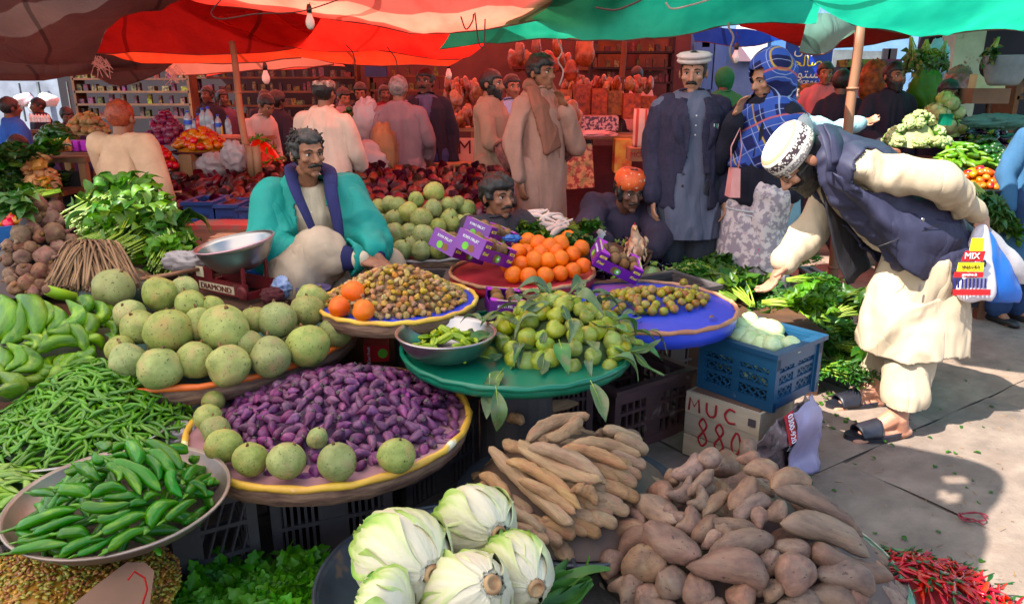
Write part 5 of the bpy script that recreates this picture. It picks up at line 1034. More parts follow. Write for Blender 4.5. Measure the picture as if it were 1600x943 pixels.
def brush(s,x0,z0,h,w,gap,y,th=.0065):
 G={'M':[[(0,0),(.08,.9),(.5,.35),(.85,.95),(1,.02)]],'U':[[(0,.9),(.05,.3),(.4,.02),(.8,.2),(.85,.95)]],'C':[[(.9,.9),(.4,.95),(.05,.5),(.4,.05),(1,.1)]],'8':[[(.55,.55),(.1,.8),(.45,1.05),(.85,.8),(.5,.5),(.1,.2),(.5,-.05),(.95,.2),(.55,.55)]],'0':[[(.4,.95),(.05,.5),(.4,.02),(.9,.4),(.7,.85),(.4,.95)]]}
 for i,ch in enumerate(s):
  for st in G[ch]:
   A=upsample([(x0+i*(w+gap)+u*w,y,z0+v*h)for u,v in st],5 if ch!='M' else 1);b=MB();b.tube([Vector(q)for q in A],th,6,sy=.25)if False else b.tube([Vector(q)for q in A],th*.8,6);V=b.arr();V[:,1]=y+(V[:,1]-y)*.15;b.v=[V];mk('painted_letter',b,m_rp,bt,True)
brush('MUC',-wL*.44,.212,.062,.05,.03,-dep/2-.0085);brush('880',-wL*.30,.075,.11,.045,.03,-dep/2-.0015)
bcx=crate('crate','blue plastic crate of white round gourds on the wooden box',P(1086,604,.292),P(1204,647,.292),.36,.24,m_bcrate,None,slats=9,rails=2,lattice=True)
mB=bcx.matrix_basis;bc=Vector(bcx.location)
rr=random.Random(2);ybc=bcx.rotation_euler.z;
Lc=(P(1086,604,.292)-P(1204,647,.292)).length
for i in range(26):
 lv=i//13;k=i%13;x=(-.5+.25*(k%5)+(.06 if k>=5 and k<10 else 0))*Lc*.6;y=(-.085 if k<5 else (.0 if k<10 else .085));x+=rr.uniform(-.01,.01)
 p=bc+Vector((math.cos(ybc)*x-math.sin(ybc)*y,math.sin(ybc)*x+math.cos(ybc)*y,.11+lv*.115+rr.uniform(-.01,.02)));tag(ob('round_gourd',IT['gourd'][i%4],None,p,(rr.uniform(-1,1),rr.uniform(-1,1),i),.09*rr.uniform(.9,1.1)),'small white round gourd with dark flecks in the blue crate','gourd','white gourds in the blue crate')
m_sack=mp('printed_sack',S(108,84,84),S(52,42,46),sc=22,rough=.5,c3=S(180,150,150),bump=.5,bsc=9,lo=.45,hi=.55);m_lil=mp('lilac_print',S(158,144,174),S(134,122,150),sc=4,rough=.5)
def drape(name,label,pts,m,cat,wr=.02,parent=None,k=7):
 A=upsample(np.array([[list(x)for x in r]for r in pts]),k);A=np.swapaxes(upsample(np.swapaxes(A,0,1),k),0,1);n,mm=A.shape[:2];p=A.reshape(-1,3);A=A+np.stack([fbm(p*9+i*7,3).reshape(n,mm)for i in range(3)],2)*wr
 o=ob(name,grid_mesh(name,A,[m]),parent);sdf=o.modifiers.new('thick','SOLIDIFY');sdf.thickness=.003
 if parent is None:tag(o,label,cat)
 return o
sk=drape('paper_sack','crumpled printed sack hanging on the side of the wooden box',[[P(1176,690,.30),P(1215,660,.32),P(1262,615,.33)],[P(1178,712,.20),P(1222,690,.22),P(1268,650,.22)],[P(1180,735,.1),P(1224,712,.12),P(1270,690,.1)],[P(1182,752,.02),P(1232,742,.02),P(1272,722,.01)]],m_sack,'sack',.022)
o=drape('lilac_panel',None,[[P(1236,642,.33),P(1250,630,.335),P(1268,612,.34)],[P(1238,670,.24),P(1254,662,.25),P(1276,650,.24)],[P(1232,718,.1),P(1252,706,.1),P(1278,690,.08)],[P(1236,744,.0),P(1256,736,.01),P(1280,716,.0)]],m_lil,None,.02,sk);o.location.y-=.02;o.location.x-=.004
text('0300-920',m_wcol,sk,P(1229,668,.25)+Vector((0,-.05,.02)),(PI/2,1.25,.5),.035);text('%',m_wcol,sk,P(1226,700,.13)+Vector((0,-.05,.03)),(PI/2,.3,.5),.05)
b=MB();b.box((0,0,0),(.045,.002,.14));mk('red_band',b,mp('sack_red',S(190,30,50),S(170,24,40)),sk,loc=P(1228,668,.25)+Vector((0,-.046,.02)),rot=(0,-.35,.5))
# ---- greens at the right of the blue tray
gl=[('dill',1130,425,.42,2.2,.36),('dill',1165,415,.45,1.2,.36),('dill',1200,425,.42,.4,.36),('dill',1230,440,.40,.1,.34),('dill',1150,445,.42,2.8,.34),('dill',1185,445,.42,2.0,.34),('spin',1150,470,.38,2.6,.34),('spin',1175,480,.36,1.8,.34),('spin',1140,490,.32,3.0,.3),('lightbunch',1190,475,.46,-.2,.30),('lightbunch',1215,482,.44,.15,.28),('dill',1250,470,.34,.3,.34),('spin',1290,500,.28,.2,.32),('spin',1315,520,.2,-.4,.32),('dill',1290,540,.18,-.3,.34),('dill',1310,560,.12,-.6,.34),('spin',1320,545,.2,-1,.3),('dill',1285,520,.26,.5,.34),('dill',1270,580,.1,-.9,.34),('spin',1260,500,.3,1.2,.3),('dill',1215,410,.36,.9,.32),('spin',1130,460,.36,3.4,.28)]
names={'dill':'feathery dark green herb bunch','spin':'broad leaved green bunch','lightbunch':'light green leafy bunch'}
rr=random.Random(3)
for k,(ky,x,y,z,a,s)in enumerate(gl):tag(ob('herb_bunch' if ky=='dill' else 'leafy_bunch',IT[ky][k%len(IT[ky])],None,P(x,y,z),(rr.uniform(-.2,.2),rr.uniform(-.3,.1),a),s),names[ky]+(' behind the blue tray' if x<1180 else ' behind the blue crate' if x<1255 else ' beside the feet of the bending man'),'greens','herb bunches around the blue crate')
for k in range(44):
 u=rr.random();x=1105+u*215+rr.uniform(-25,25);y=425+u*150+rr.uniform(-22,22);ky=('dill','spin','dill')[k%3];tag(ob('herb_bunch' if ky=='dill' else 'leafy_bunch',IT[ky][k%3],None,P(x,y,.38-.3*u),(rr.uniform(-.3,.3),rr.uniform(-.4,.1),rr.uniform(0,6.3)),.3),names[ky]+' in the thick bank behind the crate','greens','bank of herbs behind the blue crate')
b=MB();b.box((0,0,0),(.72,.7,.34));tag(mk('stand',b,m_dwood,loc=(1.18,3.72,.17)),'low stand hidden under the herb bunches','stand')
# ---- small cabbages, aubergines, radishes behind the trays
rr=random.Random(11)
for k,(x,y,d)in enumerate([(1017,424,32),(1050,428,32),(1080,420,38),(1102,430,26),(1066,418,26),(1090,424,30),(1036,430,24)]):
 p=P(x,y,.45);tag(ob('cabbage',IT['cabbage'][k%3],None,p-Vector((0,0,.02)),(rr.uniform(-.8,.8),rr.uniform(-.8,.8),k),d*ppx(p)),['pale cabbage behind the purple carton','cabbage behind the middle of the blue tray rim','largest cabbage with reddish veins behind the blue tray','small cabbage at the right end of the row','cabbage at the back of the row','cabbage next to the right end of the row','small cabbage half hidden by the blue tray rim'][k],'cabbage','cabbages behind the blue tray')
b=MB();b.box((0,0,0),(.62,.3,.38));tag(mk('stand',b,m_dwood,loc=(P(1060,428,.4).x,P(1060,428,.4).y,.19)),'dark stand hidden under the row of cabbages','stand')
dE=Dome(P(975,418,.42),.26,.24,.16,1.5);core(dE,M['eggplant'],drop=.03,label='inside of the aubergine heap',cat='vegetable heap',name='aubergine_heap');fill('eggplant',dE,70,.12,'aubergine','thin dark aubergine in the heap before the squatting man','aubergine','aubergines before the squatting man',long=.034,seed=3,sink=-.2,tilt=.35)
b=MB();b.box((0,0,0),(.5,.45,.38));tag(mk('stand',b,m_dwood,loc=(dE.c.x,dE.c.y,.2)),'dark stand hidden under the aubergines','stand')
rd=[(802,350,838,336,10),(812,346,850,330,11),(838,352,855,334,10),(830,338,868,346,10),(845,350,882,352,12),(870,340,888,348,9),(850,340,876,334,10),(856,360,892,344,11),(862,366,890,352,10),(822,334,846,328,10),(840,345,868,330,11),(866,356,884,340,10),(806,340,832,330,9)]
dRd=Dome(P(845,356,.66),.3,.2,.12,1.4);core(dRd,M['herb'],drop=.01,label='inside of the radish leaf pile',cat='greens',name='radish_leaf_heap')
tag
o=seg_place('radish',dRd,[(a-(c-a)*.35,b_-(d-b_)*.35,c+(c-a)*.15,d+(d-b_)*.15,e*1.05,.03)for a,b_,c,d,e in rd],'white_radish','long white radish in the pile before the seated young man','radish','white radishes piled behind the oranges',sink=.1)
for k in range(14):x,y=790+k*8.2,352+rr.uniform(-6,18)+(10 if k>9 else 0);p=P(x,y,.70);tag(ob('radish_leaves',IT['spin'][k%3],None,p,(0,rr.uniform(-.2,.3),rr.uniform(3,6)),.18),'dull green radish leaves under the white radishes','leaves','radish leaves behind the oranges')
b=MB();b.box((0,0,0),(.6,.35,.62));tag(mk('stand',b,m_dwood,loc=(dRd.c.x,dRd.c.y+.06,.31)),'dark stand hidden under the radishes','stand')
# ---- the weighing scale
m_ir=mat('red_painted_iron',S(120,22,28),S(84,18,22),sc=8,rough=.5,var=(0,0,0),metal=.2,bump=.2,spots=(S(90,70,60),10,.64));m_ivory=mp('ivory_plate',S(200,190,160),S(180,168,140));m_dg=mp('dark_green_print',S(20,80,50),S(16,70,44))
sp_=D(368,455,3.05);sc_=thing('weighing_scale','red iron counter scale with steel pan beside the seated vendor','scale',(sp_.x,sp_.y,.62),(0,0,-.55))
b=MB();
for sy in (-1,1):b.box((0,sy*.07,.05),(.34,.012,.06));b.box((-.1,sy*.07,.1),(.12,.014,.05))
for x in (-.165,0,.165):b.box((x,0,.03),(.012,.14,.03))
mk('base_frame',b,m_ir,sc_)
b=MB();b.bar((-.12,-.04,.14),(.16,-.04,.17),.014,.012);b.bar((-.12,.04,.14),(.16,.04,.17),.014,.012);b.bar((.02,-.07,.12),(.02,.07,.12),.012);b.bar((-.12,-.05,.14),(-.12,.05,.14),.012);b.bar((.14,-.06,.08),(.14,-.06,.2),.012);b.bar((.14,.06,.08),(.14,.06,.2),.012);b.bar((.14,-.06,.2),(.14,.06,.2),.014);b.bar((-.05,-.05,.1),(-.05,-.05,.17),.01);mk('beam',b,m_ir,sc_)
b=MB();b.lathe([(.03,0),(.032,.006),(.02,.012)],20,rot=Matrix.Rotation(PI/2,3,'X'));mk('round_boss',b,m_ir,sc_,loc=(.15,-.078,.045))
b=MB();b.box((0,-.0775,.046),(.23,.002,.034));mk('name_plate',b,m_ivory,sc_,loc=(-.02,0,0));text('DIAMOND',m_ir,sc_,(-.02,-.081,.045),(PI/2,0,0),.034,sx=1.25)
b=MB();b.box((-.12,-.079,.105),(.05,.002,.045));mk('weight_plate',b,m_ivory,sc_);
b=MB();b.tube([(-.1,0,.13),(-.12,0,.155),(-.15,.03,.165)],.006,6);b.lathe([(.02,.12),(.024,.14),(.015,.155)],10,c=(-.09,0,0));mk('pan_holder',b,m_ir,sc_)
sb=D(366,378,3.02);bowl('scale_pan','steel weighing pan with pinkish rim on the red scale',sb,61*ppx(sb),.12,m_steel,'pan',rot=(.06,-.16,0),fl=.35,mrim=mp('pink_rim',S(196,150,160),S(176,130,140),metal=.6,rough=.3))
b=MB();b.box((0,0,0),(1.1,.9,.44));tag(mk('platform',b,m_dwood,loc=(-1.1,3.65,.22)),'dark wooden platform the vendor sits on','platform')
b=MB();b.box((0,0,0),(.5,.4,.6));tag(mk('stand',b,m_dwood,loc=(sp_.x,sp_.y+.02,.31)),'dark stand under the red scale','stand')
b=MB();b.tube([D(215,437,2.85),D(260,430,2.95),D(312,420,3.05)],[.009,.01,.008],8);tag(mk('wooden_stick',b,m_bam,None,True),'smooth wooden stick lying between the pumpkin and the scale','stick')
m_clear=mat('cloudy_plastic',S(214,206,206),S(190,182,184),sc=3,rough=.25,var=(0,0,0),transl=.35,bump=.6,bsc=10,alpha=.8);m_bluebag=mat('blue_plastic',S(60,130,206),S(46,110,190),sc=3,rough=.25,var=(0,0,0),transl=.3,bump=.5,bsc=8);m_redcl=mat('maroon_cloth',S(90,30,34),S(62,22,28),sc=4,rough=.9,var=(0,0,0),bump=.5)
def crumple(name,label,p,r,m,seed,cat='bag',amp=.45,fr=2.2):
 b=MB();b.ell((0,0,0),r,seg=36,rings=22);V=b.arr();Rr=np.array(r);U=V/Rr;d=-np.abs(fbm(U*fr+seed*7,3))*amp+.1+np.abs(fbm(U*fr*2.3+seed*3,2))*-.18;b.v=[V*(1+d)[:,None]];return tag(mk(name,b,m,None,True,loc=p),label,cat)
crumple('plastic_bag','crumpled cloudy plastic bag between the melon tray and the purple fruit',P(284,682,.42),(.075,.06,.05),m_clear,1);crumple('plastic_bag','crumpled grey plastic lying above the cloudy bag',P(288,636,.46),(.08,.05,.035),m_clear,2)
crumple('plastic_bag','pinkish crumpled bag left of the weighing pan',D(288,408,3.1),(.10,.06,.05),m_clear,3);crumple('plastic_bag','white and blue crumpled bag beside the vendor knee',D(440,448,3.0),(.045,.04,.05),mat('white_bag',S(222,226,240),S(150,176,226),sc=5,rough=.4,var=(0,0,0),transl=.3),4);crumple('plastic_bag','bright blue plastic behind the red scale',D(395,430,3.2),(.09,.05,.05),m_bluebag,5);crumple('cloth_rag','dark maroon rag beside the red scale',D(425,462,2.92),(.05,.04,.04),m_redcl,6,'rag',.3)
crumple('plastic_bag','tied blue plastic bag tail left of the oranges',D(800,372,3.3),(.05,.03,.018),m_bluebag,7)
cp_=P(490,450,.66);bowl('lid','dull violet round lid lying beside the vendor knee',cp_,26*ppx(cp_),.012,mp('violet_metal',S(120,104,150),S(96,84,124),metal=.5,rough=.4),'lid',fl=.8)
crumple('stone','rough grey stone at the bottom left of the black crate',P(425,905,.03),(.05,.05,.05),m_ground,8,'stone',.2);crumple('paper_scrap','crumpled white paper by the dark bowl',P(505,890,.02),(.05,.03,.02),m_wcol,9,'paper')
b=MB();rr=random.Random(5)
for k in range(80):
 x,y=rr.uniform(1255,1600),rr.uniform(560,900)
 if k<30:x,y=rr.uniform(1255,1340),rr.uniform(600,660)
 p=P(x,y,.006);V,F=leafshape(rr.uniform(.008,.03)*(1.4 if k<30 else 1),rr.uniform(.004,.014),5,.12,.15,0,rr);Rm=np.array(Euler((0,rr.uniform(-.2,.1),rr.uniform(0,6.3))).to_matrix());b.add(V@Rm.T+np.array(p),F)
tag(kind(mk('leaf_litter',b,M['herb'],None),'stuff'),'torn green leaf scraps scattered on the paving','litter')
b=MB()
for k in range(90):p=P(rr.uniform(1250,1600),rr.uniform(560,930),.005);a=rr.random()*6;L=rr.uniform(.01,.04);b.tube([p,p+Vector((math.cos(a)*L,math.sin(a)*L,.003))],.0012,4)
tag(kind(mk('straw_litter',b,M['straw'],None),'stuff'),'bits of straw and stalk scattered on the paving','litter')
b=MB();c=P(1520,807,.012);b.tube([c+Vector((math.cos(t*.35)*.055*(1-.01*t),math.sin(t*.35)*.03,.004*math.sin(t)))for t in range(30)],.0028,5);b.tube([c+Vector((-.05,0,0)),c+Vector((-.01,-.02,.004)),c+Vector((.01,-.05,0))],.003,5)
tag(mk('cord_loop',b,mp('red_cord',S(150,30,50),S(120,24,40)),None,True),'small loop of dark red cord lying on the sunlit paving','cord')
# ---- people
def remesh(b,voxel,sm=6,name='body',sf=.5):
 me=b.mesh(name,[],False);o=bpy.data.objects.new('tmp',me);COL.objects.link(o)
 m=o.modifiers.new('r','REMESH');m.mode='VOXEL';m.voxel_size=voxel;m.adaptivity=0
 s=o.modifiers.new('s','SMOOTH');s.iterations=sm;s.factor=sf
 out=bpy.data.meshes.new_from_object(o.evaluated_get(bpy.context.evaluated_depsgraph_get()));bpy.data.objects.remove(o);bpy.data.meshes.remove(me)
 out.name=name;out.polygons.foreach_set('use_smooth',[True]*len(out.polygons));return out
def getv(me):V=np.empty(len(me.vertices)*3);me.vertices.foreach_get('co',V);return V.reshape(-1,3)
def getn(me):V=np.empty(len(me.vertices)*3);me.vertices.foreach_get('normal',V);return V.reshape(-1,3)
def folds(me,amp=.008,sc=(9,9,2.2),seed=0,fine=.35):
 V=getv(me);N=getn(me);p=V*np.array(sc)+seed*5.3;q=p+np.stack([vn(p*.7+k*9)for k in range(3)],1)*.8
 amp=amp*1.15;fine=fine*.6;d=(1-np.abs(vn(q))*2.2)*amp+vn(q*2.3+4)*amp*fine+vn(q*4.7)*amp*.15
 d+=min(amp,.009)*1.1;me.vertices.foreach_set('co',(V+N*d[:,None]).ravel());me.update();return me
def cutmesh(me,keepfn):
 V=getv(me);k=keepfn(V);bm_v=np.nonzero(k)[0];F=[tuple(p.vertices)for p in me.polygons if all(k[i]for i in p.vertices)]
 idx=-np.ones(len(V),int);idx[bm_v]=np.arange(len(bm_v));out=bpy.data.meshes.new(me.name);out.from_pydata(V[bm_v].tolist(),[],[tuple(int(idx[i])for i in f)for f in F]);out.polygons.foreach_set('use_smooth',[True]*len(F));out.update();return out
SK={}
def skin(name,a,b_):
 m=mat(name,a,b_,sc=9,rough=.52,bump=.15,bsc=60,var=(0,0,0),sss=.0,spec=.4);return m
m_skin=skin('brown_skin',S(150,100,74),S(128,82,60));m_skin2=skin('light_brown_skin',S(184,132,104),S(164,110,86));m_skin3=skin('dark_brown_skin',S(112,74,58),S(92,58,46))
m_hair=mat('black_hair',S(30,24,24),S(14,12,12),sc=40,rough=.45,bump=1,bsc=90,var=(0,0,0),stretch=(1,1,.25));m_hgrey=mat('greying_hair',S(50,42,40),S(20,16,16),sc=30,rough=.5,bump=1,bsc=80,var=(0,0,0),stretch=(1,1,.3),lo=.4,hi=.6)
m_hwhite=mat('grey_hair',S(150,140,136),S(100,92,90),sc=30,rough=.6,bump=1,bsc=80,var=(0,0,0));m_henna=mat('henna_hair',S(170,70,36),S(120,46,26),sc=30,rough=.5,bump=1,bsc=80,var=(0,0,0))
m_eye=mat('eye_white',S(214,206,200),S(206,196,190),rough=.2,var=(0,0,0));m_iris=mat('dark_iris',S(22,14,12),S(16,10,8),rough=.1,var=(0,0,0))
def fab(name,a,b_=None,**k):
 k.setdefault('rough',.85);k.setdefault('bump',.3);k.setdefault('bsc',120);k.setdefault('spec',.25);k.setdefault('wr',.013);k.setdefault('wsc',4);return mat(name,a,b_ or tuple(x*.85 for x in a[:3])+(1,),sc=k.pop('sc',5),var=(0,0,0),**k)
class Head:
 """head frame: x right of the picture when facing the viewer, face towards -Y"""
 def __init__(s,c,yaw=0,pitch=0,roll=0,k=1.0):s.c=Vector(c);s.M=Euler((0,0,yaw)).to_matrix()@Euler((pitch,0,0)).to_matrix()@Euler((0,roll,0)).to_matrix();s.k=k
 def w(s,x,y,z):return s.c+s.M@(Vector((x,y,z))*s.k)
 def prims(s,b,ears=True):
  k=s.k;E=lambda c,r:b.ell(s.w(*c),[q*k for q in r],s.M,20,12);C=lambda a,c,ra,rb,**kw:b.cap(s.w(*a),s.w(*c),ra*k,rb*k,**kw)
  E((0,.012,.028),(.077,.098,.09));E((0,-.026,-.02),(.064,.068,.088));E((0,-.036,-.072),(.048,.052,.04));E((0,-.074,-.1),(.022,.018,.018))
  C((0,-.088,.012),(0,-.116,-.03),.009,.0135);E((.013,-.1,-.034),(.009,.012,.008));E((-.013,-.1,-.034),(.009,.012,.008))
  C((-.046,-.074,.026),(-.012,-.092,.022),.010,.010);C((.046,-.074,.026),(.012,-.092,.022),.010,.010)
  E((.042,-.066,-.022),(.022,.022,.018));E((-.042,-.066,-.022),(.022,.022,.018))
  C((-.02,-.09,-.058),(.02,-.09,-.058),.007,.007);C((-.017,-.088,-.070),(.017,-.088,-.070),.008,.008)
  if ears:
   for sx in (-1,1):E((sx*.079,.014,-.008),(.010,.020,.032));
  b.cap(s.w(0,.025,-.05),s.w(0,.035,-.12),.046*k,.050*k)
 def extras(s,body,eyes=True,brow=m_hair,mous=None,beard=None,glasses=False,moussize=1.0):
  k=s.k
  if eyes:
   for sx in (-1,1):
    b=MB();b.ell(s.w(sx*.031,-.078,.004),(.0125*k,.0105*k,.0085*k),s.M,12,8);e=mk('eye',b,m_eye,body,True);b=MB();b.ell(s.w(sx*.031,-.0865,.004),(.0062*k,.003*k,.0062*k),s.M,10,6);mk('iris',b,m_iris,e,True)
    b=MB();b.tube([s.w(sx*.014,-.098,.024),s.w(sx*.03,-.097,.031),s.w(sx*.048,-.082,.025)],[.0036*k,.0046*k,.0025*k],6,sy=1.0);mk('eyebrow',b,brow,body,True)
    b=MB();b.tube([s.w(sx*.018,-.086,.008),s.w(sx*.031,-.0915,.0125),s.w(sx*.044,-.082,.008)],[.0018*k,.0026*k,.0018*k],5);mk('eyelid',b,m_iris,body,True)
  if mous:
   b=MB();q=moussize;b.tube([s.w(-.036*q,-.082,-.062),s.w(-.022*q,-.1,-.05),s.w(0,-.108,-.046),s.w(.022*q,-.1,-.05),s.w(.036*q,-.082,-.062)],[.003*k,.0088*k*q,.0082*k*q,.0088*k*q,.003*k],8);me=b.mesh('moustache',[mous],True,jit=(.002,160));ob('moustache',me,body)
  if beard:s.shell('beard',beard,body,lambda x,y,z:((z<-.045)and (y<.03)and not (z>-.075 and abs(x)<.022 and z<-.05 and False))or (z<-.005 and abs(x)>.052 and y<.012 and y>-.07),.012,bz=(-.118,.75))
  if glasses:
   g=MB()
   for sx in (-1,1):g.tube([s.w(sx*.031+math.cos(a)*.022,-.1,.002+math.sin(a)*.016)for a in np.linspace(0,2*PI,16)],.0014*k,5);g.tube([s.w(sx*.053,-.1,.006),s.w(sx*.078,-.03,.004),s.w(sx*.08,.02,.0)],.0014*k,5)
   mk('spectacles',g,m_iris,body,True)
 def shell(s,name,m,body,mask,th,noise=(.004,60),seg=48,rings=32,bz=None,sc=1.0):
  V=[];k=s.k
  for i in range(rings+1):
   t=PI*i/rings
   for j in range(seg):
    a=2*PI*j/seg;d=Vector((math.sin(t)*math.cos(a),math.sin(t)*math.sin(a),math.cos(t)))
    r=0
    for c,rr_ in (((0,.012,.028),(.077,.098,.09)),((0,-.026,-.02),(.064,.068,.088)),((0,-.036,-.072),(.048,.052,.04)),((0,-.074,-.1),(.022,.018,.018))):
     A=sum((d[q]/rr_[q])**2 for q in range(3));B=-2*sum(d[q]*c[q]/rr_[q]**2 for q in range(3));Cc=sum((c[q]/rr_[q])**2 for q in range(3))-1;D_=B*B-4*A*Cc
     if D_>0:r=max(r,(-B+math.sqrt(D_))/(2*A))
    p=d*r;on=mask(p.x,p.y,p.z);V.append((p,d,on))
  P_=np.array([list(v[0])for v in V]);Dd=np.array([list(v[1])for v in V]);on=np.array([1.0 if v[2]else 0.0 for v in V]).reshape(rings+1,seg)
  for _ in range(2):on=(on+np.roll(on,1,1)+np.roll(on,-1,1)+np.vstack([on[:1],on[:-1]])+np.vstack([on[1:],on[-1:]]))/5
  h=fbm(P_*noise[1],2)*noise[0];R_=(on.ravel()*1.6).clip(0,1)*(th+h)-.012*(on.ravel()<.42);Q=P_+Dd*R_[:,None]
  if bz:f=(P_[:,2]<bz[0]+.05)&(on.ravel()>.4);Q[f,2]-=.02*bz[1]
  W=[s.w(*q)for q in Q];b=MB();b.add([list(w)for w in W],[(i*seg+j,(i+1)*seg+j,(i+1)*seg+(j+1)%seg,i*seg+(j+1)%seg)for i in range(rings)for j in range(seg)]);mk(name,b,m,body,True)
 def hair(s,body,m=m_hair,th=.011,line=.045,back=-.05,noise=(.004,60),side=-.01,recede=0):
  s.shell('hair',m,body,lambda x,y,z:(z>line+recede*(abs(x)>.03)and y<-.04)or (z>side and -.04<=y<.02 and not (abs(x)>.06 and y>-.005 and z<.02))or (y>=.02 and z>back),th,noise)
 def capshape(s,name,m,body,prof,cz=.03,tilt=0,cy=.008,ry=1.2):
  b=MB();M2=s.M@Euler((tilt,0,0)).to_matrix();b.lathe([(r*s.k,z*s.k)for r,z in prof],36,rot=M2,ry=ry,cap=True);v=b.arr()+np.array(s.w(0,cy,cz));b.v=[v];return mk(name,b,m,body,True)
def hand(b,w,d,n,k=1.0,curl=.35,side=1,thumb=.6):
 """w wrist, d direction to the knuckles, n direction the palm faces; side +1 puts the thumb towards d x n"""
 w=Vector(w);d=Vector(d).normalized();n=Vector(n);n=(n-d*d.dot(n)).normalized();s=d.cross(n)*side
 Mx=Matrix((s,d,n)).transposed()
 b.ell(w+d*.045*k,(.040*k,.050*k,.015*k),Mx,14,8);b.cap(w-d*.03*k,w+d*.02*k,.026*k,.026*k,flat=.8)
 for i,(o,L,a)in enumerate([(.029,.068,.05),(.010,.077,0),(-.010,.071,-.05),(-.028,.056,-.12)]):
  p=w+d*.085*k+s*o*k;q=d*math.cos(a)+s*math.sin(a);r=.0088*k
  for j,f in enumerate((.45,.32,.23)):
   th=curl*(j+.6);dd=q*math.cos(th*1.0)+n*math.sin(th*1.0);e=p+dd*L*f*k;b.cap(p,e,r,r*.92,8);p=e;r*=.9
 p=w+d*.025*k+s*.032*k;q=(d*.55+s*.8+n*thumb).normalized();e=p+q*.034*k;b.cap(p,e,.0125*k,.0105*k,8);e2=e+(d*.85+s*.25+n*.5).normalized()*.03*k;b.cap(e,e2,.0105*k,.0085*k,8)
def foot(b,an,d,k=1.0):
 an=Vector(an);d=Vector(d).normalized();s=d.cross(Vector((0,0,1)));fl=Vector((an.x,an.y,an.z-.075*k))
 b.cap(an,fl-d*.02*k+Vector((0,0,.02)),.040*k,.034*k);b.cap(fl-d*.035*k+Vector((0,0,.016*k)),fl+d*.12*k+Vector((0,0,.008*k)),.034*k,.036*k,flat=.75);b.cap(an+d*.02*k,fl+d*.11*k+Vector((0,0,.02*k)),.038*k,.024*k)
 for i in range(5):o=(-.032+.016*i)*k;L=(.185-.012*i)*k;b.cap(fl+d*.12*k+s*o+Vector((0,0,.004)),fl+d*L+s*o*1.05+Vector((0,0,-.004)),(.013 if i==0 else .009)*k,(.012 if i==0 else .008)*k,8)
def body_mesh(J,H,k=1.0,vox=.005,hands=None,feet=None,curl=.35,ears=True):
 b=MB();V={q:Vector(p)for q,p in J.items()}
 H.prims(b,ears);sh=(V['shR']-V['shL']).normalized();
 up=(V['neck']-V['pel']).normalized();fwd=up.cross(sh)if True else None
 mid=V['pel'].lerp(V['neck'],.5)+(V.get('bow',Vector((0,0,0))))
 w_=k;b.loft([(V['pel']-up*.09*k,.10*k,.08*k,sh,fwd),(V['pel'],.14*k,.095*k,sh,fwd),(V['pel'].lerp(mid,.7),.12*k,.085*k,sh,fwd),(mid.lerp(V['neck'],.45),.135*k,.09*k,sh,fwd),(mid.lerp(V['neck'],.75),.125*k,.07*k,sh,fwd),(V['neck'],.06*k,.055*k,sh,fwd)],20)
 b.cap(V['neck']-up*.03*k,H.w(0,.028,-.09),.052*k,.046*k)
 for s in 'LR':
  b.cap(V['neck']-up*.07*k,V['sh'+s]-up*.02*k,.04*k,.036*k);b.cap(V['sh'+s]-up*.02*k,V['el'+s],.038*k,.036*k);b.cap(V['el'+s],V['wr'+s],.036*k,.026*k)
  b.cap(V['hip'+s],V['kn'+s],.075*k,.05*k);b.cap(V['kn'+s],V['an'+s],.054*k,.038*k);b.ell(V['kn'+s].lerp(V['an'+s],.3),(.05*k,.055*k,.08*k))
  hd=(hands or {}).get(s);d=V['wr'+s]-V['el'+s]
  if hd:hand(b,V['wr'+s],hd[0],hd[1],k,hd[3]if len(hd)>3 else curl,hd[2])
  else :hand(b,V['wr'+s],d,Vector((-sh if s=='R' else sh)),k,curl,1 if s=='R' else -1)
  fd=(feet or {}).get(s,fwd*-1 if False else None);foot(b,V['an'+s],fd if fd is not None else Vector((0,-1,0)),k)
 return remesh(b,vox,3,'body',.5)
def sleeve(b,a,e,w,r0,r1,r2,k=1.0):
 a,e,w=Vector(a),Vector(e),Vector(w);b.cap(a,e,r0*k,r1*k,16);b.cap(e,w,r1*k,r2*k,16)
def garment(b,name,vox,m,body,amp=.007,sc=(9,9,2.2),seed=0,cut=None,solid=0,sm=5,fine=.35):
 me=remesh(b,vox,sm,name);folds(me,amp,sc,seed,fine)
 if cut:me=cutmesh(me,cut)
 me.materials.append(m)if not isinstance(m,(list,tuple))else [me.materials.append(q)for q in m]
 o=ob(name,me,body)
 if solid:md=o.modifiers.new('thick','SOLIDIFY');md.thickness=solid;md.offset=0
 return o
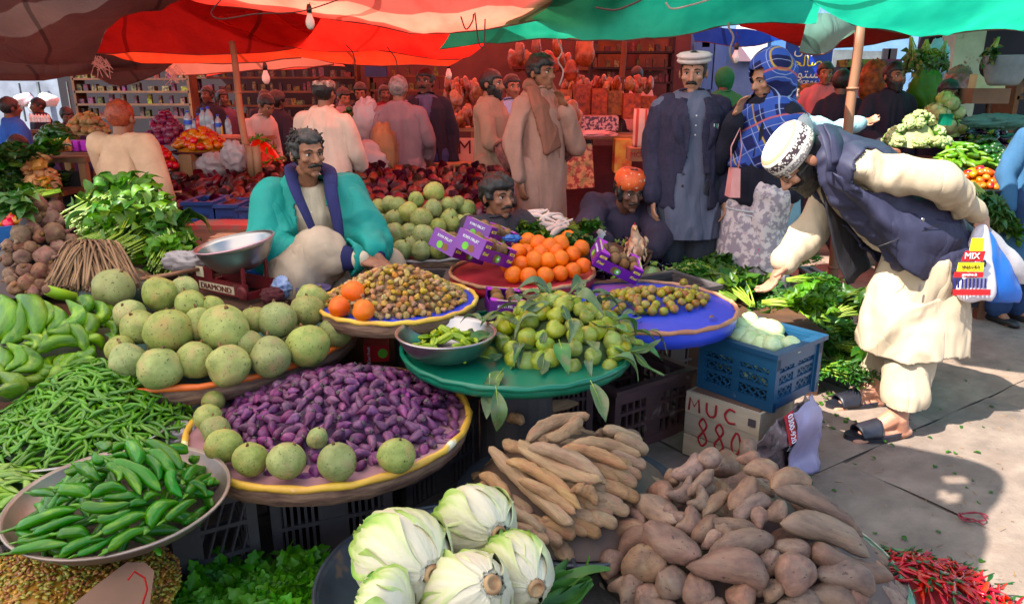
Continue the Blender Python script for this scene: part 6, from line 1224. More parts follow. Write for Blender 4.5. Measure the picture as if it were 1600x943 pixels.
def stand_person(label,px,ptop,dist,h,yaw,top,bottom=None,hairm=m_hair,skinm=m_skin,cap=None,armL=None,armR=None,vox=.011,kn=.0,hem=.42,kameez=True,lean=0,group=None,beard=None,mous=None,jacket=None,headyaw=0,headpitch=0,wide=.88,hairkw=None,detail=False,loc=None,seat=False,extra=None,shoes=True,slim=1.0):
 if loc is None:
  p=D(px,ptop,dist);z0=p.z-h
  loc=(p.x,dist,max(-.25,z0))if not detail else (p.x,dist,0);h=p.z-loc[2]
 k=h/1.72;t=thing('person',label,'person',loc,(0,0,yaw),group);k0=k
 J=dict(pel=(0,.0,.95),neck=(0,.02+lean*-.25,1.46),shL=(-.168*wide,.02-lean*.2,1.375),shR=(.168*wide,.02-lean*.2,1.375),hipL=(-.09,0,.92),hipR=(.09,0,.92),knL=(-.10,-.02,.5),knR=(.10,-.02,.5),anL=(-.10,.02,.085),anR=(.10,.02,.085))
 aL=armL or [(-.225,.05,1.10),(-.225,-.03,.85)];aR=armR or [(.225,.05,1.10),(.225,-.03,.85)]
 J.update(elL=aL[0],wrL=aL[1],elR=aR[0],wrR=aR[1])
 if lean:
  for q in ('elL','wrL','elR','wrR'):J[q]=(J[q][0],J[q][1]-lean*.15,J[q][2])
 J={q:Vector(v)*k for q,v in J.items()}
 H=Head(J['neck']+Vector((0,-.02-lean*.1,.118))*k,headyaw,headpitch,0,k*.97)
 bm=body_mesh(J,H,k,vox*.9 if not detail else vox);bm.materials.append(skinm);body=ob('body',bm,t)
 H.extras(body,eyes=True,brow=hairm if hairm!=m_henna else m_hair,mous=mous,beard=beard)
 if cap!='scarf':H.hair(body,hairm,**(hairkw or {}))
 J2={q:v for q,v in J.items()};X_=Vector((1,0,0));Y_=Vector((0,1,0));L=[]
 if kameez:
  hz=hem*k;secs=[(Vector((0,.0,hz-.06*k)),.24*k*wide*slim,.175*k),(Vector((0,0,.75*k)),.215*k*wide*slim,.155*k),(J['pel']+Vector((0,0,.02)),.185*k*wide,.142*k),(Vector((0,-.0-lean*.12*k,1.15*k)),.175*k*wide,.132*k),(Vector((0,.01-lean*.2*k,1.32*k)),.185*k*wide,.13*k),(J['neck']-Vector((0,0,.035*k)),.12*k,.085*k),(J['neck']+Vector((0,0,.0*k)),.072*k,.07*k)]
 else :secs=[(Vector((0,0,.86*k)),.175*k*wide,.13*k),(J['pel']+Vector((0,0,.05)),.17*k*wide,.13*k),(Vector((0,-lean*.12*k,1.15*k)),.165*k*wide,.125*k),(Vector((0,.01-lean*.2*k,1.32*k)),.18*k*wide,.122*k),(J['neck']-Vector((0,0,.035*k)),.12*k,.08*k),(J['neck'],.07*k,.066*k)]
 b=MB();b.loft([(c,rx,ry,X_,Y_)for c,rx,ry in secs],28)
 for s in 'LR':
  b.cap(J['neck']-Vector((0,0,.07))*k,J['sh'+s]-Vector((0,0,.008))*k,.055*k,.052*k);w=J['el'+s].lerp(J['wr'+s],.9)
  if not jacket:sleeve(b,J['sh'+s]-Vector((0,0,.01))*k,J['el'+s],w,.055,.052,.044,k)
 garment(b,'kameez' if kameez else 'shirt',vox,top,body,.015*k,(10,10,2.2),seed=int(abs(px))%17,fine=.5,cut=(lambda V:(V[:,2]>hem*k)|(np.abs(V[:,0])>.32*k))if kameez else None)
 nk=J['neck']+Vector((0,-.006,.004))*k;b=MB();b.tube([nk+Vector((math.cos(a)*.066,math.sin(a)*.066,.012-.012*math.sin(a)))*k for a in np.linspace(-PI/2+.25,1.5*PI-.25,18)],.0105*k,6,sx=1.6,sy=.7);mk('collar',b,jacket or top,body,True)
 if jacket:
  b=MB();b.loft([(Vector((0,0,.80*k)),.205*k*wide,.165*k,X_,Y_),(J['pel'],.20*k*wide,.16*k,X_,Y_),(Vector((0,0,1.18*k)),.19*k*wide,.15*k,X_,Y_),(Vector((0,.01,1.34*k)),.198*k*wide,.15*k,X_,Y_),(J['neck']-Vector((0,-.01,.04*k)),.15*k,.115*k,X_,Y_)],28)
  for s in 'LR':b.cap(J['neck']-Vector((0,0,.07))*k,J['sh'+s],.06*k,.064*k);sleeve(b,J['sh'+s]-Vector((0,0,.01))*k,J['el'+s],J['el'+s].lerp(J['wr'+s],.93),.068,.062,.052,k)
  garment(b,'jacket',vox*.8,jacket,body,.009*k,(9,9,4),seed=3,cut=lambda V:~((V[:,1]<-.02*k)&(np.abs(V[:,0])<(.055+.02*np.sin(V[:,2]*9)+.03*(V[:,2]<1.0*k))*k)),solid=.008)
 b=MB()
 for s in 'LR':b.cap(J['hip'+s],J['kn'+s],.115*k,.095*k,16);b.cap(J['kn'+s],J['an'+s]+Vector((0,0,.03*k)),.095*k,.075*k,16)
 garment(b,'trousers',vox,bottom or top,body,.013*k,(9,9,3),seed=5)
 if shoes:
  for s in 'LR':b=MB();a=J['an'+s];b.cap(a+Vector((0,.03,-.055))*k,a+Vector((0,-.16,-.06))*k,.042*k,.038*k,flat=.8);mk('shoe',b,m_blk,body,True)
 if cap=='skull':H.capshape('cap',fab('patterned_white_cap',S(210,196,180),S(90,70,70),sc=26,c3=None),body,[(.086,0),(.088,.03),(.082,.055),(.05,.07),(.001,.074)],.035)
 if cap=='scarf':pass
 if extra:extra(t,body,J,H,k)
 return t,body,J,H,k
 # ---- the man in the woollen cap
m_blaz=fab('charcoal_purple_blazer',S(52,46,66),S(42,38,56),sc=30);m_gkam=fab('slate_kameez',S(94,94,112),S(82,82,100),sc=4,rough=.7);m_gtr=fab('dark_slate_trousers',S(58,58,66),S(48,48,56));m_wool=fab('white_wool',S(214,196,188),S(186,168,162),bump=.6,bsc=40);m_redv=fab('red_vest',S(176,28,40))
def hat_extra(t,body,J,H,k):
 H.capshape('woollen_cap',m_wool,body,[(.08,0),(.098,.004),(.104,.014),(.1,.024),(.09,.028),(.102,.034),(.108,.044),(.09,.056),(.04,.06),(.001,.06)],.058,ry=1.15,tilt=.05)
 for i in range(3):b=MB();b.ell((0,-.138*k,(1.335-.055*i)*k),(.0055,.003,.0055));mk('button',b,m_eye,body,True)
 b=MB();b.ell((0,-.045*k,1.43*k),(.032*k,.04*k,.03*k));mk('red_collar',b,m_redv,body,True)
 for sx in (-1,1):
  V=[];
  for i in range(9):
   u=i/8;z=(1.43-.34*u)*k;x=sx*(.05+.03*math.sin(u*PI)*1.1)*k;y0=(-.085-.075*math.sin(min(1,u*1.3)*PI/2))*k
   V+=[(x-sx*.004,y0-.006,z),(x+sx*(.062*math.sin(PI*min(1,u*.8+.18)))*k,y0+.008,z+.01)]
  b=MB();b.add(V,[(2*i,2*i+1,2*i+3,2*i+2)for i in range(8)]);o=mk('lapel',b,m_blaz,body,True);md=o.modifiers.new('t','SOLIDIFY');md.thickness=.006
 for i,x in enumerate((.105,.118,.128)):b=MB();b.tube([(x*k,-.148*k,1.245*k),(x*k,-.152*k,1.29*k)],.003,6);mk('pen',b,[m_eye,MATS['green_enamel'],m_steel][i],body,True)
 for z in (1.0,.93):b=MB();b.ell((-.062*k,-.165*k,z*k),(.008,.004,.008));mk('button',b,m_blk,body,True)
 b=MB();b.box((.105*k,-.1445*k,1.235*k),(.09*k,.004,.008));mk('pocket_edge',b,m_blaz,body)
stand_person('older man in white woollen cap and dark blazer standing behind the herb bunches',1086,74,4.5,1.75,.02,m_gkam,m_gtr,m_hgrey,m_skin2,armL=[(-.212,.03,1.10),(-.215,-.07,.85)],armR=[(.212,.03,1.10),(.22,-.06,.85)],vox=.0065,hem=.60,jacket=m_blaz,headyaw=-.35,headpitch=.12,wide=.98,mous=m_hair,detail=True,extra=hat_extra,hairkw=dict(th=.006,side=-.03,back=-.06))
# ---- the woman in the plaid shawl
def plaid():
 m=fab('plaid_wool',S(34,38,92),S(24,26,70),sc=5);N=m.node_tree.nodes;L=m.node_tree.links;b=N['Principled BSDF'];tc=N.new('ShaderNodeTexCoord');col=b.inputs['Base Color'].links[0].from_socket
 mp_=N.new('ShaderNodeMapping');mp_.inputs['Rotation'].default_value=(.3,.5,.4);L.new(tc.outputs['Object'],mp_.inputs[0])
 for d,sc,ph,c,lo in (('X',3.2,0,S(52,78,156),.6),('Z',2.6,1,S(54,80,160),.62),('X',4.4,2.2,S(150,160,200),.99),('Z',3.8,3.5,S(150,150,190),.99),('X',1.6,4,S(190,150,60),.993),('Z',1.3,1.5,S(190,90,90),.992)):
  w=N.new('ShaderNodeTexWave');w.bands_direction=d;w.inputs['Scale'].default_value=sc;w.inputs['Phase Offset'].default_value=ph;L.new(mp_.outputs[0],w.inputs[0]);r=N.new('ShaderNodeMapRange');r.inputs[1].default_value=lo;r.inputs[2].default_value=min(1,lo+.03);L.new(w.outputs['Fac'],r.inputs[0])
  x=N.new('ShaderNodeMix');x.data_type='RGBA';L.new(r.outputs[0],x.inputs[0]);L.new(col,x.inputs[6]);x.inputs[7].default_value=c;col=x.outputs[2]
 L.new(col,b.inputs['Base Color']);return m
m_plaid=plaid();m_knit=fab('black_knit',S(34,32,46),S(26,24,36));m_floral=mat('floral_print',S(206,186,186),S(150,132,142),sc=26,rough=.8,var=(0,0,0),spots=(S(196,60,120),22,.66),lo=.46,hi=.54)
m_wband=fab('white_knit_band',S(200,196,200))
def woman_extra(t,body,J,H,k):
 b=MB();b.ell(H.w(0,.03,.012),(.112*k,.122*k,.135*k),H.M,24,16);b.cap(H.w(0,.05,-.06),J['neck']+Vector((0,.02,-.08)),.1*k,.15*k)
 b.loft([(Vector((0,.03,1.08*k)),.25*k,.17*k,(1,0,0),(0,1,0)),(Vector((0,.03,1.2*k)),.25*k,.18*k,(1,0,0),(0,1,0)),(Vector((0,.03,1.36*k)),.235*k,.16*k,(1,0,0),(0,1,0)),(Vector((0,.03,1.48*k)),.11*k,.11*k,(1,0,0),(0,1,0))],26)
 c=H.w(0,-.08,-.02);Mi=np.array(H.M).T
 def keep(V):
  q=(V-np.array(H.c))@Mi.T/k;return ~((q[:,1]<-.045)&(np.abs(q[:,0])<.062)&(q[:,2]>-.11)&(q[:,2]<.075))
 garment(b,'shawl',.009,m_plaid,body,.014*k,(6,6,4),seed=2,cut=keep,solid=.008)
 for z in (.785,.81):b=MB();a=np.linspace(0,2*PI,40);b.tube([(math.cos(q)*.185*k*1.07,math.sin(q)*.15*k,z*k)for q in a],.006,5);mk('white_band',b,m_wband,body,True)
 for f in (.8,.88):w=J['elL'].lerp(J['wrL'],f);b=MB();d=(J['wrL']-J['elL']).normalized();b.cap(w,w+d*.008,.05*k,.05*k);mk('white_cuff_band',b,m_wband,body,True)
wt,wb,wJ,wH,wk=stand_person('woman in blue plaid shawl holding her hand to her mouth beside the older man',1204,82,4.35,1.62,-.95,m_knit,m_floral,m_hair,m_skin2,cap='scarf',armL=[(-.2,-.14,1.08),(-.06,-.19,1.36)],armR=[(.2,.1,1.12),(.2,.05,.9)],vox=.0075,kameez=False,hem=.8,headyaw=-.25,headpitch=.3,detail=True,extra=woman_extra,wide=1.05)
b=MB();kk=wk;b.loft([(Vector((0,0,z*kk)),rx*kk,ry*kk,(1,0,0),(0,1,0))for z,rx,ry in ((.16,.25,.2),(.5,.23,.18),(.76,.185,.145),(.84,.14,.11))],28);garment(b,'printed_skirt',.01,m_floral,wb,.016,(7,7,1.3),seed=4)
pb_=D(1146,285,4.15);hb_=thing('handbag','pale pink handbag hanging between the older man and the woman in plaid','handbag',pb_);m_pinkb=fab('pink_leather',S(226,150,146),S(206,130,128),rough=.4,bump=.05);b=MB();b.box((0,0,0),(.06,.1,.16),tap=.75);mk('bag_body',b,m_pinkb,hb_);b=MB();b.tube([(-.02,0,.07),(-.03,0,.2),(.01,0,.3),(.03,0,.2),(.02,0,.07)],.004,6);mk('strap',b,m_pinkb,hb_,True)
crumple('shopping_bag','white printed bag hanging at the woman in plaid behind the bending man',D(1255,205,4.1),(.05,.03,.09),m_wband,11,amp=.2);crumple('shopping_bag','teal and blue shopping bag low between the older man and the woman',D(1142,300,4.5),(.06,.06,.13),mat('teal_bag',S(60,130,150),S(40,100,130),rough=.4,var=(0,0,0)),12,amp=.2)
# ---- the bending man in the navy waistcoat
m_cream=fab('cream_cotton',S(184,166,140),S(170,152,126),sc=3,rough=.75,bump=.15);m_navyv=fab('navy_quilted_nylon',S(52,52,74),S(42,42,62),sc=6,rough=.6,bump=.25,bsc=24,spec=.3);m_sand=mat('black_leather',S(40,40,50),S(28,28,36),sc=20,rough=.42,var=(0,0,0),bump=.2)
yB=3.12;
def Q(px,py,y=yB):return D(px,py,y)
t=thing('person','bending man in navy waistcoat and white embroidered cap reaching down to the herb bunches','person',P(1400,665,0));base=t.location.copy()
anF=P(1402,652,.09);anB=P(1366,606,.09)
J=dict(pel=Q(1452,392,3.12),neck=Q(1292,238,3.15),shL=Q(1342,264,2.97),shR=Q(1312,282,3.34),elL=Q(1466,282,2.88),wrL=Q(1528,336,2.98),elR=Q(1268,358,3.30),wrR=Q(1226,410,3.22),hipL=Q(1452,405,3.04),hipR=Q(1448,400,3.2),knL=Q(1424,545,3.02),knR=Q(1398,530,3.22),anL=anF,anR=anB)
J={q:v-base for q,v in J.items()}
Hd=Head(Q(1247,250,3.15)-base,-1.45,.95,0,1.06)
fdir=Vector((-1,-.12,0))
b=MB();Hd.prims(b);V=J
up=(V['neck']-V['pel']).normalized();sh=Vector((0,1,0));fw=up.cross(sh).normalized();k=1.05
b.loft([(V['pel']-up*.1,.10,.1,sh,fw),(V['pel'],.155,.125,sh,fw),(V['pel'].lerp(V['neck'],.4),.15,.125,sh,fw),(V['pel'].lerp(V['neck'],.75),.165,.12,sh,fw),(V['neck'],.065,.06,sh,fw)],20);b.cap(V['neck']-up*.04,Hd.w(0,.03,-.09),.06,.06)
for s in 'LR':
 b.cap(V['neck']-up*.06,V['sh'+s],.055,.058);b.cap(V['sh'+s],V['el'+s],.054,.044);b.cap(V['el'+s],V['wr'+s],.043,.029);b.cap(V['hip'+s],V['kn'+s],.085,.058);b.cap(V['kn'+s],V['an'+s],.058,.042);foot(b,V['an'+s],fdir,1.12)
hand(b,V['wrR'],Vector((-.35,-.1,-.6)),Vector((-.6,0,.35)),1.2,.42,-1);hand(b,V['wrL'],Vector((.35,-.1,-.75)),Vector((-.3,.8,0)),1.0,.75,1)
me=remesh(b,.0045,3,'body');me.materials.append(m_skin2);bend=ob('body',me,t)
Hd.extras(bend,beard=m_hair,mous=m_hair,glasses=True,brow=m_hair);Hd.hair(bend,m_hair,th=.006,line=.05,side=-.04,back=-.06)
def capmat():
 m=mat('embroidered_white_cap',S(226,222,212),S(214,206,196),sc=6,rough=.8,var=(0,0,0),bump=.2);N=m.node_tree.nodes;L=m.node_tree.links;b=N['Principled BSDF'];col=b.inputs['Base Color'].links[0].from_socket;at=N.new('ShaderNodeAttribute');at.attribute_name='band';r=N.new('ShaderNodeValToRGB');r.color_ramp.interpolation='CONSTANT';tc=N.new('ShaderNodeTexCoord');vo=N.new('ShaderNodeTexVoronoi');vo.inputs['Scale'].default_value=95;L.new(tc.outputs['Object'],vo.inputs[0])
 for i,(p_,c)in enumerate([(0,(0,0,0,1)),(.05,(.7,.7,.7,1)),(.18,(0,0,0,1)),(.24,(1,1,1,1)),(.42,(0,0,0,1)),(.5,(.4,.4,.4,1)),(.6,(0,0,0,1)),(.72,(.25,.25,.25,1)),(.76,(0,0,0,1)),(.86,(.5,.5,.5,1)),(.92,(0,0,0,1))]):
  if i<2:r.color_ramp.elements[i].position=p_;r.color_ramp.elements[i].color=c
  else :e=r.color_ramp.elements.new(p_);e.color=c
 L.new(at.outputs['Fac'],r.inputs[0]);th=N.new('ShaderNodeMath');th.operation='GREATER_THAN';th.inputs[1].default_value=.42;L.new(vo.outputs['Distance'],th.inputs[0]);mu=N.new('ShaderNodeMath');mu.operation='MULTIPLY';L.new(r.outputs[0],mu.inputs[0]);L.new(th.outputs[0],mu.inputs[1])
 x=N.new('ShaderNodeMix');x.data_type='RGBA';L.new(mu.outputs[0],x.inputs[0]);L.new(col,x.inputs[6]);x.inputs[7].default_value=S(60,44,50);y_=N.new('ShaderNodeMix');y_.data_type='RGBA';lt=N.new('ShaderNodeMath');lt.operation='COMPARE';lt.inputs[1].default_value=.4;lt.inputs[2].default_value=.1;L.new(r.outputs[0],lt.inputs[0]);L.new(lt.outputs[0],y_.inputs[0]);L.new(x.outputs[2],y_.inputs[6]);y_.inputs[7].default_value=S(196,140,104);L.new(y_.outputs[2],b.inputs['Base Color']);return m
b=MB();prof=[(.092,-.012),(.095,0),(.097,.018),(.097,.036),(.095,.054),(.091,.068),(.082,.079),(.068,.086),(.05,.09),(.03,.092),(.012,.093),(.001,.093)];b.lathe([(r*1.1,z*1.08)for r,z in prof],40,rot=Hd.M@Euler((.1,0,0)).to_matrix(),ry=1.13);b.v=[b.arr()+np.array(Hd.w(0,.01,.038))];me=b.mesh('cap',[capmat()]);at=me.attributes.new('band','FLOAT','POINT');at.data.foreach_set('value',[i/(len(prof)-1)for i in range(len(prof))for _ in range(40)]);ob('embroidered_cap',me,bend)
hemz=(Q(1424,543,3.08)-base).z
def hsec(px,py,rx,ry,y=3.08):return (Q(px,py,y)-base,rx,ry,Vector((1,0,0)),Vector((0,1,0)))
b=MB();b.loft([(V['neck']+up*.01,.075,.07,sh,fw),(V['neck']-up*.06,.12,.09,sh,fw),(V['pel'].lerp(V['neck'],.75),.16,.12,sh,fw),(V['pel'].lerp(V['neck'],.4),.15,.125,sh,fw),(V['pel'],.155,.13,sh,fw),(V['pel']-up*.12,.12,.12,sh,fw)],28)
b.loft([hsec(1422,580,.215,.20),hsec(1426,500,.20,.18),hsec(1436,445,.182,.14,3.1),hsec(1440,400,.165,.12,3.13),hsec(1420,350,.12,.11,3.15)],32)
b.cap(V['neck']-up*.07,V['shL'],.06,.066);b.cap(V['neck']-up*.07,V['shR'],.06,.066);sleeve(b,V['shL'],V['elL'],V['elL'].lerp(V['wrL'],.97),.058,.052,.038);sleeve(b,V['shR'],V['elR'],V['elR'].lerp(V['wrR'],.92),.06,.056,.046)
garment(b,'kameez',.0085,m_cream,bend,.017,(8,8,4),seed=6,fine=.4,cut=lambda W:(W[:,2]>hemz+.012*np.sin(W[:,0]*14))|(W[:,0]<V['kn'+'L'].x-.33),solid=.005)
b=MB()
for s in 'LR':b.cap(V['hip'+s],V['kn'+s],.11,.088,18);b.cap(V['kn'+s],V['an'+s]+Vector((.02,0,.085)),.088,.074,18)
garment(b,'trousers',.009,m_cream,bend,.015,(9,9,3),seed=9,cut=lambda W:W[:,2]>.145)
b=MB();b.loft([(V['neck']+up*.035,.085,.075,sh,fw),(V['neck']-up*.05,.14,.108,sh,fw),(V['pel'].lerp(V['neck'],.78),.195,.152,sh,fw),(V['pel'].lerp(V['neck'],.4),.19,.165,sh,fw),(V['pel']+up*.04,.195,.168,sh,fw),(V['pel']-up*.10,.19,.165,sh,fw)],36)
b.cap(V['neck']-up*.07,V['shL'],.078,.086);b.cap(V['neck']-up*.07,V['shR'],.078,.084)
ax=V['neck'];upv=np.array(up);fwv=np.array(fw);bel=fw if fw.z<0 else -fw
def keepv(W):
 q=W-np.array(V['neck']);a=q@-upv;f=q@np.array(bel);sd_=W[:,1]-V['neck'].y
 front=(f>.06)&(np.abs(sd_+.02)<.045+.10*a)&(a>-.02)
 armL_=(np.linalg.norm(W-np.array(V['shL']+Vector((.03,-.06,0))),axis=1)<.088);armR_=(np.linalg.norm(W-np.array(V['shR']+Vector((.0,.06,-.03))),axis=1)<.085)
 return ~(front|armL_|armR_)
me=remesh(b,.008,5,'waistcoat');folds(me,.012,(7,7,11),4,.6);me=cutmesh(me,keepv);me.materials.append(m_navyv);o=ob('waistcoat',me,bend);md=o.modifiers.new('t','SOLIDIFY');md.thickness=.012;md.offset=0
def flap(name,pts,m,parent,k=6,wr=.012,th=.008):
 A=upsample(np.array([[list(x-base)for x in r]for r in pts]),k);A=np.swapaxes(upsample(np.swapaxes(A,0,1),k),0,1);n,mm=A.shape[:2];p=A.reshape(-1,3);A=A+np.stack([fbm(p*10+i*7,3).reshape(n,mm)for i in range(3)],2)*wr
 o=ob(name,grid_mesh(name,A,[m]),parent);md=o.modifiers.new('t','SOLIDIFY');md.thickness=th;return o
flap('near_front_panel',[[Q(1302,268,2.95),Q(1350,300,2.925),Q(1410,330,2.92),Q(1492,345,2.94)],[Q(1322,300,2.96),Q(1365,330,2.90),Q(1420,360,2.89),Q(1500,372,2.93)],[Q(1350,340,3.0),Q(1385,365,2.91),Q(1425,392,2.89),Q(1482,405,2.93)],[Q(1382,382,3.0),Q(1405,405,2.93),Q(1428,430,2.90),Q(1446,436,2.93)]],m_navyv,bend)
flap('far_front_panel',[[Q(1286,248,3.12),Q(1300,262,3.18),Q(1316,290,3.25)],[Q(1286,300,3.14),Q(1306,310,3.2),Q(1330,330,3.3)],[Q(1298,370,3.16),Q(1322,370,3.22),Q(1350,378,3.3)],[Q(1323,447,3.18),Q(1335,434,3.24),Q(1357,418,3.32)]],fab('black_lining',S(48,46,50),S(38,36,42)),bend,wr=.01)
b=MB();b.tube([Q(1284,196,3.05)-base,Q(1292,215,2.99)-base,Q(1300,245,2.96)-base,Q(1300,268,2.95)-base],.011,8,sx=2.2,sy=.6);mk('collar_edge',b,m_navyv,bend,True)
flap('collar',[[Q(1284,194,3.04),Q(1300,197,3.1),Q(1312,200,3.25)],[Q(1294,215,2.97),Q(1306,214,3.0),Q(1318,208,3.2)],[Q(1300,258,2.95),Q(1314,250,2.96),Q(1326,225,3.1)]],m_navyv,bend,wr=.004)
b=MB()
for a_,c_ in (((1372,385),(1470,350)),):b.tube([Q(a_[0]+(c_[0]-a_[0])*u,a_[1]+(c_[1]-a_[1])*u,2.885+.01*u)-base for u in (0,.3,.6,1)],.002,5)
mk('seam',b,m_blk,bend,True);b=MB();b.box((0,0,0),(.008,.004,.03));mk('zip_pull',b,m_steel,bend,loc=Q(1437,450,2.9)-base)
b=MB();b.ell((0,0,0),(.008,.004,.008));mk('snap_button',b,m_steel,bend,True,loc=Q(1442,343,2.875)-base)
for s in 'LR':
 a=V['an'+s];so_=thing('sandal','black leather slide sandal on the '+('near' if s=='L' else 'far')+' foot of the bending man','sandal',base+Vector((a.x-.085,a.y-.01,0)),(0,0,math.atan2(fdir.y,fdir.x)),'slide sandals of the bending man')
 b=MB();V_=[];n=28
 for z in (.0,.024):
  for i in range(n):q=2*PI*i/n;V_.append((math.cos(q)*.152+.0,math.sin(q)*(.052+.008*math.cos(q)),z+(.012*(math.cos(q)<-.5))))
 b.add(V_,[tuple(range(n))[::-1],tuple(range(n,2*n))]+[(i,(i+1)%n,n+(i+1)%n,n+i)for i in range(n)]);mk('sole',b,m_sand,so_)
 b=MB();G=np.zeros((9,13,3))
 for i in range(9):
  for j in range(13):q=PI*j/12;x=.01+.085*i/8;G[i,j]=(x+.02*math.sin(q)*(i/8-.6),math.cos(q)*.054,.016+math.sin(q)*(.075-.028*i/8))
 o=ob('upper_strap',grid_mesh('strap',G,[m_sand]),so_);md=o.modifiers.new('t','SOLIDIFY');md.thickness=.006
def carrier(name,label,top,bot,w0,w1,dep,m,yaw=0,seed=0,n=22):
 b=MB();top=Vector(top);bot=Vector(bot);secs=[]
 for i in range(n+1):
  u=i/n;c=top.lerp(bot,u);s=min(1,(u*1.25)**.7);rx=w0+(w1-w0)*s;
  if u>.93:rx*=1-(u-.93)*3
  secs.append((c,rx,.014+(dep-.014)*s*(1-(max(0,u-.85)*2)),(math.cos(yaw),math.sin(yaw),0),(-math.sin(yaw),math.cos(yaw),0)))
 b.loft(secs,30);me=b.mesh(name,[m]);V2=getv(me);N2=getn(me);d=vn(V2*np.array([22,22,5])+seed)*.008+np.abs(vn(V2*np.array([9,9,4])+seed*3))*-.012;me.vertices.foreach_set('co',(V2+N2*d[:,None]).ravel());o=ob(name,me);return tag(o,label,'bag')
hp=Q(1532,352,2.96)
m_wbag=mat('white_carrier_plastic',S(232,222,226),S(214,204,212),sc=3,rough=.3,var=(0,0,0),transl=.25);m_bbag=mat('blue_carrier_plastic',S(50,130,220),S(36,104,196),sc=3,rough=.25,var=(0,0,0),transl=.35,alpha=.9)
cb=carrier('carrier_bag','white carrier bag with red and yellow snack print in the hand of the bending man',hp,Q(1524,466,2.92),.012,.088,.035,m_wbag,.1,2)
pr_y=mat('yellow_bag_print',S(240,214,40),S(236,206,30),rough=.35,var=(0,0,0));pr_r=mat('red_bag_print',S(206,36,40),S(196,28,34),rough=.35,var=(0,0,0));pr_b=mat('navy_bag_print',S(40,40,110),S(30,30,96),rough=.35,var=(0,0,0))
def pbox(px0,py0,px1,py1,m,y=2.862,slant=0):
 V_=[D(px0+slant,py0,y),D(px1+slant*.6,py0,y),D(px1,py1,y),D(px0,py1,y)];V_+=[v+Vector((0,.002,0))for v in V_];b=MB();b.add(V_,[(0,1,2,3)[::-1],(4,5,6,7),(0,1,5,4),(1,2,6,5),(2,3,7,6),(3,0,4,7)]);return mk('print_panel',b,m,cb)
pbox(1515,372,1536,392,pr_y,slant=4);pbox(1502,392,1536,408,pr_r,slant=7);pbox(1495,410,1536,424,pr_y,slant=3);pbox(1490,425,1536,433,pr_r,slant=2);pbox(1489,452,1548,461,pr_r)
for i in range(9):pbox(1490+i*6,435,1493+i*6,450,pr_b,slant=1)
text('MIX',m_wcol,cb,D(1519,400,2.858),(PI/2,0,0),.036);text('SNACKS',m_blk,cb,D(1517,417,2.858),(PI/2,0,0),.020);text('genuine &',m_wcol,cb,D(1515,429,2.858),(PI/2,0,0),.015)
carrier('carrier_bag','translucent blue carrier bag behind the white printed one',hp+Vector((.012,.02,0)),Q(1568,468,3.0),.012,.085,.06,m_bbag,.2,5);carrier('carrier_bag','cloudy carrier bag of pale vegetables hanging rightmost in the same hand',hp+Vector((.02,.03,0)),Q(1600,440,3.05),.01,.07,.05,m_clear,.3,8)
# ---- the seated vendor in the teal jacket
m_teal_j=fab('teal_jacket',S(24,146,134),S(16,124,116),sc=3,rough=.6,bump=.15);m_nv=fab('navy_lining',S(36,38,86),S(28,30,70));m_bg=fab('beige_cotton',S(180,160,138),S(160,140,120),sc=3);m_sh=fab('cream_shirt',S(206,190,164),S(190,172,148))
yS=3.38;Q=lambda px,py,y=yS:D(px,py,y)
base=Vector((D(490,400,yS).x,yS+.05,.44));t=thing('person','seated vendor with moustache in teal jacket beside the scale','person',base)
J=dict(pel=Q(478,432,3.55),neck=Q(482,292,3.46),shL=Q(428,312,3.44),shR=Q(534,306,3.52),elL=Q(428,398,3.26),wrL=Q(562,404,3.12),elR=Q(572,372,3.40),wrR=Q(590,402,3.2),hipL=Q(462,435,3.5),hipR=Q(500,435,3.5),knL=Q(505,396,3.16),knR=Q(600,420,3.42),anL=Q(452,452,3.12),anR=Q(540,452,3.3))
J={q:v-base for q,v in J.items()};V=J
Hd=Head(Q(480,240,3.40)-base,.7,.04,-.03,.87);b=MB();Hd.prims(b);up=(V['neck']-V['pel']).normalized();sh=(V['shR']-V['shL']).normalized();fw=up.cross(sh)
b.loft([(V['pel']-up*.02,.15,.12,sh,fw),(V['pel'].lerp(V['neck'],.4),.14,.11,sh,fw),(V['pel'].lerp(V['neck'],.75),.16,.11,sh,fw),(V['neck'],.065,.06,sh,fw)],20);b.cap(V['neck']-up*.05,Hd.w(0,.03,-.09),.052,.05)
for s in 'LR':b.cap(V['neck']-up*.06,V['sh'+s],.045,.048);b.cap(V['sh'+s],V['el'+s],.05,.044);b.cap(V['el'+s],V['wr'+s],.043,.029);b.cap(V['hip'+s],V['kn'+s],.085,.06);b.cap(V['kn'+s],V['an'+s],.058,.042);foot(b,V['an'+s],Vector((.5,-.8,0)),1)
hand(b,V['wrL'],Vector((1,-.2,-.25)),Vector((0,.2,-1)),1.05,.35,1);hand(b,V['wrR'],Vector((.5,-.5,-.4)),Vector((0,-.2,-1)),1.05,.35,-1)
me=remesh(b,.0045,2,'body');me.materials.append(m_skin);vb=ob('body',me,t)
Hd.extras(vb,mous=m_hair,moussize=1.15);Hd.hair(vb,m_hgrey,th=.012,line=.055,side=-.02,back=-.07,noise=(.012,42),recede=.012)
rr=random.Random(4);b=MB()
